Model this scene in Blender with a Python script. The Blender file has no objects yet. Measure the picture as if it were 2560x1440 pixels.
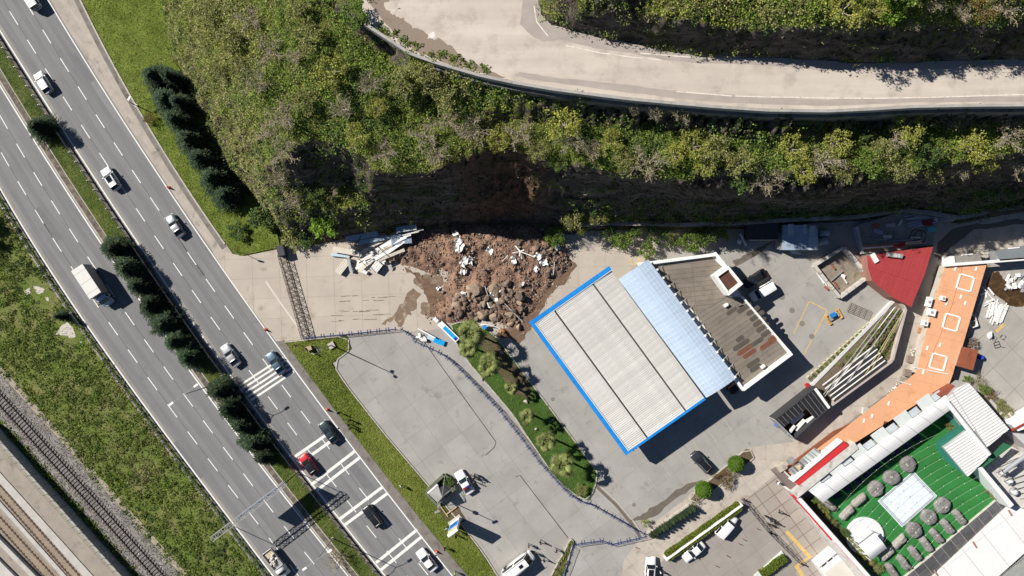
import bpy, bmesh, math, random
import numpy as np
from mathutils import Vector, Matrix, Quaternion
from mathutils.geometry import tessellate_polygon, delaunay_2d_cdt

SC = bpy.context.scene
COL = SC.collection
R = random.Random(7)
NR = np.random.RandomState(11)
rad = math.radians

# ------------------------------------------------------------------ camera, sky, sun, exposure
CAM_H = 126.0            # drone height above the highway, metres
PXM = 14.0               # photograph pixels per metre on the ground
cam = bpy.data.cameras.new('camera'); camo = bpy.data.objects.new('camera', cam); COL.objects.link(camo)
camo.location = (0, 0, CAM_H); camo.rotation_euler = (0, 0, 0)
cam.sensor_width = 36.0; cam.lens = 18.0 / ((1280 / PXM) / CAM_H); cam.clip_start = 1.0; cam.clip_end = 3000
SC.camera = camo

SUN_EL = rad(38.0); SUN_D = (0.906, -0.423)          # horizontal direction in which shadows fall
world = bpy.data.worlds.new('World'); SC.world = world; world.use_nodes = True
wn = world.node_tree; wn.nodes.clear()
sky = wn.nodes.new('ShaderNodeTexSky'); sky.sky_type = 'NISHITA'; sky.sun_disc = False
sky.sun_elevation = SUN_EL; sky.sun_rotation = math.atan2(-SUN_D[0], -SUN_D[1])
sky.altitude = 1500; sky.air_density = 0.8; sky.dust_density = 0.1; sky.ozone_density = 1.5
bg = wn.nodes.new('ShaderNodeBackground'); bg.inputs[1].default_value = 0.05
wo = wn.nodes.new('ShaderNodeOutputWorld')
wn.links.new(sky.outputs[0], bg.inputs[0]); wn.links.new(bg.outputs[0], wo.inputs[0])
sl = bpy.data.lights.new('sun', 'SUN'); sl.energy = 5.0; sl.angle = rad(0.5); sl.color = (1.0, 0.945, 0.86)
so = bpy.data.objects.new('sun', sl); COL.objects.link(so)
so.rotation_euler = Vector((SUN_D[0] * math.cos(SUN_EL), SUN_D[1] * math.cos(SUN_EL), -math.sin(SUN_EL))).to_track_quat('-Z', 'Y').to_euler()
so.location = (-60, 30, 90)
SC.view_settings.view_transform = 'Standard'; SC.view_settings.look = 'None'
SC.view_settings.gamma = 1.0; SC.view_settings.use_curve_mapping = False
SC.view_settings.exposure = 0.45
SC.render.engine = 'CYCLES'
SC.cycles.max_bounces = 5; SC.cycles.diffuse_bounces = 2; SC.cycles.glossy_bounces = 2; SC.cycles.transmission_bounces = 3
SC.cycles.transparent_max_bounces = 6
SC.cycles.use_denoising = True

# ------------------------------------------------------------------ coordinates
def P(px, py, z=0.0):
    """point of the place seen at photograph pixel px,py when it stands z metres above the highway"""
    k = (CAM_H - z) / CAM_H / PXM
    return Vector(((px - 1280) * k, (720 - py) * k, z))
def poly_px(pts, z=0.0):
    return [P(p[0], p[1], z) for p in pts]
def dir_px(dx, dy):
    v = Vector((dx, -dy, 0)); v.normalize(); return v
def ang_px(dx, dy):
    return math.atan2(-dy, dx)

# ------------------------------------------------------------------ materials
MATS = {}
def lin(c):
    return tuple(c[:3]) + (1.0,)
def mat(name, col, rough=0.85, var=0.18, scale=0.6, grain=0.10, gscale=14.0, bump=0.0, spec=0.25, metal=0.0, col2=None,
        rnd=0.0, streak=None, attr=None, isl=0.0, trans=0.0, stain=None):
    if name in MATS: return MATS[name]
    m = bpy.data.materials.new(name); m.use_nodes = True; MATS[name] = m
    nt = m.node_tree; N = nt.nodes; L = nt.links
    b = N['Principled BSDF']; b.inputs['Roughness'].default_value = rough; b.inputs['Metallic'].default_value = metal
    b.inputs['Specular IOR Level'].default_value = spec
    tc = N.new('ShaderNodeTexCoord')
    def noise(sc, det=5, vec=None, r=0.6):
        n = N.new('ShaderNodeTexNoise'); n.inputs['Scale'].default_value = sc; n.inputs['Detail'].default_value = det
        n.inputs['Roughness'].default_value = r; L.new(vec or tc.outputs['Object'], n.inputs['Vector']); return n.outputs['Fac']
    def ramp(fac, lo, hi, c0, c1):
        r = N.new('ShaderNodeMapRange'); r.inputs[1].default_value = lo; r.inputs[2].default_value = hi
        r.inputs[3].default_value = c0; r.inputs[4].default_value = c1; L.new(fac, r.inputs[0]); return r.outputs[0]
    def mix(fac, a, bb, mode='MIX'):
        x = N.new('ShaderNodeMix'); x.data_type = 'RGBA'; x.blend_type = mode
        for s, v in ((0, fac), (6, a), (7, bb)):
            if hasattr(v, 'links'): L.new(v, x.inputs[s])
            elif s == 0: x.inputs[0].default_value = v
            else: x.inputs[s].default_value = lin(v)
        return x.outputs[2]
    def scalecol(c, fac):
        x = N.new('ShaderNodeVectorMath'); x.operation = 'SCALE'; L.new(c, x.inputs[0])
        if hasattr(fac, 'links'): L.new(fac, x.inputs[3])
        else: x.inputs[3].default_value = fac
        return x.outputs[0]
    if attr:
        a = N.new('ShaderNodeAttribute'); a.attribute_name = attr; base = a.outputs['Color']
    else:
        rgb = N.new('ShaderNodeRGB'); rgb.outputs[0].default_value = lin(col); base = rgb.outputs[0]
    n1 = noise(scale)
    if col2 is not None:
        base = mix(ramp(n1, 0.38, 0.62, 0, 1), base, col2)
    if stain is not None:   # (colour, scale, low, high)
        ns = noise(stain[1], 8, None, 0.65)
        base = mix(ramp(ns, stain[2], stain[3], 0, 1), base, stain[0])
    if var:
        base = scalecol(base, ramp(n1, 0.25, 0.75, 1 - var, 1 + var))
    g = None
    if grain or bump:
        g = noise(gscale, 3)
        base = scalecol(base, ramp(g, 0.25, 0.75, 1 - grain, 1 + grain))
    if streak:              # (angle, long scale, cross scale, strength)
        mp = N.new('ShaderNodeMapping'); mp.inputs['Rotation'].default_value = (0, 0, -streak[0]); mp.vector_type = 'TEXTURE'
        mp.inputs['Rotation'].default_value = (0, 0, streak[0]); mp.inputs['Scale'].default_value = (1 / streak[1], 1 / streak[2], 1)
        L.new(tc.outputs['Object'], mp.inputs['Vector'])
        base = scalecol(base, ramp(noise(1.0, 4, mp.outputs[0]), 0.25, 0.75, 1 - streak[3], 1 + streak[3]))
    if rnd:
        oi = N.new('ShaderNodeObjectInfo'); base = scalecol(base, ramp(oi.outputs['Random'], 0, 1, 1 - rnd, 1 + rnd))
    if isl:
        ge = N.new('ShaderNodeNewGeometry'); base = scalecol(base, ramp(ge.outputs['Random Per Island'], 0, 1, 1 - isl, 1 + isl))
    L.new(base, b.inputs['Base Color'])
    if bump:
        bn = N.new('ShaderNodeBump'); bn.inputs['Strength'].default_value = bump; bn.inputs['Distance'].default_value = 0.05
        L.new(g, bn.inputs['Height']); L.new(bn.outputs[0], b.inputs['Normal'])
    if trans:               # thin leaves pass some light
        tr = N.new('ShaderNodeBsdfTranslucent'); L.new(base, tr.inputs[0])
        ms = N.new('ShaderNodeMixShader'); ms.inputs[0].default_value = trans
        L.new(b.outputs[0], ms.inputs[1]); L.new(tr.outputs[0], ms.inputs[2]); L.new(ms.outputs[0], N['Material Output'].inputs[0])
    return m

# ------------------------------------------------------------------ mesh builder
class MB:
    def __init__(s): s.v = []; s.f = []; s.m = []
    def add(s, vs, fs, mi=0):
        o = len(s.v); s.v.extend([tuple(v) for v in vs])
        for f in fs: s.f.append(tuple(o + i for i in f)); s.m.append(mi)
        return s
    def box(s, c, d, rz=0.0, mi=0, tilt=None):
        x, y, z = d[0] / 2, d[1] / 2, d[2] / 2
        vs = [Vector((a, b, e)) for e in (-z, z) for a, b in ((-x, -y), (x, -y), (x, y), (-x, y))]
        M = Matrix.Rotation(rz, 3, 'Z')
        if tilt is not None: M = M @ tilt
        vs = [M @ v + Vector(c) for v in vs]
        return s.add(vs, [(3, 2, 1, 0), (4, 5, 6, 7), (0, 1, 5, 4), (1, 2, 6, 5), (2, 3, 7, 6), (3, 0, 4, 7)], mi)
    def beam(s, a, b, w, h, mi=0):
        """rectangular bar from a to b, w across, h in the upright direction"""
        a = Vector(a); b = Vector(b); d = b - a
        if d.length < 1e-6: return s
        d.normalize(); up = Vector((0, 0, 1)) if abs(d.z) < 0.95 else Vector((1, 0, 0))
        sx = d.cross(up).normalized(); up = sx.cross(d).normalized()
        vs = [p + sx * i * w / 2 + up * j * h / 2 for p in (a, b) for i, j in ((-1, -1), (1, -1), (1, 1), (-1, 1))]
        return s.add(vs, [(0, 1, 2, 3), (7, 6, 5, 4), (4, 5, 1, 0), (5, 6, 2, 1), (6, 7, 3, 2), (7, 4, 0, 3)], mi)
    def tube(s, pts, rs, n=6, mi=0, cap=True):
        pts = [Vector(p) for p in pts]
        if not hasattr(rs, '__len__'): rs = [rs] * len(pts)
        vs = []; fs = []
        for i, p in enumerate(pts):
            d = (pts[min(i + 1, len(pts) - 1)] - pts[max(i - 1, 0)])
            d = d.normalized() if d.length > 1e-9 else Vector((0, 0, 1))
            u = d.cross(Vector((0, 0, 1)) if abs(d.z) < 0.9 else Vector((1, 0, 0))).normalized(); w = u.cross(d)
            for k in range(n):
                t = 2 * math.pi * k / n; vs.append(p + (u * math.cos(t) + w * math.sin(t)) * rs[i])
        for i in range(len(pts) - 1):
            for k in range(n):
                a = i * n + k; b = i * n + (k + 1) % n; fs.append((a, b, b + n, a + n))
        if cap: fs.append(tuple(range(n - 1, -1, -1))); fs.append(tuple((len(pts) - 1) * n + k for k in range(n)))
        return s.add(vs, fs, mi)
    def prism(s, pts, z0, z1, mi=0, mi_side=None):
        """upright prism over a (possibly concave) outline"""
        pts = [Vector((p[0], p[1], 0)) for p in pts]; n = len(pts)
        ar = sum(pts[i].x * pts[(i + 1) % n].y - pts[(i + 1) % n].x * pts[i].y for i in range(n))
        if ar < 0: pts.reverse()
        tri = tessellate_polygon([pts]); top = []
        for t in tri:
            a, b, c = [pts[i] for i in t]
            cr = (b - a).cross(c - a).z
            top.append(tuple(t) if cr > 0 else tuple(reversed(t)))
        s.add([(p.x, p.y, z1) for p in pts], top, mi)
        if z0 is not None:
            s.add([(p.x, p.y, z0) for p in pts] + [(p.x, p.y, z1) for p in pts],
                  [(i, (i + 1) % n, n + (i + 1) % n, n + i) for i in range(n)], mi if mi_side is None else mi_side)
        return s
    def disc(s, c, r, z0, z1, n=20, mi=0, ry=None):
        return s.prism([(c[0] + r * math.cos(2 * math.pi * k / n), c[1] + (ry or r) * math.sin(2 * math.pi * k / n)) for k in range(n)], z0, z1, mi)
    def build(s, name, mats, parent=None, local=False, smooth=False, origin=None):
        me = bpy.data.meshes.new(name)
        off = Vector((0, 0, 0))
        if parent is not None and not local: off = wpos(parent)
        elif origin is not None: off = Vector(origin)
        elif parent is None and origin is None: off = Vector((0, 0, 0))
        vs = [(v[0] - off.x, v[1] - off.y, v[2] - off.z) for v in s.v] if off.length > 0 else s.v
        me.from_pydata(vs, [], s.f)
        mats = mats if isinstance(mats, (list, tuple)) else [mats]
        for m in mats: me.materials.append(m)
        if len(mats) > 1: me.polygons.foreach_set('material_index', s.m)
        if smooth: me.polygons.foreach_set('use_smooth', [True] * len(me.polygons))
        me.update()
        return link(name, me, parent, off if (parent is None and origin is not None) else None)
def link(name, me, parent=None, loc=None):
    o = bpy.data.objects.new(name, me); COL.objects.link(o)
    if parent is not None: o.parent = parent
    if loc is not None: o.location = loc
    return o
def wpos(o):
    p = Vector((0, 0, 0))
    while o is not None: p = p + Vector(o.location); o = o.parent
    return p
def tag(o, label, cat, group=None, kind=None):
    o['label'] = label; o['category'] = cat
    if group: o['group'] = group
    if kind: o['kind'] = kind
    return o
def thing(name, label, cat, loc=(0, 0, 0), rz=0.0, group=None):
    o = bpy.data.objects.new(name, None); COL.objects.link(o); o.empty_display_size = 0.3
    o.location = loc; o.rotation_euler = (0, 0, rz)
    return tag(o, label, cat, group)
def struct(o, label=None):
    o['kind'] = 'structure'
    if label: o['label'] = label
    return o
def copy_tree(o, parent=None):
    c = o.copy(); COL.objects.link(c); c.parent = parent
    for ch in o.children: copy_tree(ch, c)
    return c
def sheet(name, pts, z, m, parent=None, z0=None):
    return MB().prism(poly_px(pts), z0, z).build(name, m, parent)
def ribbon_pts(pts, w):
    """outline of a strip of width w along world points"""
    pts = [Vector((p[0], p[1], 0)) for p in pts]; L_ = []; R_ = []
    for i, p in enumerate(pts):
        d = pts[min(i + 1, len(pts) - 1)] - pts[max(i - 1, 0)]; d.normalize(); n = Vector((-d.y, d.x, 0))
        L_.append(p + n * w / 2); R_.append(p - n * w / 2)
    return L_, R_
def ribbon(mb, pts, w, z0, z1, mi=0):
    """solid strip (closed box section) along world points; z0 None gives a flat sheet"""
    a, b = ribbon_pts(pts, w); n = len(a)
    vs = [(p.x, p.y, z1) for p in a] + [(p.x, p.y, z1) for p in b]
    fs = [(i, n + i, n + i + 1, i + 1) for i in range(n - 1)]
    if z0 is not None:
        vs += [(p.x, p.y, z0) for p in a] + [(p.x, p.y, z0) for p in b]
        for i in range(n - 1):
            fs += [(i, i + 1, 2 * n + i + 1, 2 * n + i), (n + i + 1, n + i, 3 * n + i, 3 * n + i + 1)]
        fs += [(0, 2 * n, 3 * n, n), (n - 1, 2 * n - 1, 4 * n - 1, 3 * n - 1)]
    mb.add(vs, fs, mi); return mb
def clip_poly(poly, a, b):
    """keep the part of a 2-D polygon on the left of the line a->b"""
    out = []; n = len(poly)
    def side(p): return (b[0] - a[0]) * (p[1] - a[1]) - (b[1] - a[1]) * (p[0] - a[0])
    for i in range(n):
        p = poly[i]; q = poly[(i + 1) % n]; sp = side(p); sq = side(q)
        if sp >= 0: out.append(p)
        if sp * sq < 0:
            t = sp / (sp - sq); out.append((p[0] + (q[0] - p[0]) * t, p[1] + (q[1] - p[1]) * t))
    return out
def area2(p):
    return 0.5 * sum(p[i][0] * p[(i + 1) % len(p)][1] - p[(i + 1) % len(p)][0] * p[i][1] for i in range(len(p)))
def slabs(parent, name, pts, angle, su, sv, z, m, gap=0.03, z0=None, origin=None, amin=0.15):
    """cast slabs: the outline cut along a grid, each slab an object of its own with an open joint round it"""
    pts = [(p[0], p[1]) for p in pts]
    if area2(pts) < 0: pts.reverse()
    ca, sa = math.cos(angle), math.sin(angle); ox, oy = origin or pts[0]
    uv = [((x - ox) * ca + (y - oy) * sa, -(x - ox) * sa + (y - oy) * ca) for x, y in pts]
    u0 = math.floor(min(u for u, v in uv) / su); u1 = math.ceil(max(u for u, v in uv) / su)
    v0 = math.floor(min(v for u, v in uv) / sv); v1 = math.ceil(max(v for u, v in uv) / sv); out = []
    for i in range(u0, u1):
        for j in range(v0, v1):
            a0, a1, b0, b1 = i * su + gap / 2, (i + 1) * su - gap / 2, j * sv + gap / 2, (j + 1) * sv - gap / 2
            q = uv
            for a, b in (((a0, b0), (a1, b0)), ((a1, b0), (a1, b1)), ((a1, b1), (a0, b1)), ((a0, b1), (a0, b0))):
                q = clip_poly(q, a, b)
                if len(q) < 3: break
            if len(q) < 3: continue
            r = []
            for p in q:
                if not r or (abs(p[0] - r[-1][0]) + abs(p[1] - r[-1][1])) > 1e-4: r.append(p)
            if len(r) < 3 or abs(area2(r)) < amin: continue
            w = [(ox + u * ca - v * sa, oy + u * sa + v * ca) for u, v in r]
            out.append(MB().prism(w, z0 if z0 is not None else z - 0.02, z + R.uniform(-0.002, 0.002)).build(name, m, parent))
    return out
def ordinal(i):
    W = ['first', 'second', 'third', 'fourth', 'fifth', 'sixth', 'seventh', 'eighth', 'ninth', 'tenth', 'eleventh', 'twelfth',
         'thirteenth', 'fourteenth', 'fifteenth', 'sixteenth', 'seventeenth', 'eighteenth', 'nineteenth', 'twentieth']
    T = {20: 'twenty', 30: 'thirty', 40: 'forty', 50: 'fifty', 60: 'sixty', 70: 'seventy', 80: 'eighty', 90: 'ninety'}
    U = {20: 'twentieth', 30: 'thirtieth', 40: 'fortieth', 50: 'fiftieth', 60: 'sixtieth', 70: 'seventieth', 80: 'eightieth', 90: 'ninetieth'}
    i += 1
    if i <= 20: return W[i - 1]
    if i % 10 == 0: return U.get(i, str(i) + 'th')
    return T[i // 10 * 10] + '-' + W[i % 10 - 1]
def inside(px, py, poly):
    """numpy even-odd test, poly as list of (x,y)"""
    c = np.zeros(np.shape(px), bool); n = len(poly)
    for i in range(n):
        x0, y0 = poly[i][0], poly[i][1]; x1, y1 = poly[(i + 1) % n][0], poly[(i + 1) % n][1]
        if y0 == y1: continue
        cond = ((y0 > py) != (y1 > py)) & (px < (x1 - x0) * (py - y0) / (y1 - y0) + x0)
        c ^= cond
    return c
def scatter_px(poly, n):
    """n random ground points (world xy) inside an outline given in world xy"""
    xs = [p[0] for p in poly]; ys = [p[1] for p in poly]; out = np.zeros((0, 2))
    while len(out) < n:
        q = np.stack([NR.uniform(min(xs), max(xs), n * 2), NR.uniform(min(ys), max(ys), n * 2)], 1)
        out = np.concatenate([out, q[inside(q[:, 0], q[:, 1], poly)]])
    return out[:n]
def quads_mesh(name, V, cols=None, m=None, tri=False):
    """mesh of loose quads (N,4,3) with one colour per quad"""
    k = V.shape[1]; n = len(V); me = bpy.data.meshes.new(name)
    me.vertices.add(n * k); me.vertices.foreach_set('co', np.ascontiguousarray(V, dtype=np.float32).ravel())
    me.loops.add(n * k); me.loops.foreach_set('vertex_index', np.arange(n * k, dtype=np.int32))
    me.polygons.add(n); me.polygons.foreach_set('loop_start', np.arange(0, n * k, k, dtype=np.int32))
    me.update(calc_edges=True)
    if cols is not None:
        a = me.color_attributes.new('tint', 'FLOAT_COLOR', 'CORNER')
        c4 = np.ones((n, k, 4), np.float32); c4[:, :, :3] = cols[:, None, :]; a.data.foreach_set('color', c4.ravel())
    if m: me.materials.append(m)
    return me
def leaf_quads(C, size, up=0.5, jitter=0.5, aspect=0.6):
    """random leaf faces centred on C (N,3); up biases their normals skyward"""
    n = len(C); nrm = NR.normal(size=(n, 3)); nrm /= np.linalg.norm(nrm, axis=1)[:, None] + 1e-9
    nrm[:, 2] = np.abs(nrm[:, 2]) * (1 + up) + up; nrm /= np.linalg.norm(nrm, axis=1)[:, None]
    t = NR.normal(size=(n, 3)); t -= (t * nrm).sum(1)[:, None] * nrm; t /= np.linalg.norm(t, axis=1)[:, None] + 1e-9
    b = np.cross(nrm, t); s = size * NR.uniform(1 - jitter, 1 + jitter, n)[:, None]
    return np.stack([C - t * s, C - b * s * aspect, C + t * s, C + b * s * aspect], 1)
# ------------------------------------------------------------------ material palette of the setting
ROAD_A = ang_px(0.6, 0.8)
m_soil = mat('soil', (0.115, 0.085, 0.055), 0.95, 0.3, 0.5, 0.3, 9, 0.6)
m_grassbase = mat('grass_base', (0.060, 0.095, 0.018), 0.95, 0.30, 0.35, 0.35, 7, 0.8, col2=(0.10, 0.115, 0.028), stain=((0.11, 0.09, 0.05), 0.5, 0.60, 0.72))
m_asphalt = mat('asphalt', (0.200, 0.200, 0.203), 0.88, 0.07, 0.12, 0.09, 30, 0.15, streak=(ROAD_A, 0.02, 0.75, 0.17), stain=((0.165, 0.165, 0.168), 0.6, 0.58, 0.72))
m_shoulder = mat('shoulder_concrete', (0.40, 0.355, 0.31), 0.92, 0.16, 0.7, 0.12, 16, 0.25, streak=(ROAD_A, 0.06, 0.8, 0.14), stain=((0.24, 0.21, 0.18), 0.45, 0.55, 0.68))
m_verge = mat('dusty_asphalt', (0.20, 0.185, 0.165), 0.95, 0.2, 0.8, 0.15, 16, 0.3, stain=((0.12, 0.10, 0.08), 0.6, 0.52, 0.66))
m_paint = mat('white_road_paint', (0.74, 0.73, 0.70), 0.75, 0.10, 2.0, 0.12, 18, 0, stain=((0.36, 0.355, 0.35), 3.0, 0.60, 0.74))
m_kerb = mat('kerb_stone', (0.44, 0.41, 0.36), 0.9, 0.2, 1.6, 0.14, 12, 0.2)
m_beige = mat('beige_concrete', (0.445, 0.395, 0.34), 0.92, 0.10, 0.25, 0.07, 18, 0.12, rnd=0.03, stain=((0.27, 0.195, 0.135), 0.24, 0.57, 0.75))
m_grey = mat('grey_concrete', (0.330, 0.318, 0.298), 0.9, 0.14, 0.22, 0.07, 20, 0.12, rnd=0.045, stain=((0.22, 0.21, 0.195), 0.35, 0.58, 0.72))
m_joint = mat('slab_joint', (0.265, 0.24, 0.215), 0.95, 0.2, 1.0, 0.2, 12)
m_warm = mat('dusty_concrete', (0.44, 0.395, 0.345), 0.92, 0.14, 0.5, 0.08, 18, 0.15, rnd=0.06, stain=((0.27, 0.235, 0.20), 0.6, 0.56, 0.7))
m_yellowpaint = mat('yellow_paint', (0.62, 0.42, 0.14), 0.8, 0.15, 2, 0.15, 12, stain=((0.34, 0.31, 0.27), 2.5, 0.55, 0.7))

# ------------------------------------------------------------------ road lines (photograph rows -> column), smooth fits
def fit(pts, deg=3):
    a = np.array(pts, float); return np.poly1d(np.polyfit(a[:, 1], a[:, 0], deg))
RE = fit([(120, 0), (342, 360), (420, 467), (507, 600), (587, 720), (640, 790), (735, 927), (853, 1080), (960, 1220), (1050, 1337), (1130, 1440)])
RM = fit([(-1, 75), (200, 390), (330, 585), (587, 952), (742, 1165), (850, 1295), (962, 1440)])
LM = fit([(0, 215), (92, 360), (175, 495), (250, 602), (295, 670), (345, 745), (390, 810), (475, 927), (520, 990), (645, 1162), (745, 1277), (860, 1430)])
LE = fit([(0, 472), (155, 715), (220, 820), (315, 955), (410, 1078), (575, 1300), (640, 1378), (680, 1440)])
YS = np.arange(-160, 1621, 40)
def line_pts(f, off=0.0, ys=YS, z=0.0):
    return [P(f(y) + off, y, z) for y in ys]

# ------------------------------------------------------------------ base ground
MB().prism([(-700, -700), (700, -700), (700, 700), (-700, 700)], None, -0.12).build('ground', m_grassbase)
struct(bpy.data.objects['ground'], 'wide ground sheet of grass and soil')

def between(f, fo, g, go, ys=YS):
    return [P(f(y) + fo, y) for y in ys] + [P(g(y) + go, y) for y in reversed(ys)]
carr = []
for nm, f, g, lab in (('carriageway', RM, RE, 'grey asphalt carriageway beside the hillside, traffic driving to the upper edge'),
                      ('carriageway', LE, LM, 'grey asphalt carriageway beside the railway, traffic driving to the lower edge')):
    o = MB().prism(between(f, -9, g, 7), -0.1, 0.0).build(nm, m_asphalt); struct(o, lab); carr.append(o)
def paint(pts, w, parent, name, z=0.008, m=None):
    return ribbon(MB(), pts, w, None, z).build(name, m or m_paint, parent)
for f, par, w in ((RE, carr[0], 0.20), (RM, carr[0], 0.22), (LM, carr[1], 0.22), (LE, carr[1], 0.22)):
    paint(line_pts(f), w, par, 'edge_line')
def dashes(f, g, t, anchors, par, kr):
    k = np.array([a[0] for a in anchors], float); y = np.array([a[1] for a in anchors], float); q = np.poly1d(np.polyfit(k, y, 2))
    for i in range(kr[0], kr[1]):
        y0 = q(i); y1 = y0 + 0.48 * (q(i + 1) - y0); ys = np.linspace(y0, y1, 3)
        paint([P(f(v) + (g(v) - f(v)) * t, v) for v in ys], 0.16, par, 'lane_dash', 0.009)
dashes(RM, RE, 0.325, [(0, 27), (1, 100), (2, 171), (3, 242), (4, 312), (5, 382), (7, 521), (8, 589), (9, 659), (10, 725), (11, 792), (13, 925), (14, 991), (15, 1056), (18, 1251), (19, 1314)], carr[0], (-2, 23))
dashes(RM, RE, 0.65, [(0, 73), (1, 147), (2, 216), (3, 284), (5, 427), (6, 495), (8, 631), (9, 697), (10, 762), (11, 830), (13, 962), (14, 1027), (17, 1219), (18, 1284)], carr[0], (-2, 22))
dashes(LE, LM, 0.34, [(0, 382), (1, 452), (2, 525), (3, 595), (4, 664), (6, 806), (7, 875), (8, 944), (9, 1012), (11, 1144), (12, 1210), (13, 1280), (14, 1346)], carr[1], (-2, 17))
dashes(LE, LM, 0.675, [(0, 360), (1, 429), (2, 501), (3, 574), (4, 641), (6, 780), (7, 847), (8, 916), (9, 986), (10, 1051), (11, 1119), (12, 1181), (13, 1250), (14, 1315), (15, 1380)], carr[1], (-5, 17))
RUM = [((600, 963), (708, 893)), ((606, 972), (714, 902)), ((613, 982), (721, 911)), ((620, 991), (728, 920)), ((627, 1001), (735, 929))]
for f_, g_, t_, c_ in ((RM, RE, .325, 0), (RM, RE, .65, 0), (LE, LM, .34, 1), (LE, LM, .675, 1)):
    ribbon(MB(), [P(f_(y) + (g_(y) - f_(y)) * t_ + 1.2, y) for y in YS], 0.09, None, 0.005).build('asphalt_seam', mat('seam_tar', (.115, .115, .115), .9, .2, 2), carr[c_])
m_oil = mat('lane_oil', (.180, .180, .182), .85, .08, .3, .09, 26, .1, streak=(ROAD_A, .05, 1.2, .10)); m_dusty = mat('dusty_edge', (.27, .255, .235), .92, .12, .4, .09, 24, .1, streak=(ROAD_A, .05, 1.4, .12))
for f_, g_, c_ in ((RM, RE, 0), (LE, LM, 1)):
    for t_ in (.16, .49, .83): ribbon(MB(), [P(f_(y) + (g_(y) - f_(y)) * t_, y) for y in YS], .85, None, .003).build('oil_track', m_oil, carr[c_])
    ribbon(MB(), [P(f_(y) + (g_(y) - f_(y)) * .03, y) for y in YS], .7, None, .0035).build('dusty_edge', m_dusty, carr[c_])
for c_, x, y, l, w in ((0, 205, 170, 6, 1.3), (0, 470, 640, 9, 1.1), (1, 120, 560, 7, 1.4), (1, 470, 1150, 8, 1.2), (0, 900, 1190, 5, 1.5)): MB().box((0, 0, 0), (l, w, .001), ROAD_A).build('asphalt_patch', mat('tar_patch', (.165, .165, .17), .9, .1, 1, .1, 20, .1), carr[c_]).location = P(x, y, .0045)
for a, b in RUM: paint([P(*a), P(*b)], 0.36, carr[0], 'rumble_bar', 0.007)
for a, b in (((738, 1141), (822, 1083)), ((747, 1160), (834, 1098)), ((778, 1212), (887, 1128)), ((791, 1227), (899, 1144)), ((849, 1298), (957, 1217)), ((861, 1313), (969, 1233)), ((940, 1407), (1043, 1324)), ((952, 1425), (1055, 1341))):
    paint([P(*a), P(*b)], 0.52, carr[0], 'rumble_bar', 0.007)

# hard shoulder with its kerb, and the dusty strip further down
KERB_T = fit([(202, 0), (275, 150), (397, 360), (490, 500), (575, 630)], 2)
ys1 = np.arange(-160, 660, 40)
sh = MB().prism(between(RE, 6, KERB_T, 2, ys1), -0.1, 0.02).build('hard_shoulder', m_shoulder); struct(sh, 'pale worn concrete shoulder beside the carriageway')
ribbon(MB(), line_pts(KERB_T, -8, np.arange(-160, 632, 30)), 1.0, None, 0.028).build('gutter', m_verge, sh)
def kerbs(fpts, w, z1, name, par, step=2.0, m=None):
    """kerb laid as separate stones"""
    pts = [Vector((p[0], p[1], 0)) for p in fpts]
    acc = [0]
    for a, b in zip(pts, pts[1:]): acc.append(acc[-1] + (b - a).length)
    def at(s):
        i = max(0, min(len(pts) - 2, int(np.searchsorted(acc, s) - 1))); t = (s - acc[i]) / max(acc[i + 1] - acc[i], 1e-6); return pts[i].lerp(pts[i + 1], t)
    s = 0
    while s < acc[-1] - 0.3:
        e = min(s + step - 0.04, acc[-1]); ribbon(MB(), [at(s), at(e)], w, -0.1, z1 + R.uniform(-0.01, 0.01)).build(name, m or m_kerb, par); s += step
kerbs(line_pts(KERB_T, 0, np.arange(-20, 632, 30)), 0.28, 0.14, 'kerb_stone', sh, 3.0)
VS = fit([(705, 850), (783, 960), (868, 1070), (960, 1190), (1060, 1310), (1130, 1400), (1165, 1440)], 2)
ys2 = np.arange(846, 1621, 40)
o = MB().prism(between(RE, 6, VS, 3, ys2), -0.1, 0.012).build('road_verge', m_verge); struct(o, 'dusty strip between carriageway edge line and lawn')
kerbs(line_pts(VS, 3, np.arange(850, 1500, 30)), 0.22, 0.12, 'kerb_stone', o, 3.0, m_verge)

# ------------------------------------------------------------------ central reservation
med = MB().prism(between(LM, 7, RM, -10), -0.1, 0.13).build('median_strip', m_grassbase); struct(med, 'grassy median strip between the two carriageways')
m_gutter = mat('median_gutter', (0.115, 0.095, 0.075), 0.95, 0.3, 1.2, 0.3, 9, 0.6, col2=(0.17, 0.15, 0.12))
ribbon(MB(), line_pts(LM, 17), 0.95, None, 0.142).build('gutter_soil', m_gutter, med)
kerbs(line_pts(LM, 8, np.arange(-20, 1500, 30)), 0.24, 0.17, 'kerb_stone', med, 3.0)
kerbs(line_pts(LM, 27, np.arange(-20, 1500, 30)), 0.14, 0.18, 'kerb_stone', med, 3.0)
ribbon(MB(), line_pts(RM, -14), 0.55, None, 0.144).build('guardrail_bed', m_gutter, med)

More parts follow.
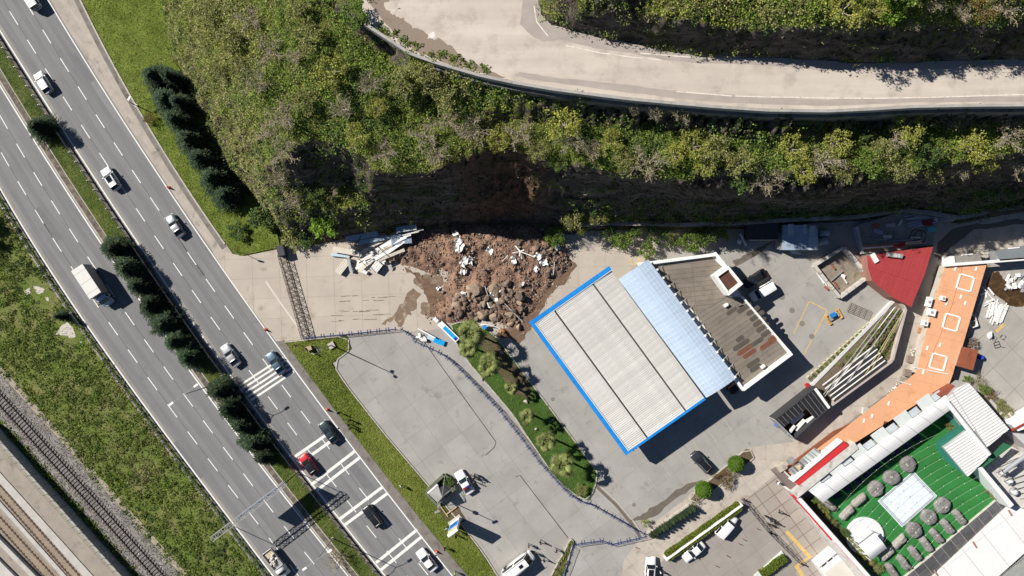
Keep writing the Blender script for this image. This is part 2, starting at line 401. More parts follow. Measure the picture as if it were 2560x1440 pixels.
# ------------------------------------------------------------------ the hill: breaklines -> triangulation -> fine grid
HB = []      # (photo x, photo y, z)
def bl(z, pts):
    for (x, y), (x2, y2) in zip(pts, pts[1:]):
        n = max(1, int(math.hypot(x2 - x, y2 - y) / 28))
        HB.extend([(x + (x2 - x) * k / n, y + (y2 - y) * k / n, z) for k in range(n)])
    HB.append((pts[-1][0], pts[-1][1], z))
bl(-1.5, [(330, -160), (380, 0), (395, 80), (410, 160), (440, 200), (476, 285), (516, 365), (550, 440), (612, 510), (660, 580), (690, 640), (800, 640), (880, 620), (1000, 604), (1130, 590), (1290, 590), (1400, 602), (1530, 598), (1850, 596), (2150, 575), (2250, 560), (2400, 585), (2700, 545)])
bl(0.0, [(350, -160), (405, 0), (418, 70), (432, 145), (463, 182), (500, 272), (540, 352), (575, 427), (640, 495), (690, 560), (722, 605), (790, 612), (870, 594), (960, 580), (1050, 568), (1130, 560), (1290, 565), (1390, 575)])
bl(0.0, [(1450, 578), (1530, 574), (1700, 574), (1850, 572), (1950, 562), (2150, 552), (2250, 536), (2400, 560), (2480, 542), (2560, 530), (2700, 520)])
bl(2.9, [(1430, 556), (1530, 552), (1700, 556), (1830, 553), (1930, 546), (2155, 535), (2260, 518), (2400, 538), (2480, 522), (2560, 508), (2700, 500)])
bl(3.4, [(1445, 546), (1530, 540), (1700, 546), (1830, 540), (1930, 533), (2155, 520), (2260, 505), (2400, 524), (2480, 508), (2560, 494), (2700, 486)])
bl(2.0, [(800, 592), (900, 578), (1000, 566), (1100, 552)])
bl(8.0, [(770, 530), (900, 514), (1050, 505), (1180, 508), (1280, 500), (1400, 505), (1550, 500), (1700, 504), (1850, 506), (2000, 512), (2200, 490), (2400, 476), (2560, 462), (2700, 455)])
bl(12.5, [(960, 470), (1060, 468), (1190, 452), (1270, 445), (1380, 455), (1550, 466), (1700, 472), (1850, 480), (2000, 490), (2200, 466), (2400, 440), (2560, 424), (2700, 415)])
bl(18.0, [(935, 430), (990, 438), (1060, 440), (1150, 402), (1230, 374), (1290, 384), (1380, 402), (1480, 422), (1600, 442), (1750, 462), (1900, 472), (2050, 477), (2200, 452), (2330, 420), (2450, 398), (2560, 382), (2700, 370)])
bl(19.0, [(1000, 405), (1150, 370), (1280, 350), (1400, 370), (1600, 405), (1900, 440), (2200, 415), (2450, 365), (2700, 335)])
bl(20.0, [(1150, 310), (1280, 300), (1400, 310), (1600, 330), (1900, 350), (2200, 340), (2450, 320), (2700, 310)])
# hollow in the western part of the cliff
bl(9.5, [(760, 500), (800, 462), (880, 466)])
bl(13.0, [(740, 450), (790, 415), (880, 425)])
bl(17.5, [(712, 395), (740, 355), (800, 350), (870, 370), (915, 400)])
# slope towards the highway
bl(6.5, [(440, -160), (462, 0), (485, 120), (522, 215), (560, 300), (598, 390), (652, 462), (705, 520)])
bl(3.0, [(735, 575), (700, 545)])
bl(12.5, [(500, -160), (520, 0), (552, 130), (592, 245), (628, 335), (668, 410), (715, 445)])
bl(17.0, [(560, -160), (600, 0), (640, 150), (680, 280), (705, 340)])
bl(20.0, [(700, -160), (720, 60), (780, 200), (850, 290), (950, 330), (1060, 280)])
WALL_PX = [(870, 20), (909, 57), (1025, 133), (1080, 153), (1130, 168), (1200, 188), (1280, 205), (1380, 222), (1470, 234), (1567, 246), (1680, 257), (1800, 267), (1920, 275), (2070, 277), (2180, 272), (2282, 266), (2420, 263), (2560, 262), (2720, 262)]
bl(21.3, [(830, 30), (880, 80), (960, 132)])
bl(20.8, [(x, y + 11) for x, y in WALL_PX[3:]])
bl(25.0, [(x, y - 7) for x, y in WALL_PX[1:]])
bl(24.8, [(860, -10), (840, -160)])
BANK_PX = [(1340, -160), (1347, 0), (1354, 38), (1374, 58), (1430, 76), (1530, 98), (1680, 131), (1800, 139), (1920, 143), (2070, 152), (2170, 158), (2350, 153), (2560, 148), (2720, 144)]
bl(25.0, BANK_PX)
bl(25.9, [(1360, -160), (1366, 0), (1378, 36), (1432, 62), (1530, 84), (1680, 112), (1800, 122), (1920, 129), (2070, 138), (2170, 144), (2350, 140), (2560, 134), (2720, 130)])
bl(28.5, [(1440, 38), (1500, 46), (1560, 52)])
bl(30.0, [(1620, 52), (1700, 58), (1800, 66), (1900, 76)])
bl(31.0, [(1960, 74), (2070, 72), (2170, 70), (2350, 64), (2560, 60), (2720, 60)])
bl(31.5, [(1420, -100), (1500, -10), (1700, 10), (1900, 20)])
bl(32.5, [(1960, 20), (2170, 20), (2560, 10), (2720, 0)])
bl(36.0, [(1500, -160), (2000, -160), (2720, -160)])
bl(23.0, [(700, -260), (560, -260)])
bl(25.0, [(900, -260), (1100, -260), (1250, -260)])
bl(36.0, [(1600, -300), (2720, -300)])
H3 = [P(*h) for h in HB]
_v, _e, _f, _a, _b2, _c = delaunay_2d_cdt([Vector((p.x, p.y)) for p in H3], [], [], 0, 1e-4)
HV = np.array([[v.x, v.y] for v in _v]); HZ = np.array([H3[o[0]].z for o in _a]); HT = np.array([list(t) for t in _f])
GX0, GX1, GY0, GY1, GS = -72.0, 98.0, 4.0, 66.0, 0.36
gx = np.arange(GX0, GX1, GS); gy = np.arange(GY0, GY1, GS); GXX, GYY = np.meshgrid(gx, gy); GZ = np.full(GXX.shape, -9.0)
for t in HT:
    (x0, y0), (x1, y1), (x2, y2) = HV[t]; d = (x1 - x0) * (y2 - y0) - (x2 - x0) * (y1 - y0)
    if abs(d) < 1e-9: continue
    i0 = max(0, int((min(x0, x1, x2) - GX0) / GS)); i1 = min(len(gx), int((max(x0, x1, x2) - GX0) / GS) + 2)
    j0 = max(0, int((min(y0, y1, y2) - GY0) / GS)); j1 = min(len(gy), int((max(y0, y1, y2) - GY0) / GS) + 2)
    if i1 <= i0 or j1 <= j0: continue
    X = GXX[j0:j1, i0:i1]; Y = GYY[j0:j1, i0:i1]
    a = ((x1 - X) * (y2 - Y) - (x2 - X) * (y1 - Y)) / d; b = ((x2 - X) * (y0 - Y) - (x0 - X) * (y2 - Y)) / d; c = 1 - a - b
    k = (a >= -1e-6) & (b >= -1e-6) & (c >= -1e-6)
    GZ[j0:j1, i0:i1][k] = (a * HZ[t[0]] + b * HZ[t[1]] + c * HZ[t[2]])[k]
def smooth_noise(shape, cell, seed):
    rs = np.random.RandomState(seed); h, w = shape; gh, gw = int(h / cell) + 3, int(w / cell) + 3; g = rs.uniform(-1, 1, (gh, gw))
    y = np.arange(h) / cell; x = np.arange(w) / cell; yi = y.astype(int); xi = x.astype(int); fy = y - yi; fx = x - xi
    fy = fy * fy * (3 - 2 * fy); fx = fx * fx * (3 - 2 * fx); fy = fy[:, None]; fx = fx[None, :]
    return (g[np.ix_(yi, xi)] * (1 - fx) + g[np.ix_(yi, xi + 1)] * fx) * (1 - fy) + (g[np.ix_(yi + 1, xi)] * (1 - fx) + g[np.ix_(yi + 1, xi + 1)] * fx) * fy
ZU = 25.0
SLP = np.hypot(*np.gradient(GZ, GS))
ROADP = [(p.x, p.y) for p in poly_px([(x, y - 4) for x, y in WALL_PX], 25.0)] + [(p.x, p.y) for p in poly_px(list(reversed(BANK_PX)), 25.0)]
on_road = inside(GXX, GYY, ROADP)
# heights used for everything that stands on the hill
GZS = GZ.copy()
amp = np.clip(SLP, 0.12, 1.6) * np.clip((GZ - 0.2) / 1.5, 0, 1)
n_all = smooth_noise(GZ.shape, 10, 1) * 0.8 + (.5 - np.abs(smooth_noise(GZ.shape, 5, 2))) * 0.8 + (.5 - np.abs(smooth_noise(GZ.shape, 2.5, 3))) * 0.45 + smooth_noise(GZ.shape, 1.2, 4) * .2
GZ = np.where(on_road, np.minimum(GZ, ZU) - 0.3, GZ + n_all * amp)
def hz(x, y):
    i = np.clip(((np.asarray(x) - GX0) / GS), 0, len(gx) - 1.001); j = np.clip(((np.asarray(y) - GY0) / GS), 0, len(gy) - 1.001)
    ii = i.astype(int); jj = j.astype(int); fi = i - ii; fj = j - jj
    return (GZ[jj, ii] * (1 - fi) + GZ[jj, ii + 1] * fi) * (1 - fj) + (GZ[jj + 1, ii] * (1 - fi) + GZ[jj + 1, ii + 1] * fi) * fj
def slope_at(x, y):
    i = np.clip(((np.asarray(x) - GX0) / GS).astype(int), 0, len(gx) - 1); j = np.clip(((np.asarray(y) - GY0) / GS).astype(int), 0, len(gy) - 1)
    return SLP[j, i]
def on_hill(px, py):
    """where the view ray through a photograph pixel meets the hill"""
    lo = None
    for z in np.arange(38, -0.5, -0.25):
        p = P(px, py, z)
        if float(hz(p.x, p.y)) >= z: return Vector((p.x, p.y, float(hz(p.x, p.y))))
    p = P(px, py, 0); return Vector((p.x, p.y, max(0.0, float(hz(p.x, p.y)))))
keep = np.zeros(GZ.shape, bool); keep[:-1, :-1] = (GZ[:-1, :-1] > -1.0) | (GZ[1:, :-1] > -1.0) | (GZ[:-1, 1:] > -1.0) | (GZ[1:, 1:] > -1.0)
keep[:-1, :-1] &= (GZ[:-1, :-1] > -8) & (GZ[1:, :-1] > -8) & (GZ[:-1, 1:] > -8) & (GZ[1:, 1:] > -8)
jj, ii = np.nonzero(keep); W_ = GZ.shape[1]
F = np.stack([jj * W_ + ii, jj * W_ + ii + 1, (jj + 1) * W_ + ii + 1, (jj + 1) * W_ + ii], 1)
Vv = np.stack([GXX.ravel(), GYY.ravel(), GZ.ravel()], 1)
used = np.unique(F); remap = -np.ones(len(Vv), int); remap[used] = np.arange(len(used))
me = bpy.data.meshes.new('hillside'); me.from_pydata(Vv[used].tolist(), [], remap[F].tolist())
# what each spot is made of: bare slide scar (red soil), otherwise rock where steep, turf where flat
sc_px = P(1270, 455, 11)
dx = (Vv[used][:, 0] - P(1262, 478, 10).x) / 6.2; dy = (Vv[used][:, 1] - P(1262, 478, 10).y) / 8.0
scar = np.clip(1.5 - np.sqrt(dx * dx + dy * dy) * 1.1 + n_all.ravel()[used] * 0.35, 0, 1)
ca = me.attributes.new('scar', 'FLOAT', 'POINT'); ca.data.foreach_set('value', scar.astype(np.float32))
hm = bpy.data.materials.new('hillside'); hm.use_nodes = True; nt = hm.node_tree; N = nt.nodes; L = nt.links; bsdf = N['Principled BSDF']
bsdf.inputs['Roughness'].default_value = 0.95; bsdf.inputs['Specular IOR Level'].default_value = 0.1
def nz(scale, det=6, vec=None, rough=0.62):
    n = N.new('ShaderNodeTexNoise'); n.inputs['Scale'].default_value = scale; n.inputs['Detail'].default_value = det; n.inputs['Roughness'].default_value = rough
    L.new(vec or tco.outputs['Object'], n.inputs['Vector']); return n.outputs['Fac']
def mr(f, a, b, c=0.0, d=1.0):
    r = N.new('ShaderNodeMapRange'); r.inputs[1].default_value = a; r.inputs[2].default_value = b; r.inputs[3].default_value = c; r.inputs[4].default_value = d; L.new(f, r.inputs[0]); return r.outputs[0]
def mx(f, a, b):
    x = N.new('ShaderNodeMix'); x.data_type = 'RGBA'
    for s, v in ((0, f), (6, a), (7, b)):
        if hasattr(v, 'links'): L.new(v, x.inputs[s])
        else: x.inputs[s].default_value = v if s == 0 else lin(v)
    return x.outputs[2]
tco = N.new('ShaderNodeTexCoord'); geo = N.new('ShaderNodeNewGeometry'); sep = N.new('ShaderNodeSeparateXYZ'); L.new(geo.outputs['True Normal'], sep.inputs[0])
mpz = N.new('ShaderNodeMapping'); mpz.inputs['Scale'].default_value = (0.35, 0.35, 1.6); L.new(tco.outputs['Object'], mpz.inputs['Vector'])
turf = mx(mr(nz(0.16), 0.42, 0.6), (0.095, 0.130, 0.022), (0.165, 0.165, 0.050)); turf = mx(mr(nz(0.5), 0.58, 0.72), turf, (0.16, 0.13, 0.075))
rock = mx(mr(nz(0.7, 8, mpz.outputs[0]), 0.38, 0.62), (0.040, 0.033, 0.029), (0.165, 0.140, 0.118)); rock = mx(mr(nz(0.22), 0.56, 0.68), rock, (0.045, 0.060, 0.020))
red = mx(mr(nz(0.8, 8), 0.4, 0.62), (0.085, 0.048, 0.030), (0.165, 0.095, 0.058))
st = mr(sep.outputs[2], 0.50, 0.72, 1.0, 0.0); base = mx(st, turf, rock)
at = N.new('ShaderNodeAttribute'); at.attribute_name = 'scar'; base = mx(at.outputs['Fac'], base, red)
L.new(base, bsdf.inputs['Base Color'])
bn = N.new('ShaderNodeBump'); bn.inputs['Strength'].default_value = 0.9; bn.inputs['Distance'].default_value = 0.7; L.new(nz(1.3, 12, None, .72), bn.inputs['Height']); L.new(bn.outputs[0], bsdf.inputs['Normal'])
me.materials.append(hm); me.polygons.foreach_set('use_smooth', [True] * len(me.polygons))
hill = link('hillside', me); struct(hill, 'steep hill with a dark rock cliff and red landslide scar')

# ------------------------------------------------------------------ upper road with parapet wall
m_up = mat('upper_road', (0.52, 0.462, 0.405), 0.92, 0.10, 0.18, 0.08, 16, 0.2, streak=(0.0, 0.05, 0.5, 0.14), stain=((0.40, 0.35, 0.305), 0.35, 0.50, 0.68))
m_up2 = mat('patched_asphalt', (0.37, 0.325, 0.295), 0.92, 0.12, 0.4, 0.08, 16, 0.2, streak=(0.0, 0.05, 0.6, 0.08))
m_dirt = mat('dirt_lay_by', (0.285, 0.225, 0.18), 0.95, 0.25, 0.5, 0.2, 10, 0.5, col2=(0.23, 0.185, 0.145))
ZU = 25.0
up_out = [(x, y - 4) for x, y in WALL_PX] + list(reversed(BANK_PX))
UP = MB().prism(poly_px([(890, -160)] + [(x, y - 2) for x, y in WALL_PX[1:]] + list(reversed(BANK_PX)), ZU), ZU - 0.4, ZU).build('upper_road', m_up); struct(UP, 'pale dusty road curving along the top of the hill')
def rough_outline(pts, amp, n=5):
    out = []
    for i in range(len(pts)):
        a = pts[i]; b = pts[(i + 1) % len(pts)]
        for k in range(n): out.append((a[0] + (b[0] - a[0]) * k / n + R.uniform(-amp, amp), a[1] + (b[1] - a[1]) * k / n + R.uniform(-amp, amp)))
    return out
def patch(pts, z, m, name, par, amp=2.5, n=5, zz=ZU):
    q = rough_outline(pts, amp, n); return MB().prism(poly_px(q, zz), None, zz + z).build(name, m, par)
patch([(905, -20), (948, 42), (1025, 122), (1105, 154), (1200, 182), (1262, 196), (1215, 172), (1165, 150), (1130, 118), (1098, 96), (1075, 98), (1060, 78), (1030, 70), (1012, 48), (985, 40), (990, 15), (975, -20)], 0.006, m_dirt, 'dirt_patch', UP, 4)
patch([(1348, -20), (1350, 38), (1372, 60), (1430, 78), (1530, 99), (1680, 132), (1920, 145), (2070, 153), (2250, 157), (2560, 150), (2560, 170), (2250, 176), (2050, 176), (1920, 164), (1750, 158), (1650, 147), (1560, 130), (1490, 122), (1400, 98), (1360, 105), (1330, 90), (1300, 60), (1310, -20)], 0.007, m_up2, 'patched_strip', UP, 1.5)
patch([(1280, 190), (1380, 206), (1567, 232), (1800, 255), (1920, 262), (2070, 264), (2280, 256), (2560, 254), (2560, 240), (2250, 246), (2070, 248), (1920, 244), (1700, 228), (1500, 204), (1400, 196), (1300, 180)], 0.0075, m_up2, 'dusty_margin', UP, 1.5)
for q in ([(1015, 2), (1040, -4), (1066, 10), (1062, 40), (1040, 52), (1010, 40)], [(1095, 60), (1108, 35), (1130, 45), (1132, 70), (1112, 88), (1098, 80)], [(960, 5), (985, 2), (1000, 20), (985, 36), (965, 25)]):
    patch(q, 0.010, m_up, 'worn_concrete_patch', UP, 4, 6)
patch([(1071, 86), (1084, 80), (1090, 90), (1080, 98), (1072, 95)], 0.012, mat('lime_spill', (0.75, 0.70, 0.66)), 'lime_spill', UP, 2)
m_oldpaint = mat('worn_paint', (0.70, 0.65, 0.59), 0.85, 0.15, 2, 0.2, 9, stain=((0.50, 0.44, 0.38), 1.6, 0.5, 0.62))
for pl in ([(1412, 113), (1500, 132), (1580, 143), (1660, 151)], [(1690, 229), (1760, 234), (1830, 240)], [(1838, 240), (1895, 242), (1960, 243), (2070, 245), (2180, 246), (2300, 244), (2440, 240), (2600, 235)], [(1335, 15), (1342, 55), (1370, 90)], [(1600, 133), (1700, 141), (1800, 148), (1900, 152)]):
    ribbon(MB(), poly_px(pl, ZU), 0.16, None, ZU + 0.013).build('worn_line', m_oldpaint, UP)
# parapet: separate cast sections on the retaining wall
m_parapet = mat('parapet_concrete', (0.36, 0.345, 0.325), 0.9, 0.2, 0.8, 0.12, 10, 0.2, rnd=0.06)
PW = thing('parapet_wall', 'long grey concrete parapet wall along the outer edge of the upper road', 'wall', P(1280, 205, ZU))
wpts = poly_px(WALL_PX[1:], ZU + 0.9)
for a, b in zip(wpts, wpts[1:]):
    nseg = max(1, int((b - a).length / 3.0))
    for k in range(nseg):
        p = a.lerp(b, k / nseg); q = a.lerp(b, (k + 1) / nseg); d = (q - p).normalized() * 0.015
        ribbon(MB(), [p + d, q - d], 0.42, ZU - 0.4, ZU + 0.9 + R.uniform(-0.02, 0.02)).build('wall_section', m_parapet, PW)
m_retain = mat('retaining_concrete', (0.16, 0.15, 0.14), 0.95, 0.3, 0.4, 0.2, 6, 0.4, stain=((0.06, 0.07, 0.035), 0.5, 0.52, 0.66))
ribbon(MB(), [p + Vector((0, -0.03, 0)) for p in wpts[2:]], 1.3, 19.0, ZU - 0.41).build('retaining_face', m_retain, PW)

# low retaining wall at the foot of the cliff
LW_PX = [(1440, 557), (1530, 553), (1620, 555), (1700, 557), (1830, 554), (1930, 547), (2050, 541), (2155, 536), (2260, 519), (2330, 528), (2400, 539), (2480, 523), (2560, 509), (2640, 500)]
FW = thing('retaining_wall', 'low stained concrete retaining wall along the foot of the shaded cliff', 'wall', P(1800, 555))
lw = poly_px(LW_PX, 2.9)
ribbon(MB(), [p + Vector((0, -0.35, 0)) for p in lw], 0.55, -0.1, 2.75).build('wall_face', m_retain, FW)
for a, b in zip(lw, lw[1:]):
    n_ = max(1, int((b - a).length / 2.5))
    for k in range(n_):
        ribbon(MB(), [a.lerp(b, k / n_ + 0.004) + Vector((0, -0.35, 0)), a.lerp(b, (k + 1) / n_ - 0.004) + Vector((0, -0.35, 0))], 0.7, 2.75, 2.92).build('coping_stone', mat('coping', (0.30, 0.275, 0.24), 0.95, 0.3, 0.8, 0.2, 8, 0.2, rnd=0.15), FW)

# ------------------------------------------------------------------ station yard: cast slabs over a darker bed
YARD = [(690, 853), (640, 786), (600, 733), (556, 668), (532, 632), (552, 622), (576, 634), (612, 640), (700, 622), (790, 600), (900, 580), (1100, 552), (1400, 565), (1700, 565), (1940, 555), (2160, 542), (2280, 522), (2400, 550), (2720, 505), (2720, 1600), (1200, 1600), (1245, 1440), (1210, 1385), (1150, 1305), (1062, 1203), (957, 1079), (868, 965), (832, 908), (880, 872), (868, 838), (712, 853)]
yard = MB().prism(poly_px(YARD), -0.1, 0.0).build('yard_bed', m_joint); struct(yard, 'dark joints under the concrete yard')
BE = [(690, 853), (640, 786), (600, 733), (556, 668), (532, 632), (552, 622), (576, 634), (612, 640), (700, 622), (790, 600), (900, 580), (1100, 552), (1400, 565), (1640, 565), (1640, 640), (1560, 690), (1322, 806), (1290, 860), (1230, 830), (1150, 812), (1060, 828), (868, 836), (712, 853)]
be = bpy.data.objects.new('forecourt', None); COL.objects.link(be); struct(be, 'beige concrete forecourt of the station entrance')
slabs(be, 'slab', poly_px(BE), ang_px(1, -0.035), 4.85, 3.6, 0.03, m_beige, 0.022, 0.005, origin=P(835, 690)[:2])
GA = ang_px(190, 262)
GL = [(868, 838), (1060, 828), (1150, 812), (1230, 830), (1290, 860), (1322, 806), (1560, 690), (1640, 640), (1640, 562), (1940, 555), (2160, 542), (2172, 680), (2245, 748), (2020, 965), (1935, 1050), (1985, 1105), (1872, 1118), (1620, 1320), (1560, 1400), (1530, 1600), (1200, 1600), (1245, 1440), (1210, 1385), (1150, 1305), (1062, 1203), (957, 1079), (868, 965), (832, 908), (880, 872)]
gl = bpy.data.objects.new('parking_ground', None); COL.objects.link(gl); struct(gl, 'grey concrete ground of the filling station and its parking')
slabs(gl, 'slab', poly_px(GL), GA, 4.7, 4.4, 0.03, m_grey, 0.02, 0.005, origin=P(1050, 832)[:2])
SL = [(2160, 542), (2280, 522), (2400, 550), (2720, 505), (2720, 656), (2467, 656), (2363, 660), (2290, 930), (2100, 1072), (1990, 1160), (1940, 1185), (1872, 1118), (1985, 1105), (1935, 1050), (2020, 965), (2245, 748), (2172, 680)]
sl_ = bpy.data.objects.new('service_lane', None); COL.objects.link(sl_); struct(sl_, 'dusty concrete lane behind the orange roofed building')
slabs(sl_, 'slab', poly_px(SL), ang_px(1, 0.02), 6.0, 5.0, 0.03, m_warm, 0.04, 0.005, origin=P(2430, 600)[:2])
DR = [(1872, 1118), (1940, 1185), (1862, 1250), (1665, 1392), (1640, 1420), (1610, 1600), (1530, 1600), (1560, 1400), (1620, 1320)]
dr = bpy.data.objects.new('driveway', None); COL.objects.link(dr); struct(dr, 'dusty beige driveway between the planted strips')
slabs(dr, 'slab', poly_px(DR), ang_px(1, -0.72), 5.0, 4.0, 0.03, m_warm, 0.03, 0.005, origin=P(1750, 1290)[:2])
SP = [(1665, 1392), (1862, 1250), (1930, 1330), (2000, 1412), (1900, 1600), (1610, 1600), (1640, 1420)]
sp = bpy.data.objects.new('small_car_park', None); COL.objects.link(sp); struct(sp, 'grey concrete car park below the long hedge')
slabs(sp, 'slab', poly_px(SP), ang_px(1, -0.72), 4.6, 4.6, 0.03, mat('car_park_concrete', (0.30, 0.275, 0.25), 0.9, 0.10, 0.4, 0.08, 18, 0.12, rnd=0.05), 0.03, 0.005, origin=P(1750, 1400)[:2])
RPV = [(1862, 1250), (1940, 1185), (1985, 1240), (2170, 1445), (2200, 1600), (1900, 1600), (2000, 1412), (1930, 1330)]
rp = bpy.data.objects.new('restaurant_pavement', None); COL.objects.link(rp); struct(rp, 'grey paving with dark red joints in front of the restaurant')
MB().prism(poly_px(RPV), None, 0.012).build('red_joint_bed', mat('red_joint', (0.17, 0.095, 0.08), 0.9, 0.2, 1.5), rp)
slabs(rp, 'slab', poly_px(RPV), ang_px(1, -0.72), 2.7, 2.2, 0.034, mat('pavement_slab', (0.335, 0.30, 0.265), 0.9, 0.10, 0.5, 0.08, 18, 0.12, rnd=0.06), 0.10, 0.014, origin=P(1985, 1240)[:2])
RY = [(2480, 656), (2720, 656), (2720, 1130), (2545, 1100), (2440, 962), (2380, 955), (2405, 880)]
ry = bpy.data.objects.new('east_yard', None); COL.objects.link(ry); struct(ry, 'grey slab yard beyond the orange roof')
slabs(ry, 'slab', poly_px(RY), ang_px(1, 1.02), 5.4, 4.8, 0.03, mat('east_concrete', (0.36, 0.34, 0.31), 0.9, 0.12, 0.4, 0.08, 18, 0.12, rnd=0.06), 0.09, 0.005, origin=P(2483, 920)[:2])
# ------------------------------------------------------------------ vegetation
m_leaf = mat('leaves', (0.1, 0.1, 0.03), 0.7, 0.0, 1, 0.0, 5, 0, spec=0.2, attr='tint', isl=0.30, rnd=0.14, trans=0.22)
m_needle = mat('needles', (0.1, 0.1, 0.03), 0.75, 0.0, 1, 0.0, 5, 0, spec=0.15, attr='tint', isl=0.4, rnd=0.35)
m_bark = mat('bark', (0.17, 0.145, 0.115), 0.95, 0.25, 2, 0.2, 9)
m_twig = mat('pale_bark', (0.34, 0.29, 0.235), 0.95, 0.2, 2, 0.1, 9, rnd=0.15)
m_barkd = mat('dark_bark', (0.07, 0.052, 0.038), 0.95, 0.25, 2, 0.2, 9)
PAL = {'Y': [(.31, .32, .055), (.24, .26, .05), (.37, .37, .09), (.20, .235, .045)],
       'O': [(.19, .205, .06), (.24, .245, .08), (.15, .175, .045), (.27, .26, .11)],
       'G': [(.105, .175, .03), (.15, .225, .035), (.08, .135, .025), (.20, .26, .06)],
       'D': [(.07, .12, .03), (.10, .155, .042), (.05, .09, .024), (.14, .19, .055)],
       'B': [(.16, .29, .025), (.21, .34, .04), (.11, .20, .02), (.25, .37, .06)],
       'T': [(.28, .26, .12), (.24, .23, .13), (.32, .30, .13)],
       'R': [(.18, .11, .04), (.15, .11, .04), (.22, .15, .05)],
       'C': [(.020, .040, .020), (.032, .056, .026), (.014, .026, .016), (.055, .082, .036)],
       'L': [(.135, .19, .020), (.175, .215, .026), (.10, .155, .018), (.23, .22, .055), (.19, .16, .06)],
       'V': [(.135, .22, .030), (.20, .25, .042), (.10, .17, .026), (.25, .25, .07), (.17, .26, .032)],
       'K': [(.10, .20, .012), (.13, .24, .018), (.08, .16, .012)],
       'H': [(.15, .185, .02), (.19, .21, .03), (.11, .145, .018)]}
def tints(kind, n):
    p = np.array(PAL[kind]); return p[NR.randint(0, len(p), n)] * NR.uniform(0.75, 1.25, (n, 1))
TREE_CACHE = {}
def tree_meshes(kind, var):
    """limbs and crown of a spreading tree, crown radius about 2.3 m, height about 4 m"""
    key = (kind, var)
    if key in TREE_CACHE: return TREE_CACHE[key]
    rr = random.Random(hash(key) % 10007 if False else (ord(kind) * 31 + var)); mb = MB(); tips = []
    bare = kind == 'T'
    mb.tube([(0, 0, -0.5), (0.05, 0, 0.6), (0, 0.05, 1.3)], [0.17, 0.14, 0.11], 6)
    nl = 7 if bare else 6
    for i in range(nl):
        a = 2 * math.pi * i / nl + rr.uniform(-.35, .35); el = rr.uniform(0.35, 1.1); ln = rr.uniform(1.3, 2.0)
        d = Vector((math.cos(a) * math.cos(el), math.sin(a) * math.cos(el), math.sin(el))); s = Vector((0, 0, rr.uniform(0.9, 1.3)))
        e = s + d * ln * 0.55 + Vector((0, 0, .1)); e2 = e + (d + Vector((rr.uniform(-.3, .3), rr.uniform(-.3, .3), .1))) * ln * 0.55
        mb.tube([s, e, e2], [0.075, 0.05, 0.028], 4, cap=False); tips += [e2]
        for j in range(5 if bare else 3):
            t = rr.uniform(0.25, 1.0); b = s.lerp(e, t * 2) if t < .5 else e.lerp(e2, t * 2 - 1)
            f = b + Vector((d.x + rr.uniform(-.9, .9), d.y + rr.uniform(-.9, .9), d.z * .5 + rr.uniform(0, .7))).normalized() * rr.uniform(.5, 1.1)
            mb.tube([b, f], [0.034, 0.018], 3, cap=False); tips.append(f)
            if bare:
                for k in range(5):
                    g0 = b.lerp(f, rr.uniform(.2, 1)); g = g0 + Vector((rr.uniform(-.7, .7), rr.uniform(-.7, .7), rr.uniform(0, .5)))
                    mb.tube([g0, g], [0.024, 0.013], 3, cap=False); tips.append(g)
    lm = bpy.data.meshes.new('limbs_' + kind); lm.from_pydata([tuple(v) for v in mb.v], [], mb.f); lm.materials.append(m_twig if bare or kind in 'YO' else m_bark)
    T = np.array([tuple(t) for t in tips])
    n = {'T': 420, 'Y': 800, 'O': 850, 'G': 1150, 'D': 1100, 'B': 1300, 'R': 600}[kind]
    idx = NR.randint(0, len(T), n); C = T[idx] + NR.normal(scale=0.24 if not bare else 0.18, size=(n, 3))
    if not bare:   # fill the crown with uneven clumps
        m_ = n // 2; na = 14; ang = NR.uniform(0, 6.28, na); rd = np.sqrt(NR.uniform(0.05, 1, na)) * 1.75
        cc = np.stack([np.cos(ang) * rd, np.sin(ang) * rd, 2.9 - rd * rd * 0.28 + NR.uniform(-.3, .4, na)], 1)
        ci = NR.randint(0, na, m_); off = NR.normal(size=(m_, 3)); off /= np.linalg.norm(off, axis=1)[:, None]; off *= NR.uniform(.25, .62, (m_, 1)); off[:, 2] *= 0.7
        C = np.concatenate([C, cc[ci] + off])
    sz = {'T': .09, 'Y': .115, 'O': .11, 'G': .125, 'D': .135, 'B': .16, 'R': .11}[kind]
    cm = quads_mesh('crown_' + kind, leaf_quads(C, sz, 0.3), tints(kind, len(C)), m_leaf)
    TREE_CACHE[key] = (lm, cm); return lm, cm
def tree(name, label, cat, kind, base, r, h, var, group=None):
    """r crown radius, h height in metres"""
    t = thing(name, label, cat, base, R.uniform(0, 6.28), group); lm, cm = tree_meshes(kind, var)
    for nm, me in (('trunk', lm), ('crown', cm)):
        o = link(nm, me, t); o.scale = (r / 2.3, r / 2.3, h / 4.0)
    return t
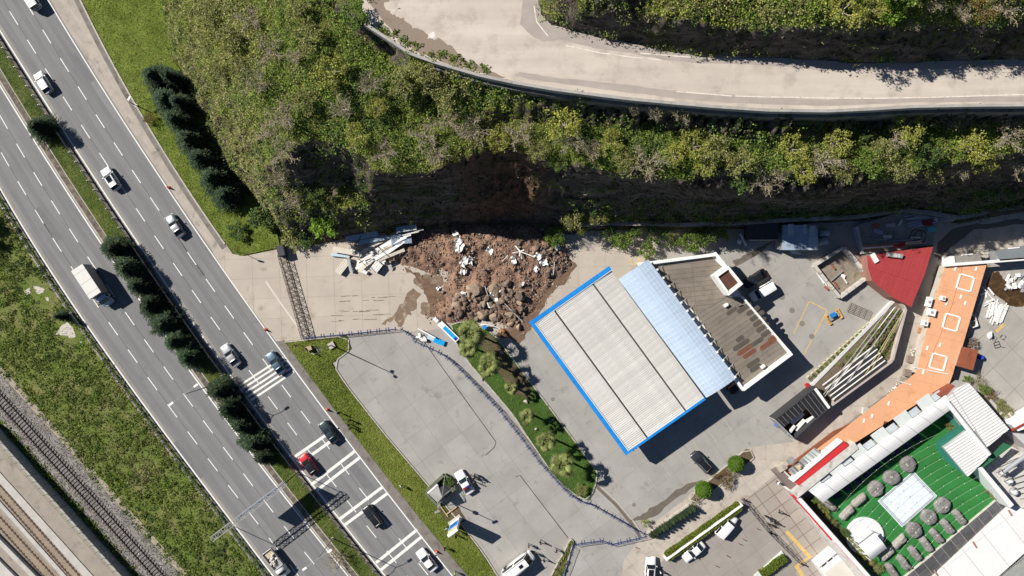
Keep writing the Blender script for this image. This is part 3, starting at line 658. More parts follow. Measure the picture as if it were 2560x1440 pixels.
# (x, y, crown radius px, kind) as seen, on the hill
HT_ = [(1180, 322, 46, 'T'), (1245, 350, 34, 'Y'), (1300, 330, 40, 'T'), (1345, 375, 36, 'O'), (1412, 305, 50, 'Y'), (1395, 400, 30, 'G'), (1430, 350, 42, 'T'), (1480, 372, 36, 'T'), (1530, 350, 36, 'Y'), (1560, 395, 36, 'O'), (1622, 405, 50, 'T'), (1690, 385, 34, 'Y'), (1738, 362, 42, 'Y'), (1795, 372, 48, 'O'), (1765, 415, 34, 'Y'), (1850, 405, 44, 'O'), (1870, 450, 38, 'D'), (1925, 445, 46, 'T'), (1985, 368, 40, 'Y'), (2010, 425, 40, 'Y'), (2068, 400, 46, 'T'), (2105, 352, 44, 'Y'), (2125, 425, 38, 'O'), (2180, 405, 42, 'G'), (2212, 375, 36, 'O'), (2285, 312, 48, 'Y'), (2250, 345, 36, 'T'), (2250, 420, 42, 'O'), (2320, 385, 40, 'D'), (2350, 425, 36, 'O'), (2392, 428, 32, 'T'), (2440, 372, 46, 'Y'), (2490, 395, 40, 'Y'), (2535, 335, 46, 'T'), (2560, 410, 36, 'T'), (2170, 335, 22, 'D'), (2086, 291, 24, 'G'),
       (1640, 268, 22, 'T'), (1708, 272, 24, 'T'), (1588, 258, 18, 'T'),
       (820, 172, 52, 'Y'), (880, 40, 40, 'G'), (700, 290, 58, 'T'), (705, 372, 44, 'T'), (765, 90, 46, 'O'), (670, 120, 42, 'T'), (575, 95, 44, 'O'), (520, 35, 42, 'O'), (620, 45, 38, 'T'), (760, 250, 40, 'O'), (850, 262, 38, 'T'), (925, 205, 38, 'T'), (1000, 205, 44, 'O'), (1060, 178, 36, 'O'), (1108, 235, 44, 'O'), (940, 270, 34, 'Y'), (1060, 335, 40, 'T'), (890, 335, 38, 'Y'), (960, 380, 36, 'T'), (1090, 382, 38, 'T'), (640, 205, 44, 'T'), (600, 165, 36, 'O'), (830, 455, 34, 'T'), (780, 480, 30, 'D'), (722, 500, 36, 'T'), (800, 560, 44, 'B'), (740, 20, 36, 'O'), (1120, 300, 34, 'T'), (690, 440, 34, 'T'), (735, 140, 32, 'T'), (550, 180, 30, 'O'), (660, 330, 34, 'T'),
       (2125, 10, 44, 'Y'), (2190, 12, 34, 'Y'), (2235, 15, 34, 'B'),  (2425, 14, 34, 'T'), (2480, 14, 36, 'R'), (2350, 5, 30, 'T'), (2540, 5, 44, 'T'), (2290, 55, 22, 'T'), (2350, -60, 50, 'O'), (2270, -45, 50, 'G'), (2540, -50, 52, 'O')]
KW = {'T': 'bare grey twiggy', 'Y': 'yellow-green leafing', 'O': 'olive leafed', 'G': 'mid green', 'D': 'dark green', 'B': 'vivid bright green', 'R': 'rust brown'}
def zone(x, y):
    if y < 70 and x > 1300: return 'on the upper bank', 'trees on the bank above the upper road'
    if x > 1130: return 'on the cliff terrace', 'trees on the cliff terrace'
    return 'on the western hill', 'trees on the overgrown western hill'
HT_.sort(key=lambda t: t[0]); cnt = {}
for i, (x, y, r, k) in enumerate(HT_):
    z, g = zone(x, y); c = cnt.get((z, k), 0); cnt[(z, k)] = c + 1
    b = on_hill(x, y); h = r / 17.0 * 1.5
    if b.z > 1: # the crown, not the foot, is seen at x,y
        p = P(x, y, b.z + h * .7); b = Vector((p.x, p.y, float(hz(p.x, p.y))))
    if (x, y) in ((1640, 268), (1708, 272), (1588, 258)): b = Vector((P(x, y, 24.5).x, P(x, y, 24.5).y - 0.8, 21.2)); h = 4.6
    n_ = '%s %s tree from the left %s' % (ordinal(c), KW[k], z)
    tree('hill_tree', n_, 'tree', k, b, r / 17.0, h, i % 3, g)

# undergrowth: many low clumps over the hill
def clumps(base, rad_, hgt, per, kindsel, size):
    n = len(base); k = NR.randint(per[0], per[1], n); idx = np.repeat(np.arange(n), k); m_ = len(idx)
    a = NR.uniform(0, 6.283, m_); q = np.sqrt(NR.uniform(0, 1, m_)); rr = rad_[idx] * q
    C = base[idx].copy(); C[:, 0] += np.cos(a) * rr; C[:, 1] += np.sin(a) * rr; C[:, 2] += hgt[idx] * (1 - q * q) * NR.uniform(.5, 1.0, m_) + 0.05
    kinds = np.array(kindsel); ck = kinds[NR.randint(0, len(kinds), n)] if len(kinds) != n else kinds
    tint = np.zeros((m_, 3))
    for kk in np.unique(ck):
        s = (ck == kk)[idx]; tint[s] = tints(kk, int(s.sum()))
    tint *= NR.uniform(0.7, 1.2, n)[idx][:, None]
    return C, tint
NU = 9000
q = np.stack([NR.uniform(GX0, GX1, NU * 4), NR.uniform(GY0, GY1, NU * 4)], 1); z_ = hz(q[:, 0], q[:, 1]); s_ = slope_at(q[:, 0], q[:, 1])
scd = np.hypot((q[:, 0] - P(1260, 470, 10).x) / 10, (q[:, 1] - P(1260, 470, 10).y) / 9.5)
pn = smooth_noise((400, 400), 22, 9); pn2 = smooth_noise((400, 400), 14, 19)
def patchv(a, q): return a[np.clip(((q[:, 1] - GY0) * 4).astype(int), 0, 399), np.clip(((q[:, 0] - GX0) * 2.2).astype(int), 0, 399)]
ok = (z_ > 0.35) & (~inside(q[:, 0], q[:, 1], ROADP)) & (scd > 1.15) & (NR.uniform(size=len(q)) < np.where(s_ < 1.0, 1.0, np.where((z_ < 9) & (q[:, 0] > P(1390, 0).x) & (z_ > 3), 0.8, np.where(s_ < 1.8, 0.45, 0.10))))
ok &= NR.uniform(size=len(q)) < np.clip(1.0 + patchv(pn2, q) * 0.8, 0.35, 1)
q = q[ok][:NU]; z_ = z_[ok][:NU]; s_ = s_[ok][:NU]; v_ = patchv(pn, q) + NR.normal(scale=.35, size=len(q))
kk = np.where(v_ < -0.55, 'D', np.where(v_ < -0.05, 'G', np.where(v_ < 0.28, 'V', np.where(v_ < 0.62, 'O', np.where(v_ < .8, 'T', 'Y')))))
kk = np.where((s_ > 1.3) & (NR.uniform(size=len(q)) < .8), 'D', kk)
kk = np.where((z_ < 17) & (q[:, 0] < P(720, 0).x) & (NR.uniform(size=len(q)) < .3), 'T', kk); base = np.stack([q[:, 0], q[:, 1], z_], 1); C, tn = clumps(base, NR.uniform(.45, 1.25, len(q)), NR.uniform(.25, 1.0, len(q)), (16, 36), kk, .2)
und = link('undergrowth', quads_mesh('undergrowth', leaf_quads(C, .13, .35), tn * 1.15, m_leaf)); und['kind'] = 'stuff'; und['label'] = 'dense mixed undergrowth of brambles and weeds over the hill'
# loose stones and clods on the steep faces
q = np.stack([NR.uniform(GX0, GX1, 60000), NR.uniform(GY0, GY1, 60000)], 1); z_ = hz(q[:, 0], q[:, 1]); s_ = slope_at(q[:, 0], q[:, 1]); k = (s_ > 1.2) & (z_ > .5) & ~inside(q[:, 0], q[:, 1], ROADP); q, z_ = q[k][:9000], z_[k][:9000]; n = len(q)
cl = np.array([(.13, .105, .088), (.07, .055, .046), (.19, .155, .128), (.10, .075, .058), (.05, .065, .025)])[NR.randint(0, 5, n)]
o = link('cliff_stones', quads_mesh('cliff_stones', leaf_quads(np.stack([q[:, 0], q[:, 1] - .08, z_ + .05], 1), .22, .0, .7, .6), cl, mat('cliff_stone', (.1, .1, .1), .95, 0, 1, 0, 4, attr='tint', isl=.3))); o['kind'] = 'stuff'; o['label'] = 'loose stones and clods clinging to the cliff'
# dry grass stems on the slope
nb = 17000
sl_q = np.stack([NR.uniform(P(430, 0).x, P(720, 0).x, nb * 3), NR.uniform(P(0, 600).y, P(0, 0).y, nb * 3)], 1)
z_ = hz(sl_q[:, 0], sl_q[:, 1]); okk = (z_ > .4) & (z_ < 18); sl_q = sl_q[okk][:nb]; z_ = z_[okk][:nb]
C = np.stack([sl_q[:, 0], sl_q[:, 1], z_ + .18], 1); V = leaf_quads(C, .26, .2, .5, .16)
dry = np.array([(.38, .37, .14), (.28, .32, .08), (.20, .28, .05), (.42, .38, .18)])[NR.randint(0, 4, len(C))]
o = link('slope_grass', quads_mesh('slope_grass', V, dry, m_leaf)); o['kind'] = 'stuff'; o['label'] = 'long dry grass on the slope facing the highway'

# lawns and rough verges
nb = 85000
q = np.stack([NR.uniform(GX0, GX1, nb * 3), NR.uniform(GY0, GY1, nb * 3)], 1); z_ = hz(q[:, 0], q[:, 1]); s_ = slope_at(q[:, 0], q[:, 1]); okk = (z_ > .3) & (s_ < 1.1) & ~inside(q[:, 0], q[:, 1], ROADP); q = q[okk][:nb]; z_ = z_[okk][:nb]
tn = tints('V', len(q)) * (1.5 + .35 * patchv(pn2, q))[:, None]; tn[NR.uniform(size=len(q)) < .25] = (.34, .31, .13)
o = link('hill_grass', quads_mesh('hill_grass', leaf_quads(np.stack([q[:, 0], q[:, 1], z_ + .1], 1), .17, .4, .5, .3), tn, m_leaf)); o['kind'] = 'stuff'; o['label'] = 'yellow-green grass over the gentler parts of the hill'
WD = poly_px([(930, 72), (960, 92), (1000, 112), (1060, 140), (1120, 158), (1165, 172), (1210, 184)], ZU); q = np.array([tuple(WD[i].lerp(WD[i + 1], f)) for i in range(6) for f in NR.uniform(0, 1, 14)]); q[:, :2] += NR.normal(scale=.35, size=(len(q), 2)) + np.array([.5, .7])
C, tn = clumps(q, NR.uniform(.2, .5, len(q)), NR.uniform(.1, .3, len(q)), (8, 20), ['G', 'V', 'V'], .2)
o = link('wall_weeds', quads_mesh('wall_weeds', leaf_quads(C, .12, .4), tn, m_leaf)); o['kind'] = 'stuff'; o['label'] = 'weeds along the inner side of the parapet'
def lawn(name, label, poly, n, kind, size, hgt, z=0.0, mean=None):
    q = scatter_px(poly, n); pz = smooth_noise((300, 300), 18, 5 + n % 7)
    v = pz[np.clip(((q[:, 1] + 60) * 2.4).astype(int) % 300, 0, 299), np.clip(((q[:, 0] + 100) * 1.6).astype(int) % 300, 0, 299)]
    C = np.stack([q[:, 0], q[:, 1], z + NR.uniform(.02, hgt, n)], 1); t = tints(kind, n) * (1 + 0.42 * v[:, None]); t[(v > .3) & (NR.uniform(size=n) < .35)] = (.24, .21, .075)
    o = link(name, quads_mesh(name, leaf_quads(C, size, .4, .5, .24), t, m_leaf)); o['kind'] = 'stuff'; o['label'] = label
def XY(pts, z=0): return [(p.x, p.y) for p in poly_px(pts, z)]
V1 = [(KERB_T(y) + 4, y) for y in range(-20, 640, 40)] + [(600, 640), (700, 618), (690, 565), (640, 500), (575, 432), (540, 358), (500, 280), (463, 190), (432, 150), (418, 70), (405, 0), (398, -20)]
m_lawnbase = mat('lawn_base', (0.115, 0.165, 0.020), 0.95, 0.25, 0.4, 0.3, 8, 0.7, col2=(0.15, 0.195, 0.036))
o = sheet('hillfoot_lawn', V1, 0.06, m_lawnbase, None, -0.1); struct(o, 'bright green lawn between shoulder and hill')
lawn('lawn_grass', 'bright green lawn grass between shoulder and hill foot', XY(V1), 26000, 'L', .12, .14, .06)
V2 = [(712, 857), (868, 841), (877, 871), (829, 908), (866, 967), (955, 1081), (1060, 1205), (1148, 1308), (1207, 1387), (1262, 1470)] + [(VS(y) + 6, y) for y in range(1470, 850, -40)]
o = sheet('roadside_lawn', V2, 0.10, m_lawnbase, None, -0.1); struct(o, 'green lawn strip between highway and parking')
lawn('lawn_grass', 'green lawn grass between highway and parking', XY(V2), 24000, 'L', .12, .13, .10)
kerbs(poly_px([(712, 855), (868, 839), (879, 872), (831, 908), (868, 965), (957, 1079), (1062, 1203), (1150, 1306), (1210, 1385), (1262, 1468)]), 0.2, 0.17, 'kerb_stone', o, 2.4)
V3 = [(LE(y) - 16, y) for y in range(-60, 1500, 40) if LE(y) > -260] + [(470, 1500), (395, 1380), (300, 1270), (205, 1165), (130, 1075), (40, 965), (-20, 915), (-140, 800), (-260, 640)]
m_rough = mat('rough_verge', (0.125, 0.185, 0.030), 0.95, 0.3, 0.25, 0.35, 6, 0.8, col2=(0.16, 0.155, 0.06), stain=((0.17, 0.14, 0.095), 0.22, 0.60, 0.7))
o = sheet('rough_verge', V3, 0.0, m_rough, None, -0.1); struct(o, 'rough overgrown verge between highway and railway')
q = scatter_px(XY(V3), 3600); z_ = np.zeros(len(q))
bare = [P(85, 715), P(98, 725), P(165, 822), P(180, 838), P(118, 745)]
for b_ in bare: q = q[np.hypot(q[:, 0] - b_.x, q[:, 1] - b_.y) > 1.9]
C, tn = clumps(np.stack([q[:, 0], q[:, 1], np.zeros(len(q))], 1), NR.uniform(.35, 1.0, len(q)), NR.uniform(.12, .6, len(q)), (16, 34), np.array(list('DVVGVOT'))[np.clip(((pn[np.clip(((q[:, 1] + 70) * 3).astype(int), 0, 399), np.clip(((q[:, 0] + 110) * 4).astype(int), 0, 399)] + NR.normal(scale=.3, size=len(q))) * 3.5 + 3).astype(int), 0, 6)], .2)
o = link('verge_weeds', quads_mesh('verge_weeds', leaf_quads(C, .12, .3), tn, m_leaf)); o['kind'] = 'stuff'; o['label'] = 'tangled green weeds between highway and railway'
lawn('verge_grass', 'short grass among the verge weeds', XY(V3), 22000, 'V', .12, .14, 0)
m_lime = mat('bare_concrete_patch', (0.52, 0.48, 0.43), 0.9, 0.12, 1.5)
vg = bpy.data.objects['rough_verge']
for pts in ([(68, 722), (75, 720), (76, 734), (66, 737), (60, 730)], [(84, 715), (96, 716), (112, 722), (108, 731), (95, 735), (88, 728)], [(114, 742), (121, 744), (123, 754), (116, 752)], [(150, 818), (168, 804), (182, 818), (190, 842), (180, 846), (165, 838), (148, 838), (140, 836)], [(200, 850), (205, 852), (204, 862), (199, 858)]):
    q_ = rough_outline(pts, 1.5, 3); MB().prism(poly_px(q_), None, 0.03).build('bare_patch', m_lime, vg)
MP = [(LM(y) + 30, y) for y in range(-40, 1500, 40)] + [(RM(y) - 19, y) for y in range(1480, -60, -40)]
lawn('median_grass', 'olive grass along the middle of the median strip', XY(MP), 15000, 'V', .12, .14, .13)

# ------------------------------------------------------------------ conifers
CON = []
def conifer_mesh(seed):
    rs = np.random.RandomState(seed); Vs = []; mb = MB(); mb.tube([(0, 0, -.2), (0, 0, 2.5), (0, 0, 5.2)], [.16, .11, .03], 6)
    h, Rm = 5.4, 2.15; lv = 19
    for i in range(lv):
        z = 0.35 + (h - 0.5) * (i / lv) ** 0.92; rz = Rm * (1 - (z / h)) ** 0.72 * rs.uniform(.85, 1.1); nb_ = int(9 + 5 * (1 - z / h))
        for b in range(nb_):
            a = 2 * math.pi * b / nb_ + rs.uniform(-.3, .3); rl = rz * rs.uniform(.78, 1.18); d = np.array([math.cos(a), math.sin(a), 0]); s = np.array([-d[1], d[0], 0])
            ns = max(2, int(rl / .24))
            for k in range(ns):
                t = (k + .6) / ns * rl; zc = z + 0.22 * t / Rm - 0.30 * (t / Rm) ** 2 + rs.uniform(-.06, .06); w = 0.26 * (1.2 - .6 * t / (rl + .01)); c = d * t + np.array([0, 0, zc])
                for sg in (-1, 1):
                    o_ = d * (.16 + rs.uniform(0, .15)) + s * sg * w * rs.uniform(.8, 1.6); o_[2] -= rs.uniform(0, .1)
                    u = d * .13; Vs.append([c - u, c + o_ * .5 - u * .8 + np.array([0, 0, .03]), c + o_, c + o_ * .45 + u])
    V = np.array(Vs); n = len(V)
    lm = bpy.data.meshes.new('conifer_trunk'); lm.from_pydata([tuple(v) for v in mb.v], [], mb.f); lm.materials.append(m_barkd)
    return lm, quads_mesh('conifer_crown', V, tints('C', n), m_needle)
CON = [conifer_mesh(s) for s in (1, 2, 3, 4)]
def conifer(label, px, py, r, h, i, group, zb=0.1):
    p = P(px, py, h * .45 + zb); t = thing('conifer', label, 'tree', (p.x, p.y, zb), R.uniform(0, 6.28), group)
    for nm, me in zip(('trunk', 'crown'), CON[i % 4]):
        o = link(nm, me, t); k = R.uniform(.85, 1.15); o.scale = (r / 2.15 * k, r / 2.15 / k, h / 5.4)
conifer('lone dark conifer on the median near the upper end', 100, 318, 2.7, 5.2, 0, 'conifers on the median')
for i, (x, y) in enumerate([(285, 620), (318, 668), (346, 714), (376, 760), (408, 806), (438, 852), (472, 892)]):
    conifer('%s dark conifer from the top in the long median row' % ordinal(i), x, y, 2.85 + .35 * math.sin(i * 2.1), 5.0 + .5 * math.sin(i * 1.3), i, 'conifers on the median', .13)
for i, (x, y) in enumerate([(548, 972), (574, 1018), (602, 1062), (632, 1104), (660, 1140)]):
    conifer('%s dark conifer from the top in the short lower median row' % ordinal(i), x, y, 2.75 + .35 * math.sin(i * 2.7), 5.0 + .4 * math.sin(i * 1.9), i + 1, 'conifers on the median', .13)
for i, (x, y, r) in enumerate([(388, 192, 2.9), (430, 196, 2.7), (418, 250, 3.2), (452, 258, 2.4), (442, 302, 2.9), (474, 348, 3.3), (502, 398, 3.0), (534, 446, 3.4), (566, 488, 3.2)]):
    conifer('%s dark conifer from the top in the row at the hill foot' % ordinal(i), x, y, r, 6.4 + .6 * math.sin(i * 2.2), i, 'conifers at the foot of the hill', .05)
tree('broadleaf_tree', 'round dark evergreen at the lower end of the hill foot row', 'tree', 'D', P(668, 552), 2.9, 4.6, 0)
tree('shrub', 'brownish shrub beside the shoulder next to the conifer row', 'shrub', 'R', P(378, 300), 1.3, 1.6, 0)
tree('shrub', 'low dark shrub near the corner of the hill foot lawn', 'shrub', 'D', P(598, 578), 1.8, 1.8, 1)
tree('shrub', 'low shrub with brown earth beside the forecourt corner', 'shrub', 'O', P(735, 600), 2.4, 2.2, 1)
tree('shrub', 'small dark shrub on forecourt edge beside the low bank', 'shrub', 'D', P(770, 596), 2.0, 2.0, 2)
tree('shrub', 'ragged brown shrub on the median near the lower edge', 'shrub', 'T', P(845, 1390), 2.3, 2.6, 2)
tree('broadleaf_tree', 'tree beyond the left edge throwing shade over the verge', 'tree', 'D', P(-72, 560), 3.6, 6.2, 1)
conifer('slim dark cypress in the rough verge beside bare concrete patches', 150, 790, 1.2, 3.4, 1, None, 0)

# shrubs and small trees in front of the low wall
CF = [(1385, 592, 30, 'G'), (1455, 572, 20, 'Y'), (1428, 545, 34, 'O'), (1500, 540, 26, 'O'), (1525, 582, 24, 'D'), (1555, 602, 28, 'G'), (1590, 578, 22, 'D'), (1640, 584, 30, 'D'), (1675, 580, 22, 'O'), (1620, 626, 24, 'G'), (1680, 605, 18, 'D'), (1725, 600, 32, 'G'), (1762, 588, 34, 'D'), (1798, 572, 32, 'G')]
for i, (x, y, r, k) in enumerate(CF):
    h = 1.3 + r / 14.0 * 1.1; wl = y < 560 and r != 32
    b = P(x, y, 3.2 + h * .6) if wl else P(x, y, h * .7)
    tree('cliff_foot_shrub', '%s %s shrub %s' % (ordinal(i), KW[k], 'along the low wall below the cliff, counted from the left'), 'shrub', k, (b.x, b.y, 3.2 if wl else 0.0), r / 14.0, h, i % 3, 'shrubs along the low wall below the cliff')

# ------------------------------------------------------------------ palm island
ISL = [(1128, 812), (1145, 868), (1175, 910), (1205, 945), (1245, 992), (1283, 1037), (1312, 1082), (1348, 1135), (1385, 1190), (1430, 1232), (1455, 1246), (1474, 1250), (1488, 1215), (1494, 1182), (1455, 1128), (1418, 1078), (1342, 977), (1288, 905), (1240, 842), (1225, 828), (1160, 800)]
isl = sheet('planted_island', ISL, 0.14, mat('island_grass_base', (.05, .10, .018), .95, .3, .5, .3, 8, .7), None, 0.0); struct(isl, 'long planted island with palms between parking and pumps')
kerbs(poly_px(ISL + [ISL[0]]), 0.22, 0.2, 'kerb_stone', isl, 2.0)
lawn('island_grass', 'dark green grass under the palms', XY(ISL), 6500, 'G', .12, .16, .14)
sheet('earth_bed', rough_outline([(1190, 842), (1228, 836), (1262, 875), (1290, 912), (1325, 960), (1330, 1000), (1285, 985), (1245, 930), (1210, 880)], 3, 3), 0.155, m_soil, isl)
def frond_mesh(seed):
    rs = random.Random(seed); mb = MB(); mb.tube([(0, 0, 0), (.4, 0, .08), (.8, 0, .10)], [.04, .03, .025], 4, mi=1)
    n = 9
    for i in range(n):
        a = (i - (n - 1) / 2) / (n - 1) * 2.3; ln = 1.0 * (1 - .22 * abs(a) / 1.3) * rs.uniform(.9, 1.08); d = Vector((math.cos(a), math.sin(a), 0)); s = Vector((-d.y, d.x, 0)) * .105
        b = Vector((.74, 0, .10)); m_ = b + d * ln * .55 + Vector((0, 0, .04)); e = b + d * ln + Vector((0, 0, -.22 - .1 * rs.random()))
        mb.add([b, m_ - s, e, m_ + s], [(0, 1, 2, 3)], 0)
    me = bpy.data.meshes.new('frond'); me.from_pydata([tuple(v) for v in mb.v], [], mb.f)
    for m in (mat('palm_frond', (0.155, 0.18, 0.055), 0.55, 0.2, 1.5, 0.1, 6, rnd=0.35, isl=0.25, trans=0.15), mat('palm_stalk', (0.25, 0.24, 0.08), 0.6)): me.materials.append(m)
    me.polygons.foreach_set('material_index', mb.m); return me
FR = [frond_mesh(i) for i in range(3)]
def palm(label, px, py, h, sc, nf=17):
    h += .9; p = P(px, py, h); t = thing('fan_palm', label, 'palm', (p.x, p.y, 0.1), 0, 'fan palms on the planted island')
    MB().tube([(0, 0, 0), (.05, .03, h * .35), (-.03, .05, h * .7), (0, 0, h - .1)], [.26, .2, .19, .16], 8).build('trunk', mat('palm_trunk', (0.15, 0.115, 0.08), 0.95, 0.3, 4, 0.3, 14, 0.4), t, True)
    for i in range(nf):
        o = link('frond', FR[i % 3], t); f = i / nf; o.location = (0, 0, h - .1); o.rotation_euler = (R.uniform(-.25, .25), -.75 if f < .34 else R.uniform(-.15, .45), i * 2.39996 + R.uniform(-.3, .3)); k = sc * R.uniform(.85, 1.3) * (.8 if f < .34 else 1); o.scale = (k, k, k)
for i, (x, y, h, s) in enumerate([(1176, 836, 5.0, 1.4), (1172, 872, 4.0, 1.05), (1221, 912, 4.5, 1.22), (1278, 972, 2.6, .68), (1318, 1042, 3.6, .85), (1366, 1104, 4.6, 1.1), (1407, 1164, 4.9, 1.25)]):
    palm('%s fan palm from the landslide end of the planted island' % ordinal(i), x, y, h, s)
tree('shrub', 'pale spiky shrub at the lower tip of the palm island', 'shrub', 'O', P(1452, 1222), 1.5, 1.6, 1)
m_stone = mat('field_stone', (0.34, 0.30, 0.26), 0.95, 0.25, 2, 0.2, 8, 0.3)
ROCKS = []
for s in range(8):
    bm = bmesh.new(); bmesh.ops.create_icosphere(bm, subdivisions=2, radius=1.0); rs = random.Random(s + 40)
    pl = [(Vector((rs.gauss(0, 1), rs.gauss(0, 1), rs.gauss(0, 1))).normalized(), rs.uniform(.42, .74)) for _ in range(11)]
    for v in bm.verts:
        for nn, d in pl:
            e = v.co.dot(nn) - d
            if e > 0: v.co -= nn * e
        v.co *= rs.uniform(.95, 1.05)
    me = bpy.data.meshes.new('rock'); bm.to_mesh(me); bm.free(); ROCKS.append(me)
def rock_obj(name, p, s, m, rs=R, parent=None):
    me = ROCKS[rs.randrange(8)]; key = me.name + m.name
    if key not in TREE_CACHE: c = me.copy(); c.materials.clear(); c.materials.append(m); TREE_CACHE[key] = c
    o = link(name, TREE_CACHE[key], parent, p); o.scale = (s * rs.uniform(.8, 1.2), s * rs.uniform(.7, 1.1), s * rs.uniform(.55, .85)); o.rotation_euler = (rs.uniform(-.4, .4), rs.uniform(-.4, .4), rs.uniform(0, 6.28)); return o
for i, (x, y, s) in enumerate([(1315, 1003, .55), (1340, 1072, .4), (1382, 1049, .35), (1255, 880, .5), (1205, 948, .35)]):
    tag(rock_obj('garden_boulder', P(x, y) + Vector((0, 0, .25)), s, mat('pale_stone', (0.42, 0.40, 0.37), 0.95, 0.2, 2) if i == 0 else m_stone), 'pale boulder %s' % ['lying in the grass beside the fourth palm', 'at the kerb of the palm island beside the pumps', 'half hidden by the island kerb below the fifth palm', 'in the bare earth of the palm island', 'on the parking side kerb of the palm island'][i], 'boulder')
# topiary balls, hedges
def ball(label, px, py, r):
    n = 2600; d = NR.normal(size=(n, 3)); d /= np.linalg.norm(d, axis=1)[:, None]; C = d * r * NR.uniform(.9, 1.02, (n, 1)); C[:, 2] = C[:, 2] * .9 + r * 1.05
    p = P(px, py, r * 1.4); t = thing('topiary_ball', label, 'shrub', (p.x, p.y, 0.1), 0, 'clipped ball shrubs')
    link('crown', quads_mesh('ball_crown', leaf_quads(C, .09, .1), tints('K', n), m_leaf), t)
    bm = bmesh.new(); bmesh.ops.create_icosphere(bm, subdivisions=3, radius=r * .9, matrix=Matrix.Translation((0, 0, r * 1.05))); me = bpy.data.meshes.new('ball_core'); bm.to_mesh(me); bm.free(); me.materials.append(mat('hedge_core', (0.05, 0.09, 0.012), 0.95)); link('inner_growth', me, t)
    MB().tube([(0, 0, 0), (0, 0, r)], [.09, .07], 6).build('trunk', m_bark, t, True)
ball('clipped ball shrub nearer the parked black car', 1842, 1161, 1.45)
ball('clipped ball shrub at the lower end of the narrow bed', 1761, 1226, 1.5)
def hedge(label, a, b, w, h, kind='H', dens=150, z=0.0):
    A = P(*a, h); B = P(*b, h); d = (B - A); ln = d.length; d.normalize(); s = Vector((-d.y, d.x, 0)); mid = (A + B) / 2
    t = thing('clipped_hedge', label, 'hedge', (mid.x, mid.y, z), 0)
    n = int(dens * ln * (w + h)); u = NR.uniform(-ln / 2, ln / 2, n); f = NR.uniform(0, 2 * h + w, n)
    lat = np.where(f < h, -w / 2, np.where(f < h + w, f - h - w / 2, w / 2)); zz = np.where(f < h, f, np.where(f < h + w, h, 2 * h + w - f))
    wob = 0.12 * np.sin(u * 1.7) + NR.normal(scale=.05, size=n)
    C = np.stack([d.x * u + s.x * (lat + wob * .6), d.y * u + s.y * (lat + wob * .6), zz + wob * .8], 1)
    link('foliage', quads_mesh('hedge_foliage', leaf_quads(C, .10, .2), tints(kind, n), m_leaf), t)
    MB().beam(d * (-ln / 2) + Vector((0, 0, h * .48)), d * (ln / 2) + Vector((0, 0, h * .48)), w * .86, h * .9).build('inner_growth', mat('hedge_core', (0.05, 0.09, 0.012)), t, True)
# ------------------------------------------------------------------ guard rails, gantry, lamps, railway
m_galv = mat('galvanised_steel', (0.40, 0.40, 0.39), 0.5, 0.15, 2, 0.1, 12, metal=0.4, spec=0.4)
m_dark = mat('dark_steel', (0.045, 0.045, 0.05), 0.6, 0.2, 2)
m_white = mat('white_paint', (0.78, 0.77, 0.75), 0.6, 0.06, 1.2, 0.05, 9)
def along(pts, step, s0=0.0):
    """points every step metres with the local heading"""
    out = []; carry = s0
    for a, b in zip(pts, pts[1:]):
        a = Vector(a); b = Vector(b); d = b - a; l = d.length; s = carry
        while s < l: out.append((a + d * (s / l), math.atan2(d.y, d.x))); s += step
        carry = s - l
    return out
def guardrail(label, pts, side, name='guard_rail'):
    """w-profile beam on posts; side +1/-1 puts the posts left or right of the beam"""
    t = thing(name, label, 'guardrail', pts[0]); vs = []; fs = []; pr = [(0.0, .44), (.05, .50), (.0, .57), (.0, .60), (.05, .67), (0.0, .74)]
    L_, R_ = ribbon_pts(pts, 2.0); n = len(pts)
    for i, p in enumerate(pts):
        nn = (L_[i] - R_[i]) / 2
        for o_, z in pr: vs.append(Vector((p[0], p[1], 0)) + nn * (-side) * o_ + Vector((0, 0, z + .13)))
    k = len(pr)
    for i in range(n - 1):
        for j in range(k - 1): fs.append((i * k + j, i * k + j + 1, (i + 1) * k + j + 1, (i + 1) * k + j))
    MB().add(vs, fs).build('rail_beam', m_galv, t)
    pm = None
    for p, a in along([Vector((q[0], q[1], 0)) for q in pts], 2.0):
        nn = Vector((-math.sin(a), math.cos(a), 0)) * side * .12; q = p + nn - wpos(t)
        if pm is None: pm = MB().box((0, 0, .45), (.10, .14, .9)).box((0, -side * .10, .74), (.16, .3, .10)).build('post', m_galv, t, True)
        else: pm2 = pm.copy(); COL.objects.link(pm2); pm = pm2
        pm.location = q; pm.rotation_euler = (0, 0, a)
guardrail('long galvanised guard rail on the median beside the uphill carriageway', line_pts(RM, -15, np.arange(-20, 1500, 60)), -1)
guardrail('long galvanised guard rail between the downhill carriageway and rough verge', line_pts(LE, -13, np.arange(400, 1500, 60)), -1)
# ditch edge beside that rail
ribbon(MB(), line_pts(LE, -22, np.arange(300, 1500, 40)), 0.5, None, 0.02).build('ditch_edge', mat('ditch_concrete', (0.30, 0.27, 0.23), 0.95, 0.3, 1.5, 0.2, 9), bpy.data.objects['rough_verge'])

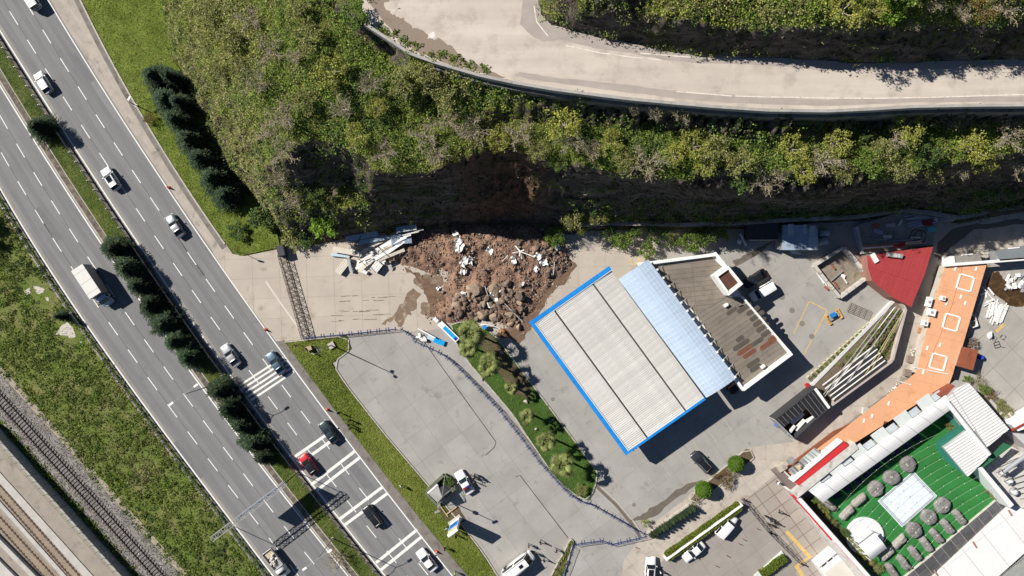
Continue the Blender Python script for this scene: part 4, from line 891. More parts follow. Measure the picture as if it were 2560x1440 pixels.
# overhead gantry
def truss(mb, a, b, s, bar=.09, bays=14, sz=None):
    a = Vector(a); b = Vector(b); d = (b - a).normalized(); sx = d.cross(Vector((0, 0, 1))).normalized(); up = sx.cross(d).normalized(); sz = sz or s
    c = [[p + sx * i * s / 2 + up * j * sz / 2 for i, j in ((-1, -1), (1, -1), (1, 1), (-1, 1))] for p in [a.lerp(b, k / bays) for k in range(bays + 1)]]
    for j in range(4): mb.beam(c[0][j], c[-1][j], bar, bar)
    for k in range(bays + 1):
        for j in range(4): mb.beam(c[k][j], c[k][(j + 1) % 4], bar * .6, bar * .6)
    for k in range(bays):
        for j in range(4):
            p, q = (c[k][j], c[k + 1][(j + 1) % 4]) if k % 2 else (c[k][(j + 1) % 4], c[k + 1][j]); mb.beam(p, q, bar * .6, bar * .6)
    return mb
ga = P(531, 1347, 7.3); gb = P(712, 1209, 7.3)
G = thing('sign_gantry', 'galvanised lattice gantry spanning the downhill carriageway with a large sign', 'gantry', (gb.x, gb.y, 0))
truss(MB(), ga, gb, .85, .10, 16).build('truss_beam', m_galv, G)
truss(MB(), (ga.x, ga.y, 0), (ga.x, ga.y, 7.0), .7, .09, 7).build('post', m_galv, G); truss(MB(), (gb.x, gb.y, 0), (gb.x, gb.y, 7.0), .7, .09, 7).build('post', m_galv, G)
gd = (gb - ga).normalized(); gn = Vector((-gd.y, gd.x, 0))
pa = ga.lerp(gb, .34) + gn * .1; pb = ga.lerp(gb, .93) + gn * .1
MB().beam(pa + Vector((0, 0, -2.0)), pb + Vector((0, 0, -2.0)), .08, 2.9).build('sign_panel', mat('sign_blue', (0.02, 0.10, 0.35), 0.5), G)
MB().beam(pa + Vector((0, 0, -2.0)) - gn * .06, pb + Vector((0, 0, -2.0)) - gn * .06, .03, 2.8).build('panel_back', m_galv, G)

def street_lamp(label, base, ang, h=9.8, arm=2.2, heads=2, name='street_lamp', sc=1.0):
    t = thing(name, label, 'street lamp', base, ang); MB().tube([(0, 0, 0), (0, 0, h * .5), (0, 0, h)], [.11, .085, .06], 8).build('pole', m_galv, t, True)
    MB().box((0, 0, .1), (.45, .45, .2)).build('base_plate', m_galv, t, True)
    for s in ((1, -1) if heads == 2 else (1,)):
        MB().tube([(0, 0, h - .1), (s * arm * .5, 0, h + .25), (s * arm, 0, h + .3)], [.05, .045, .04], 6).build('arm', m_galv, t, True)
        hd = MB().box((s * (arm + .32), 0, h + .3), (.85, .34, .16)).build('lamp_head', m_white, t, True)
        MB().box((s * (arm + .36), 0, h + .205), (.6, .26, .03)).build('lens', mat('lamp_lens', (.6, .6, .6), .3), hd, True)
street_lamp('double armed street lamp standing between the two median conifer rows', P(525, 965), ang_px(1, -.74))
street_lamp('double armed street lamp on the median near the lower edge', P(832, 1345), ang_px(1, -.71))
street_lamp('slim single armed lamp beside shoulder at the conifer row', P(341, 264), ang_px(.5, -.85), 2.6, .3, 1, sc=.5)
# flood light mast at the lawn corner
b = P(830, 863); t = thing('floodlight_mast', 'tall floodlight mast with small lamps on the lawn corner', 'lamp mast', b)
MB().box((0, 0, .25), (1.1, 1.1, .5), .5).build('footing', mat('footing_concrete', (.46, .43, .40)), t, True)
MB().tube([(0, 0, .4), (0, 0, 5), (0, 0, 9.6)], [.12, .09, .06], 8).build('pole', m_galv, t, True)
MB().box((0, 0, 9.5), (1.4, .08, .08), ang_px(.5, .86)).build('crossbar', m_galv, t, True)
for s in (-.55, .55):
    MB().box((s * math.cos(ang_px(.5, .86)), s * math.sin(ang_px(.5, .86)), 9.55), (.4, .3, .35), .3).build('floodlight', m_dark, t, True)
# thin pole with mirror at the forecourt corner
b = P(606, 632); t = thing('mirror_pole', 'thin dark pole with a round mirror at the forecourt corner', 'pole', b)
MB().tube([(0, 0, 0), (0, 0, 3.1)], .05, 6).build('pole', m_dark, t, True); MB().tube([(0, -.03, 2.9), (0, .05, 2.9)], .42, 14).build('mirror', m_dark, t, True)
b = P(748, 862); t = thing('leaning_pole', 'thin pole at the upper corner of the roadside lawn', 'pole', b); MB().tube([(0, 0, 0), (0, 0, 2.6)], .05, 6).build('pole', m_dark, t, True); MB().box((0, 0, 2.4), (.1, .6, .5), .5).build('plate', m_dark, t, True)
b = P(775, 870); t = thing('utility_cabinet', 'small brown cabinet with two pale posts on the lawn corner', 'cabinet', b); MB().box((0, 0, .5), (1.0, .7, 1.0), .35).build('body', mat('cabinet_brown', (.36, .25, .16)), t, True); MB().box((.7, -.9, .6), (.12, .12, 1.2)).build('post', m_white, t, True); MB().box((1.0, -1.0, .6), (.12, .12, 1.2)).build('post', m_white, t, True); MB().box((0, 0, 1.03), (1.1, .8, .06), .35).build('lid', mat('cabinet_lid', (.42, .31, .21)), t, True)

# traffic cones along the highway
for i, (x, y, lb) in enumerate([(423, 469, 'small orange traffic cone on the shoulder edge beside the grey car'), (665, 824, 'orange traffic cone at the corner of the forecourt and road'), (819, 1024, 'orange traffic cone on the edge line beside the lawn'), (1092, 1379, 'orange traffic cone near the lower white car')]):
    t = thing('traffic_cone', lb, 'cone', P(x, y), 0, 'orange traffic cones'); mo = mat('cone_orange', (.62, .085, .02), .6)
    MB().box((0, 0, .04), (.55, .55, .06)).build('base', mo, t, True); MB().tube([(0, 0, .05), (0, 0, .95)], [.24, .05], 12).build('cone_body', mo, t, True); MB().tube([(0, 0, .45), (0, 0, .65)], [.165, .125], 12, cap=False).build('reflective_band', m_white, t, True)

# ------------------------------------------------------------------ railway
m_ball = mat('ballast', (0.20, 0.185, 0.175), 0.95, 0.25, 0.5, 0.55, 7, 1.0, col2=(0.26, 0.245, 0.225))
RR = fit([(0, 980), (87, 1080), (225, 1230), (412, 1440)], 2); RL = fit([(0, 1011), (61, 1080), (217, 1250), (385, 1440)], 2)
ysr = np.arange(900, 1561, 30)
bl_ = MB().prism([P(RL(y) - 36, y) for y in ysr] + [P(RR(y) + 42, y) for y in reversed(ysr)], -0.1, 0.10).build('ballast_bed', m_ball); struct(bl_, 'grey crushed stone bed of the railway')
pp = scatter_px([(p.x, p.y) for p in [P(RL(y) - 34, y) for y in ysr] + [P(RR(y) + 40, y) for y in reversed(ysr)]], 9000)
sv = NR.normal(size=(9000, 4, 3)) * .10; sv[:, :, 2] = np.abs(sv[:, :, 2]) * .6; C3 = np.stack([pp[:, 0], pp[:, 1], np.full(9000, .12)], 1)
cr = np.array([(.30, .28, .26), (.16, .15, .145), (.40, .37, .34), (.22, .20, .19), (.12, .115, .11)])[NR.randint(0, 5, 9000)]
o = link('ballast_stones', quads_mesh('ballast_stones', leaf_quads(C3, .11, .5, .5, .8), cr, mat('ballast_stone', (.3, .3, .3), .95, 0, 1, 0, 4, attr='tint', isl=.25))); o['kind'] = 'stuff'; o['label'] = 'loose grey ballast stones along the railway'
TK = thing('railway_track', 'single railway track of rusty rails on pale sleepers in ballast', 'railway track', P(225, 1240))
for f in (RR, RL):
    pts = line_pts(f, 0, ysr); mb = MB(); ribbon(mb, pts, .15, .22, .27); ribbon(mb, pts, .05, .27, .36); ribbon(mb, pts, .085, .36, .41); mb.build('rail', mat('rail_steel', (.085, .06, .048), .6, .2, 2), TK)
mid = [(a + b_) / 2 for a, b_ in zip(line_pts(RR, 0, ysr), line_pts(RL, 0, ysr))]; sm = None
for p, a in along(mid, .62, 0.2):
    if sm is None: sm = MB().box((0, 0, .16), (.26, 2.4, .16)).build('sleeper', mat('sleeper_concrete', (.185, .17, .165), .95, .2, 2, rnd=.15), TK, True)
    else: c = sm.copy(); COL.objects.link(c); sm = c
    sm.location = p - wpos(TK); sm.rotation_euler = (0, 0, a)
ribbon(MB(), line_pts(RR, 52, ysr), 1.0, None, .06).build('path', mat('dry_path', (.34, .30, .235), .95, .25, .8, .3, 8, .4)); struct(bpy.data.objects['path'], 'dry trodden path along the ballast')
# wall with railing between railway and tramway
WLp = [(-40, 1060), (0, 1105), (75, 1190), (150, 1272), (225, 1357), (300, 1440), (380, 1530)]
TW = thing('tramway_wall', 'grey concrete wall with a railing between railway and tramway', 'wall', P(150, 1272)); wl = poly_px(WLp, 2.2)
for p, q in zip(wl, wl[1:]):
    n_ = max(1, int((q - p).length / 2.4))
    for k in range(n_): ribbon(MB(), [p.lerp(q, k / n_ + .003), p.lerp(q, (k + 1) / n_ - .003)], .38, -.1, 2.2 + R.uniform(-.01, .01)).build('wall_panel', mat('tram_wall', (.34, .33, .31), .9, .2, 1, rnd=.06), TW)
mb = MB(); mb.tube([p + Vector((0, 0, .95)) for p in wl], .04, 5); mb.tube([p + Vector((0, 0, .5)) for p in wl], .03, 5); mb.build('handrail', mat('rail_green', (.30, .33, .22), .6), TW)
pm = None
for p, a in along(wl, 1.5):
    if pm is None: pm = MB().box((0, 0, 2.7), (.06, .06, 1.0)).build('railing_post', mat('rail_green', (.3, .3, .2)), TW, True)
    else: c = pm.copy(); COL.objects.link(c); pm = c
    pm.location = (p.x - wpos(TW).x, p.y - wpos(TW).y, 0)
# tramway deck and rails
TD = MB().prism([P(x, y) for x, y in WLp] + [P(380, 1620), P(-200, 1620), P(-200, 1000)], -.1, .02).build('tramway_deck', mat('tram_concrete', (.31, .275, .235), .92, .15, .5, .12, 12, .2, stain=((.20, .175, .15), .4, .55, .68))); struct(TD, 'stained concrete deck of the tramway')
def offl(a, b): return [P(a[0] + (b[0] - a[0]) * t, a[1] + (b[1] - a[1]) * t) for t in (-.3, 0, .5, 1, 1.4)]
m_tb = mat('tram_bed', (.28, .225, .172), .92, .15, .6, .12, 12)
for (a, b), w, nm, m, z0, z1 in ((((0, 1193), (222, 1440)), 1.3, 'kerb_band', mat('tram_kerb', (.46, .44, .41)), 0, .16), (((0, 1224), (185, 1440)), 1.9, 'track_bed', m_tb, None, .03), (((0, 1258), (162, 1440)), .7, 'median_kerb', mat('tram_kerb', (.4, .4, .4)), 0, .2), (((0, 1305), (125, 1440)), 2.3, 'track_bed', m_tb, None, .03), (((0, 1346), (92, 1440)), .8, 'platform_wall', mat('tram_kerb', (.4, .4, .4)), 0, .7), (((-30, 1395), (60, 1485)), 3.0, 'platform', mat('platform_slab', (.50, .48, .45)), 0, .55)):
    ribbon(MB(), offl(a, b), w, z0, z1).build(nm, m, TD)
for k, (a, b) in enumerate((((0, 1212), (200, 1440)), ((0, 1239), (176, 1440)), ((0, 1292), (135, 1440)), ((0, 1319), (108, 1440)))):
    pts = offl(a, b); ribbon(MB(), pts, .16, .02, .09).build('tram_rail', mat('rail_steel', (.085, .06, .048)), TD); mb = MB()
    for p, an in along(pts, .75): mb.box((p.x, p.y, .06), (.2, .42, .07), an)
    mb.build('rail_clips', mat('clip_rust', (.09, .055, .04)), TD)
# verge between track and tramway wall
q = scatter_px([(p.x, p.y) for p in [P(x + 18, y - 6) for x, y in WLp] + [P(RL(y) - 26, y) for y in reversed(ysr)]], 420)
C, tn = clumps(np.stack([q[:, 0], q[:, 1], np.zeros(len(q))], 1), NR.uniform(.2, .6, len(q)), NR.uniform(.1, .4, len(q)), (10, 20), ['V', 'O', 'V'], .2)
o = link('trackside_weeds', quads_mesh('trackside_weeds', leaf_quads(C, .13, .4), tn, m_leaf)); o['kind'] = 'stuff'; o['label'] = 'weeds between railway ballast and tramway wall'
# ------------------------------------------------------------------ vehicles
m_glass = mat('car_glass', (0.012, 0.016, 0.022), 0.08, 0, 1, 0, 5, spec=0.6)
m_tyre = mat('tyre', (0.02, 0.02, 0.02), 0.9, 0.1)
m_rim = mat('rim', (0.35, 0.35, 0.36), 0.35, 0.05, metal=0.7)
m_head = mat('headlight', (0.75, 0.76, 0.78), 0.15)
m_tail = mat('taillight', (0.45, 0.02, 0.02), 0.25)
m_trim = mat('black_trim', (0.02, 0.02, 0.022), 0.5)
def paintmat(name, c, met=0.0):
    return mat('paint_' + name, c, 0.32, 0.0, 1, 0, 5, spec=0.5, metal=met)
KIND = {'sedan': dict(L=4.5, W=1.80, H=1.45, b=.90, xf0=.85, xf1=.15, xr1=-1.05, xr0=-1.72, zf=.84, zr=.96),
        'suv': dict(L=4.4, W=1.85, H=1.62, b=1.0, xf0=1.0, xf1=.38, xr1=-1.62, xr0=-2.05, zf=.98, zr=1.02),
        'hatch': dict(L=4.15, W=1.78, H=1.5, b=.94, xf0=1.0, xf1=.35, xr1=-1.45, xr0=-1.95, zf=.88, zr=.98),
        'van': dict(L=4.6, W=1.85, H=1.85, b=1.05, xf0=1.35, xf1=.85, xr1=-2.12, xr0=-2.24, zf=1.02, zr=1.1),
        'bigvan': dict(L=6.2, W=2.05, H=2.55, b=1.35, xf0=2.55, xf1=1.75, xr1=-3.0, xr0=-3.06, zf=1.2, zr=1.4)}
def loft(sections, closed_ends=True):
    n = len(sections[0]); vs = [v for s in sections for v in s]; fs = []
    for i in range(len(sections) - 1):
        for j in range(n - 1): fs.append((i * n + j, i * n + j + 1, (i + 1) * n + j + 1, (i + 1) * n + j))
    fs.append(tuple(range(n))); fs.append(tuple(range((len(sections) - 1) * n + n - 1, (len(sections) - 1) * n - 1, -1))); return vs, fs
def car(label, px, py, d, kind, paint, group=None, roof=None, extra=None, name='car', cat='car', z=.8):
    k = KIND[kind]; p = P(px, py, z); t = thing(name, label, cat, (p.x, p.y, 0.03 if px > 1140 or py > 1600 else 0.01), ang_px(*d), group)
    L, W, H = k['L'], k['W'], k['H']; h = L / 2; secs = []
    xs = [-h, -h + .06, -h + .25, -h + .7, k['xr0'], -.6, .4, k['xf0'], h - .75, h - .3, h - .08, h]
    for x in xs:
        e = abs(x) / h; w = W / 2 * (1 - .05 * e ** 3 - (.16 if e > .985 else .055 if e > .96 else 0)); f = (x + h) / L
        zt = k['b'] if k['xr0'] < x < k['xf0'] + .01 else (k['b'] + (k['zf'] - .18 - k['b']) * ((x - k['xf0']) / (h - k['xf0'])) ** 1.6 if x > 0 else k['zr'] - .10 * max(0, (-x - (-k['xr0'])) / max(h + k['xr0'], .1)))
        if abs(x) >= h - .01: zt -= .12
        zb = .24 if e < .9 else .34
        half = [(w * .80, zb), (w * .98, zb + .14), (w, .55), (w * .985, zt * .84), (w * .90, zt * .97), (w * .55, zt + .015), (0, zt + .03)]
        secs.append([Vector((x, -a, b)) for a, b in half] + [Vector((x, a, b)) for a, b in reversed(half[:-1])])
    vs, fs = loft(secs); MB().add(vs, fs).build('body', paint, t, True, smooth=True)
    # cabin: pillars and roof in paint, panes proud of it
    wb = W / 2 * .90; wr = W / 2 * (.74 if kind not in ('van', 'bigvan') else .86); zb = k['b'] - .04; zr = H
    q = [Vector((k['xf0'], -wb, zb)), Vector((k['xf0'], wb, zb)), Vector((k['xr0'], wb, zb)), Vector((k['xr0'], -wb, zb)), Vector((k['xf1'], -wr, zr - .05)), Vector((k['xf1'], wr, zr - .05)), Vector((k['xr1'], wr, zr - .05)), Vector((k['xr1'], -wr, zr - .05))]
    cab = MB().add(q, [(0, 4, 5, 1), (1, 5, 6, 2), (2, 6, 7, 3), (3, 7, 4, 0)]).build('cabin', paint, t, True)
    rs = []
    for x, s_, zz in ((k['xf1'] + .03, .93, -.06), (k['xf1'] - .15, .99, -.015), ((k['xf1'] + k['xr1']) / 2, 1.0, .02), (k['xr1'] + .15, .99, -.015), (k['xr1'] - .03, .93, -.06)):
        rs.append([Vector((x, y_ * wr * s_, zr + zz + dz)) for y_, dz in ((-1, -.04), (-.85, .0), (-.4, .02), (.4, .02), (.85, 0), (1, -.04))])
    vs, fs = loft(rs); MB().add(vs, fs).build('roof', roof or paint, t, True, smooth=True)
    def pane(a, b, c, e, name, ins=.10, off=.012):
        ctr = (a + b + c + e) / 4; nrm = (b - a).cross(e - a).normalized()
        if nrm.dot(ctr - Vector(((k['xf0'] + k['xr0']) / 2, 0, zb))) < 0: nrm = -nrm
        v = [pt + (ctr - pt) * ins + nrm * off for pt in (a, b, c, e)]
        MB().add(v + [p_ - nrm * .008 for p_ in v], [(0, 1, 2, 3), (7, 6, 5, 4), (0, 4, 5, 1), (1, 5, 6, 2), (2, 6, 7, 3), (3, 7, 4, 0)]).build(name, m_glass, t, True)
    pane(q[0], q[1], q[5], q[4], 'windscreen', .06)
    if kind != 'bigvan': pane(q[2], q[3], q[7], q[6], 'rear_window', .10)
    for a, b, c, e in ((q[1], q[2], q[6], q[5]), (q[3], q[0], q[4], q[7])):
        pane(a, a.lerp(b, .5), e.lerp(c, .5), e, 'side_window', .10); pane(a.lerp(b, .5), b, c, e.lerp(c, .5), 'side_window', .12)
    for x in (h - .85, -h + .85):
        for s in (-1, 1):
            wh = MB().tube([(x, s * (W / 2 - .24), .32), (x, s * (W / 2 - .02), .32)], .32, 14).build('wheel', m_tyre, t, True)
            MB().tube([(x, s * (W / 2 - .03), .32), (x, s * (W / 2 + .0), .32)], .2, 10).build('rim', m_rim, wh, True)
    for s in (-1, 1):
        MB().box((h - .16, s * W * .36, k['zf'] * .70), (.30, .34, .14), -s * .35).build('headlight', m_head, t, True)
        MB().box((-h + .08, s * W * .38, k['zr'] * .76), (.16, .28, .18), s * .25).build('taillight', m_tail, t, True)
        MB().box((k['xf0'] - .28, s * (W / 2 + .09), k['b'] + .04), (.14, .22, .15)).build('mirror', paint, t, True)
    if extra: extra(t, k)
    return t
def sunroof(t, k): MB().box(((k['xf1'] + k['xr1']) / 2 + .35, 0, k['H'] + .035), (1.15, .92, .012)).build('sunroof', m_glass, t, True)
def rails(t, k):
    for s in (-1, 1): MB().box(((k['xf1'] + k['xr1']) / 2, s * k['W'] * .32, k['H'] + .05), (1.8, .05, .05)).build('roof_rail', m_galv, t, True)
def lightbar(t, k):
    x = (k['xf1'] + k['xr1']) / 2 - .35; b = MB().box((x, 0, k['H'] + .06), (.34, 1.28, .06)).build('light_bar', m_trim, t, True)
    MB().box((x, -.33, k['H'] + .14), (.30, .62, .12)).build('blue_beacon', mat('beacon_blue', (.01, .03, .22), .2), b, True); MB().box((x, .33, k['H'] + .14), (.30, .62, .12)).build('red_beacon', mat('beacon_red', (.30, .01, .02), .2), b, True)
def vanroof(t, k):
    MB().box((.55, 0, k['H'] + .035), (.75, .62, .05)).build('roof_hatch', m_glass, t, True)
    for s in (-1, 1): MB().box((-.2, s * k['W'] * .36, k['H'] + .03), (4.6, .06, .04)).build('roof_rail', m_trim, t, True)
W_ = paintmat('white', (.80, .80, .80)); SI = paintmat('silver', (.42, .43, .44), .35); GB = paintmat('grey_blue', (.20, .235, .25), .35); BL = paintmat('steel_blue', (.10, .16, .22), .4)
BK = paintmat('black', (.014, .015, .018)); DT = paintmat('dark_teal', (.035, .055, .062), .3); RD = paintmat('red', (.52, .02, .035)); DG = paintmat('dark_grey', (.045, .047, .055), .3); SG = paintmat('silver_grey', (.36, .37, .39), .35)
def hd(f, y, s): # heading along a road line, s=-1 towards the upper edge
    return (s * float(f.deriv()(y)), s * 1.0)
gU = 'vehicles driving up the carriageway'; gD = 'vehicles driving down the carriageway'; gP = 'parked cars'
car('white panel van cut off by the upper edge of the picture', 72, -8, hd(RM, 0, -1), 'van', W_, gU, name='van', cat='van', z=1.2)
car('white hatchback in the inner lane near the lone median conifer', 107, 206, hd(RM, 200, -1), 'hatch', W_, gU)
car('white car with a black glass sunroof in the inner lane', 277, 447, hd(RM, 447, -1), 'suv', W_, gU, extra=sunroof)
car('silver grey sedan in the outer lane beside the shoulder cone', 437, 565, hd(RM, 565, -1), 'sedan', GB, gU, roof=SI)
car('silver sedan beside the lower end of the long conifer row', 576, 889, hd(RM, 889, -1), 'sedan', SI, gU)
car('steel blue sedan crossing the five white rumble bars', 689, 908, hd(RE, 908, -1), 'sedan', BL, gU)
car('dark teal car in the outer lane next to the lawn', 822, 1081, hd(RE, 1081, -1), 'sedan', DT, gU)
car('red hatchback with a black roof in the inner lane', 771, 1161, hd(RM, 1161, -1), 'hatch', RD, gU, roof=BK)
car('black estate car with roof rails in the middle lane', 932, 1291, hd(RM, 1291, -1), 'suv', BK, gU, extra=rails)
car('white sedan nearest the lower edge on the uphill carriageway', 1067, 1401, hd(RE, 1401, -1), 'sedan', W_, gU)
car('white police car with red and blue light bar beside the guard kiosk', 1161, 1206, (-.52, -.85), 'sedan', W_, None, extra=lightbar, name='police_car')
car('long white minibus on the parking ground at the lower edge', 1296, 1416, (.80, -.60), 'bigvan', W_, None, extra=vanroof, name='minibus', cat='minibus', z=1.6)
car('dark grey car parked beside the narrow bed with ball shrubs', 1754, 1155, (-.68, -.73), 'suv', DG, gP, roof=BK, extra=rails)
car('white sedan parked under the long hedge', 1734, 1379, (-.72, .60), 'sedan', W_, gP, extra=None)
car('white van parked at the upper end of the long hedge', 1817, 1317, (.66, -.75), 'van', W_, gP, name='van', cat='van', z=1.1)
car('white car entering from the lower edge beside the driveway', 1626, 1424, (.06, -1), 'suv', W_, gP, extra=sunroof)
car('black car parked in the shade behind the station building', 1888, 697, (-.82, .52), 'sedan', BK, gP)
car('white van parked next to the black car behind the station', 1907, 729, (-.86, .50), 'van', W_, gP, name='van', cat='van', z=1.1)
car('black car half hidden under the lower end of the translucent roof', 1822, 958, (.62, .78), 'sedan', BK, gP)

# box lorry
def lorry():
    d = hd(LE, 715, 1); a = ang_px(*d); c = P(215, 704, 3.35); t = thing('box_lorry', 'white box lorry with a pale blue cab on the downhill carriageway', 'lorry', (c.x, c.y, .01), a, gD)
    ml = mat('lorry_box', (.66, .64, .61), .6, .05, .8); ms = mat('lorry_side', (.30, .29, .28), .6, .1)
    MB().box((0, 0, 2.05), (5.8, 2.3, 2.5)).build('cargo_box', ms, t, True); MB().box((0, 0, 3.33), (5.86, 2.34, .06)).build('box_roof', ml, t, True)
    for x in (-2.0, 0, 2.0): MB().box((x, 0, 3.37), (.05, 2.3, .02)).build('roof_seam', mat('seam', (.5, .48, .45)), t, True)
    MB().box((.5, 0, .7), (7.4, .9, .25)).build('chassis', m_dark, t, True)
    pc = paintmat('pale_blue', (.42, .50, .60)); s = []
    for x, zt, w in ((3.1, 2.25, .98), (3.3, 2.3, 1.0), (3.75, 2.2, .98), (4.35, 1.45, .99), (4.75, 1.25, .95), (4.9, .95, .85)):
        s.append([Vector((x, -w * 1.0, .5)), Vector((x, -w, zt * .6)), Vector((x, -w * .88, zt * .95)), Vector((x, 0, zt + .04)), Vector((x, w * .88, zt * .95)), Vector((x, w, zt * .6)), Vector((x, w, .5))])
    vs, fs = loft(s); MB().add(vs, fs).build('cab', pc, t, True, smooth=True)
    MB().add([(3.82, -.82, 2.17), (3.82, .82, 2.17), (4.36, .88, 1.50), (4.36, -.88, 1.50)], [(0, 3, 2, 1)]).build('windscreen', m_glass, t, True)
    for sy in (-1, 1):
        MB().add([(3.2, sy * 1.005, 1.5), (3.75, sy * 1.0, 1.5), (3.7, sy * .93, 2.0), (3.2, sy * .94, 2.05)], [(0, 1, 2, 3) if sy < 0 else (3, 2, 1, 0)]).build('side_window', m_glass, t, True)
        MB().box((4.1, sy * 1.2, 1.6), (.12, .3, .35)).build('mirror', m_trim, t, True)
        MB().box((4.82, sy * .65, .8), (.15, .3, .2)).build('headlight', m_head, t, True)
        for x in (3.9, -1.6):
            wh = MB().tube([(x, sy * .75, .42), (x, sy * 1.05, .42)], .42, 14).build('wheel', m_tyre, t, True); MB().tube([(x, sy * 1.0, .42), (x, sy * 1.07, .42)], .24, 10).build('rim', m_rim, wh, True)
lorry()
def pickup():
    d = hd(LE, 1400, 1); a = ang_px(*d); c = P(690, 1408, 1.2); t = thing('pickup_truck', 'small white truck carrying a pale load on the downhill carriageway', 'truck', (c.x, c.y, .01), a, gD)
    MB().box((-.9, 0, .95), (3.5, 1.95, .12)).build('bed_floor', mat('bed_grey', (.28, .28, .28)), t, True)
    for y in (-.97, .97): MB().box((-.9, y, 1.25), (3.5, .06, .5)).build('side_board', mat('board_grey', (.42, .42, .43)), t, True)
    MB().box((-2.66, 0, 1.25), (.06, 1.95, .5)).build('tail_board', W_, t, True); MB().box((.86, 0, 1.4), (.06, 1.9, .8)).build('front_board', mat('board_grey', (.42, .42, .43)), t, True)
    MB().box((-2.0, 0, 1.12), (1.1, 1.4, .2), .1).build('load_sheet', mat('load_sand', (.52, .45, .33)), t, True)
    for i in range(14):
        o = rock_obj('load_bundle', Vector((R.uniform(-1.6, .5), R.uniform(-.7, .7), R.uniform(1.15, 1.5))), .32, mat('load_pale', (.60, .56, .50), .9, .2, 3), R, t)
    s = []
    for x, zt, w in ((1.0, 1.75, .86), (1.2, 1.82, .88), (1.7, 1.75, .87), (2.25, 1.15, .9), (2.75, 1.0, .86), (2.85, .8, .8)):
        s.append([Vector((x, -w, .45)), Vector((x, -w, zt * .6)), Vector((x, -w * .88, zt * .96)), Vector((x, 0, zt + .03)), Vector((x, w * .88, zt * .96)), Vector((x, w, zt * .6)), Vector((x, w, .45))])
    vs, fs = loft(s); MB().add(vs, fs).build('cab', W_, t, True, smooth=True)
    MB().add([(1.76, -.7, 1.73), (1.76, .7, 1.73), (2.26, .78, 1.20), (2.26, -.78, 1.20)], [(0, 3, 2, 1)]).build('windscreen', m_glass, t, True)
    for sy in (-1, 1):
        MB().box((1.95, sy * 1.0, 1.3), (.1, .22, .2)).build('mirror', m_trim, t, True)
        for x in (2.0, -1.5):
            wh = MB().tube([(x, sy * .66, .34), (x, sy * .9, .34)], .34, 14).build('wheel', m_tyre, t, True); MB().tube([(x, sy * .87, .34), (x, sy * .92, .34)], .2, 10).build('rim', m_rim, wh, True)
pickup()

# ------------------------------------------------------------------ people
def person_mesh(pose):
    V = []; E = []; Rr = []
    def v(p, r, par=None):
        V.append(p); Rr.append(r)
        if par is not None: E.append((par, len(V) - 1))
        return len(V) - 1
    sw = {0: .0, 1: .22, 2: -.16}[pose]; hip = v((0, 0, .95), .15); sp = v((.01, 0, 1.15), .14, hip); ch = v((.0, 0, 1.36), .155, sp); nk = v((.01, 0, 1.52), .062, ch); hd_ = v((.035, 0, 1.64), .10, nk); v((.03, 0, 1.74), .085, hd_)
    v((.13, 0, 1.64), .022, hd_)
    for s in (-1, 1):
        st = sw * s; lg = v((st * .2, s * .10, .86), .10, hip); kn = v((st * .8, s * .11, .50), .068, lg); an = v((st * .9 - .02, s * .11, .09), .045, kn); v((st * .9 + .17, s * .125, .045), .04, an)
        sh = v((0, s * .19, 1.43), .07, ch)
        if pose == 2 and s == 1: el = v((.12, s * .27, 1.18), .048, sh); wr = v((.33, s * .2, 1.25), .034, el); dirv = (.06, -.01, .03)
        elif pose == 1: el = v((-st * .5, s * .26, 1.16), .048, sh); wr = v((-st * .6 + .12, s * .27, .95), .034, el); dirv = (.04, 0, -.06)
        else: el = v((-.03, s * .26, 1.15), .048, sh); wr = v((.04, s * .28, .92), .034, el); dirv = (.012, 0, -.07)
        pm = v((V[wr][0] + dirv[0], V[wr][1], V[wr][2] + dirv[2]), .032, wr)
        for k in range(4):
            y0 = (k - 1.5) * .02; a = v((V[pm][0] + dirv[0] * .5 + y0, V[pm][1] - .004 * s, V[pm][2] + dirv[2] * .55), .010, pm); v((V[a][0] + dirv[0] * .55 + .012, V[a][1] - s * .012, V[a][2] + dirv[2] * (.6 + .1 * (k in (1, 2)))), .008, a)
        a = v((V[pm][0] + .035, V[pm][1] - s * .01, V[pm][2] + dirv[2] * .1), .010, pm); v((V[a][0] + .022, V[a][1] - s * .012, V[a][2] + dirv[2] * .45), .008, a)
    me = bpy.data.meshes.new('skeleton'); me.from_pydata(V, E, []); ob = bpy.data.objects.new('skeleton', me); COL.objects.link(ob)
    md = ob.modifiers.new('s', 'SKIN'); sk = me.skin_vertices[0].data if me.skin_vertices else None
    if sk is None:
        bm = bmesh.new(); bm.from_mesh(me); bm.verts.layers.skin.verify(); bm.to_mesh(me); bm.free(); sk = me.skin_vertices[0].data
    for i, r in enumerate(Rr): sk[i].radius = (r, r)
    sk[0].use_root = True
    ob.modifiers.new('u', 'SUBSURF').levels = 1
    dg = bpy.context.evaluated_depsgraph_get(); out = bpy.data.meshes.new_from_object(ob.evaluated_get(dg)); out.name = 'body'
    bpy.data.objects.remove(ob)
    out.materials.clear()
    for m in ('skin', 'top', 'legs', 'shoe'): out.materials.append(mat('cloth_dark', (.02, .02, .025)))
    for p in out.polygons:
        c = p.center; hand = c.z < 1.02 and abs(c.y) > .2
        if pose == 2 and c.x > .3: hand = True
        p.material_index = 0 if (c.z > 1.53 or hand) else 3 if c.z < .09 else 2 if c.z < .96 and abs(c.y) < .235 else 1
        p.use_smooth = True
    return out
PB = [person_mesh(i) for i in range(3)]
bm = bmesh.new(); bmesh.ops.create_uvsphere(bm, u_segments=12, v_segments=8, radius=.122, matrix=Matrix.Translation((.012, 0, 1.70)))
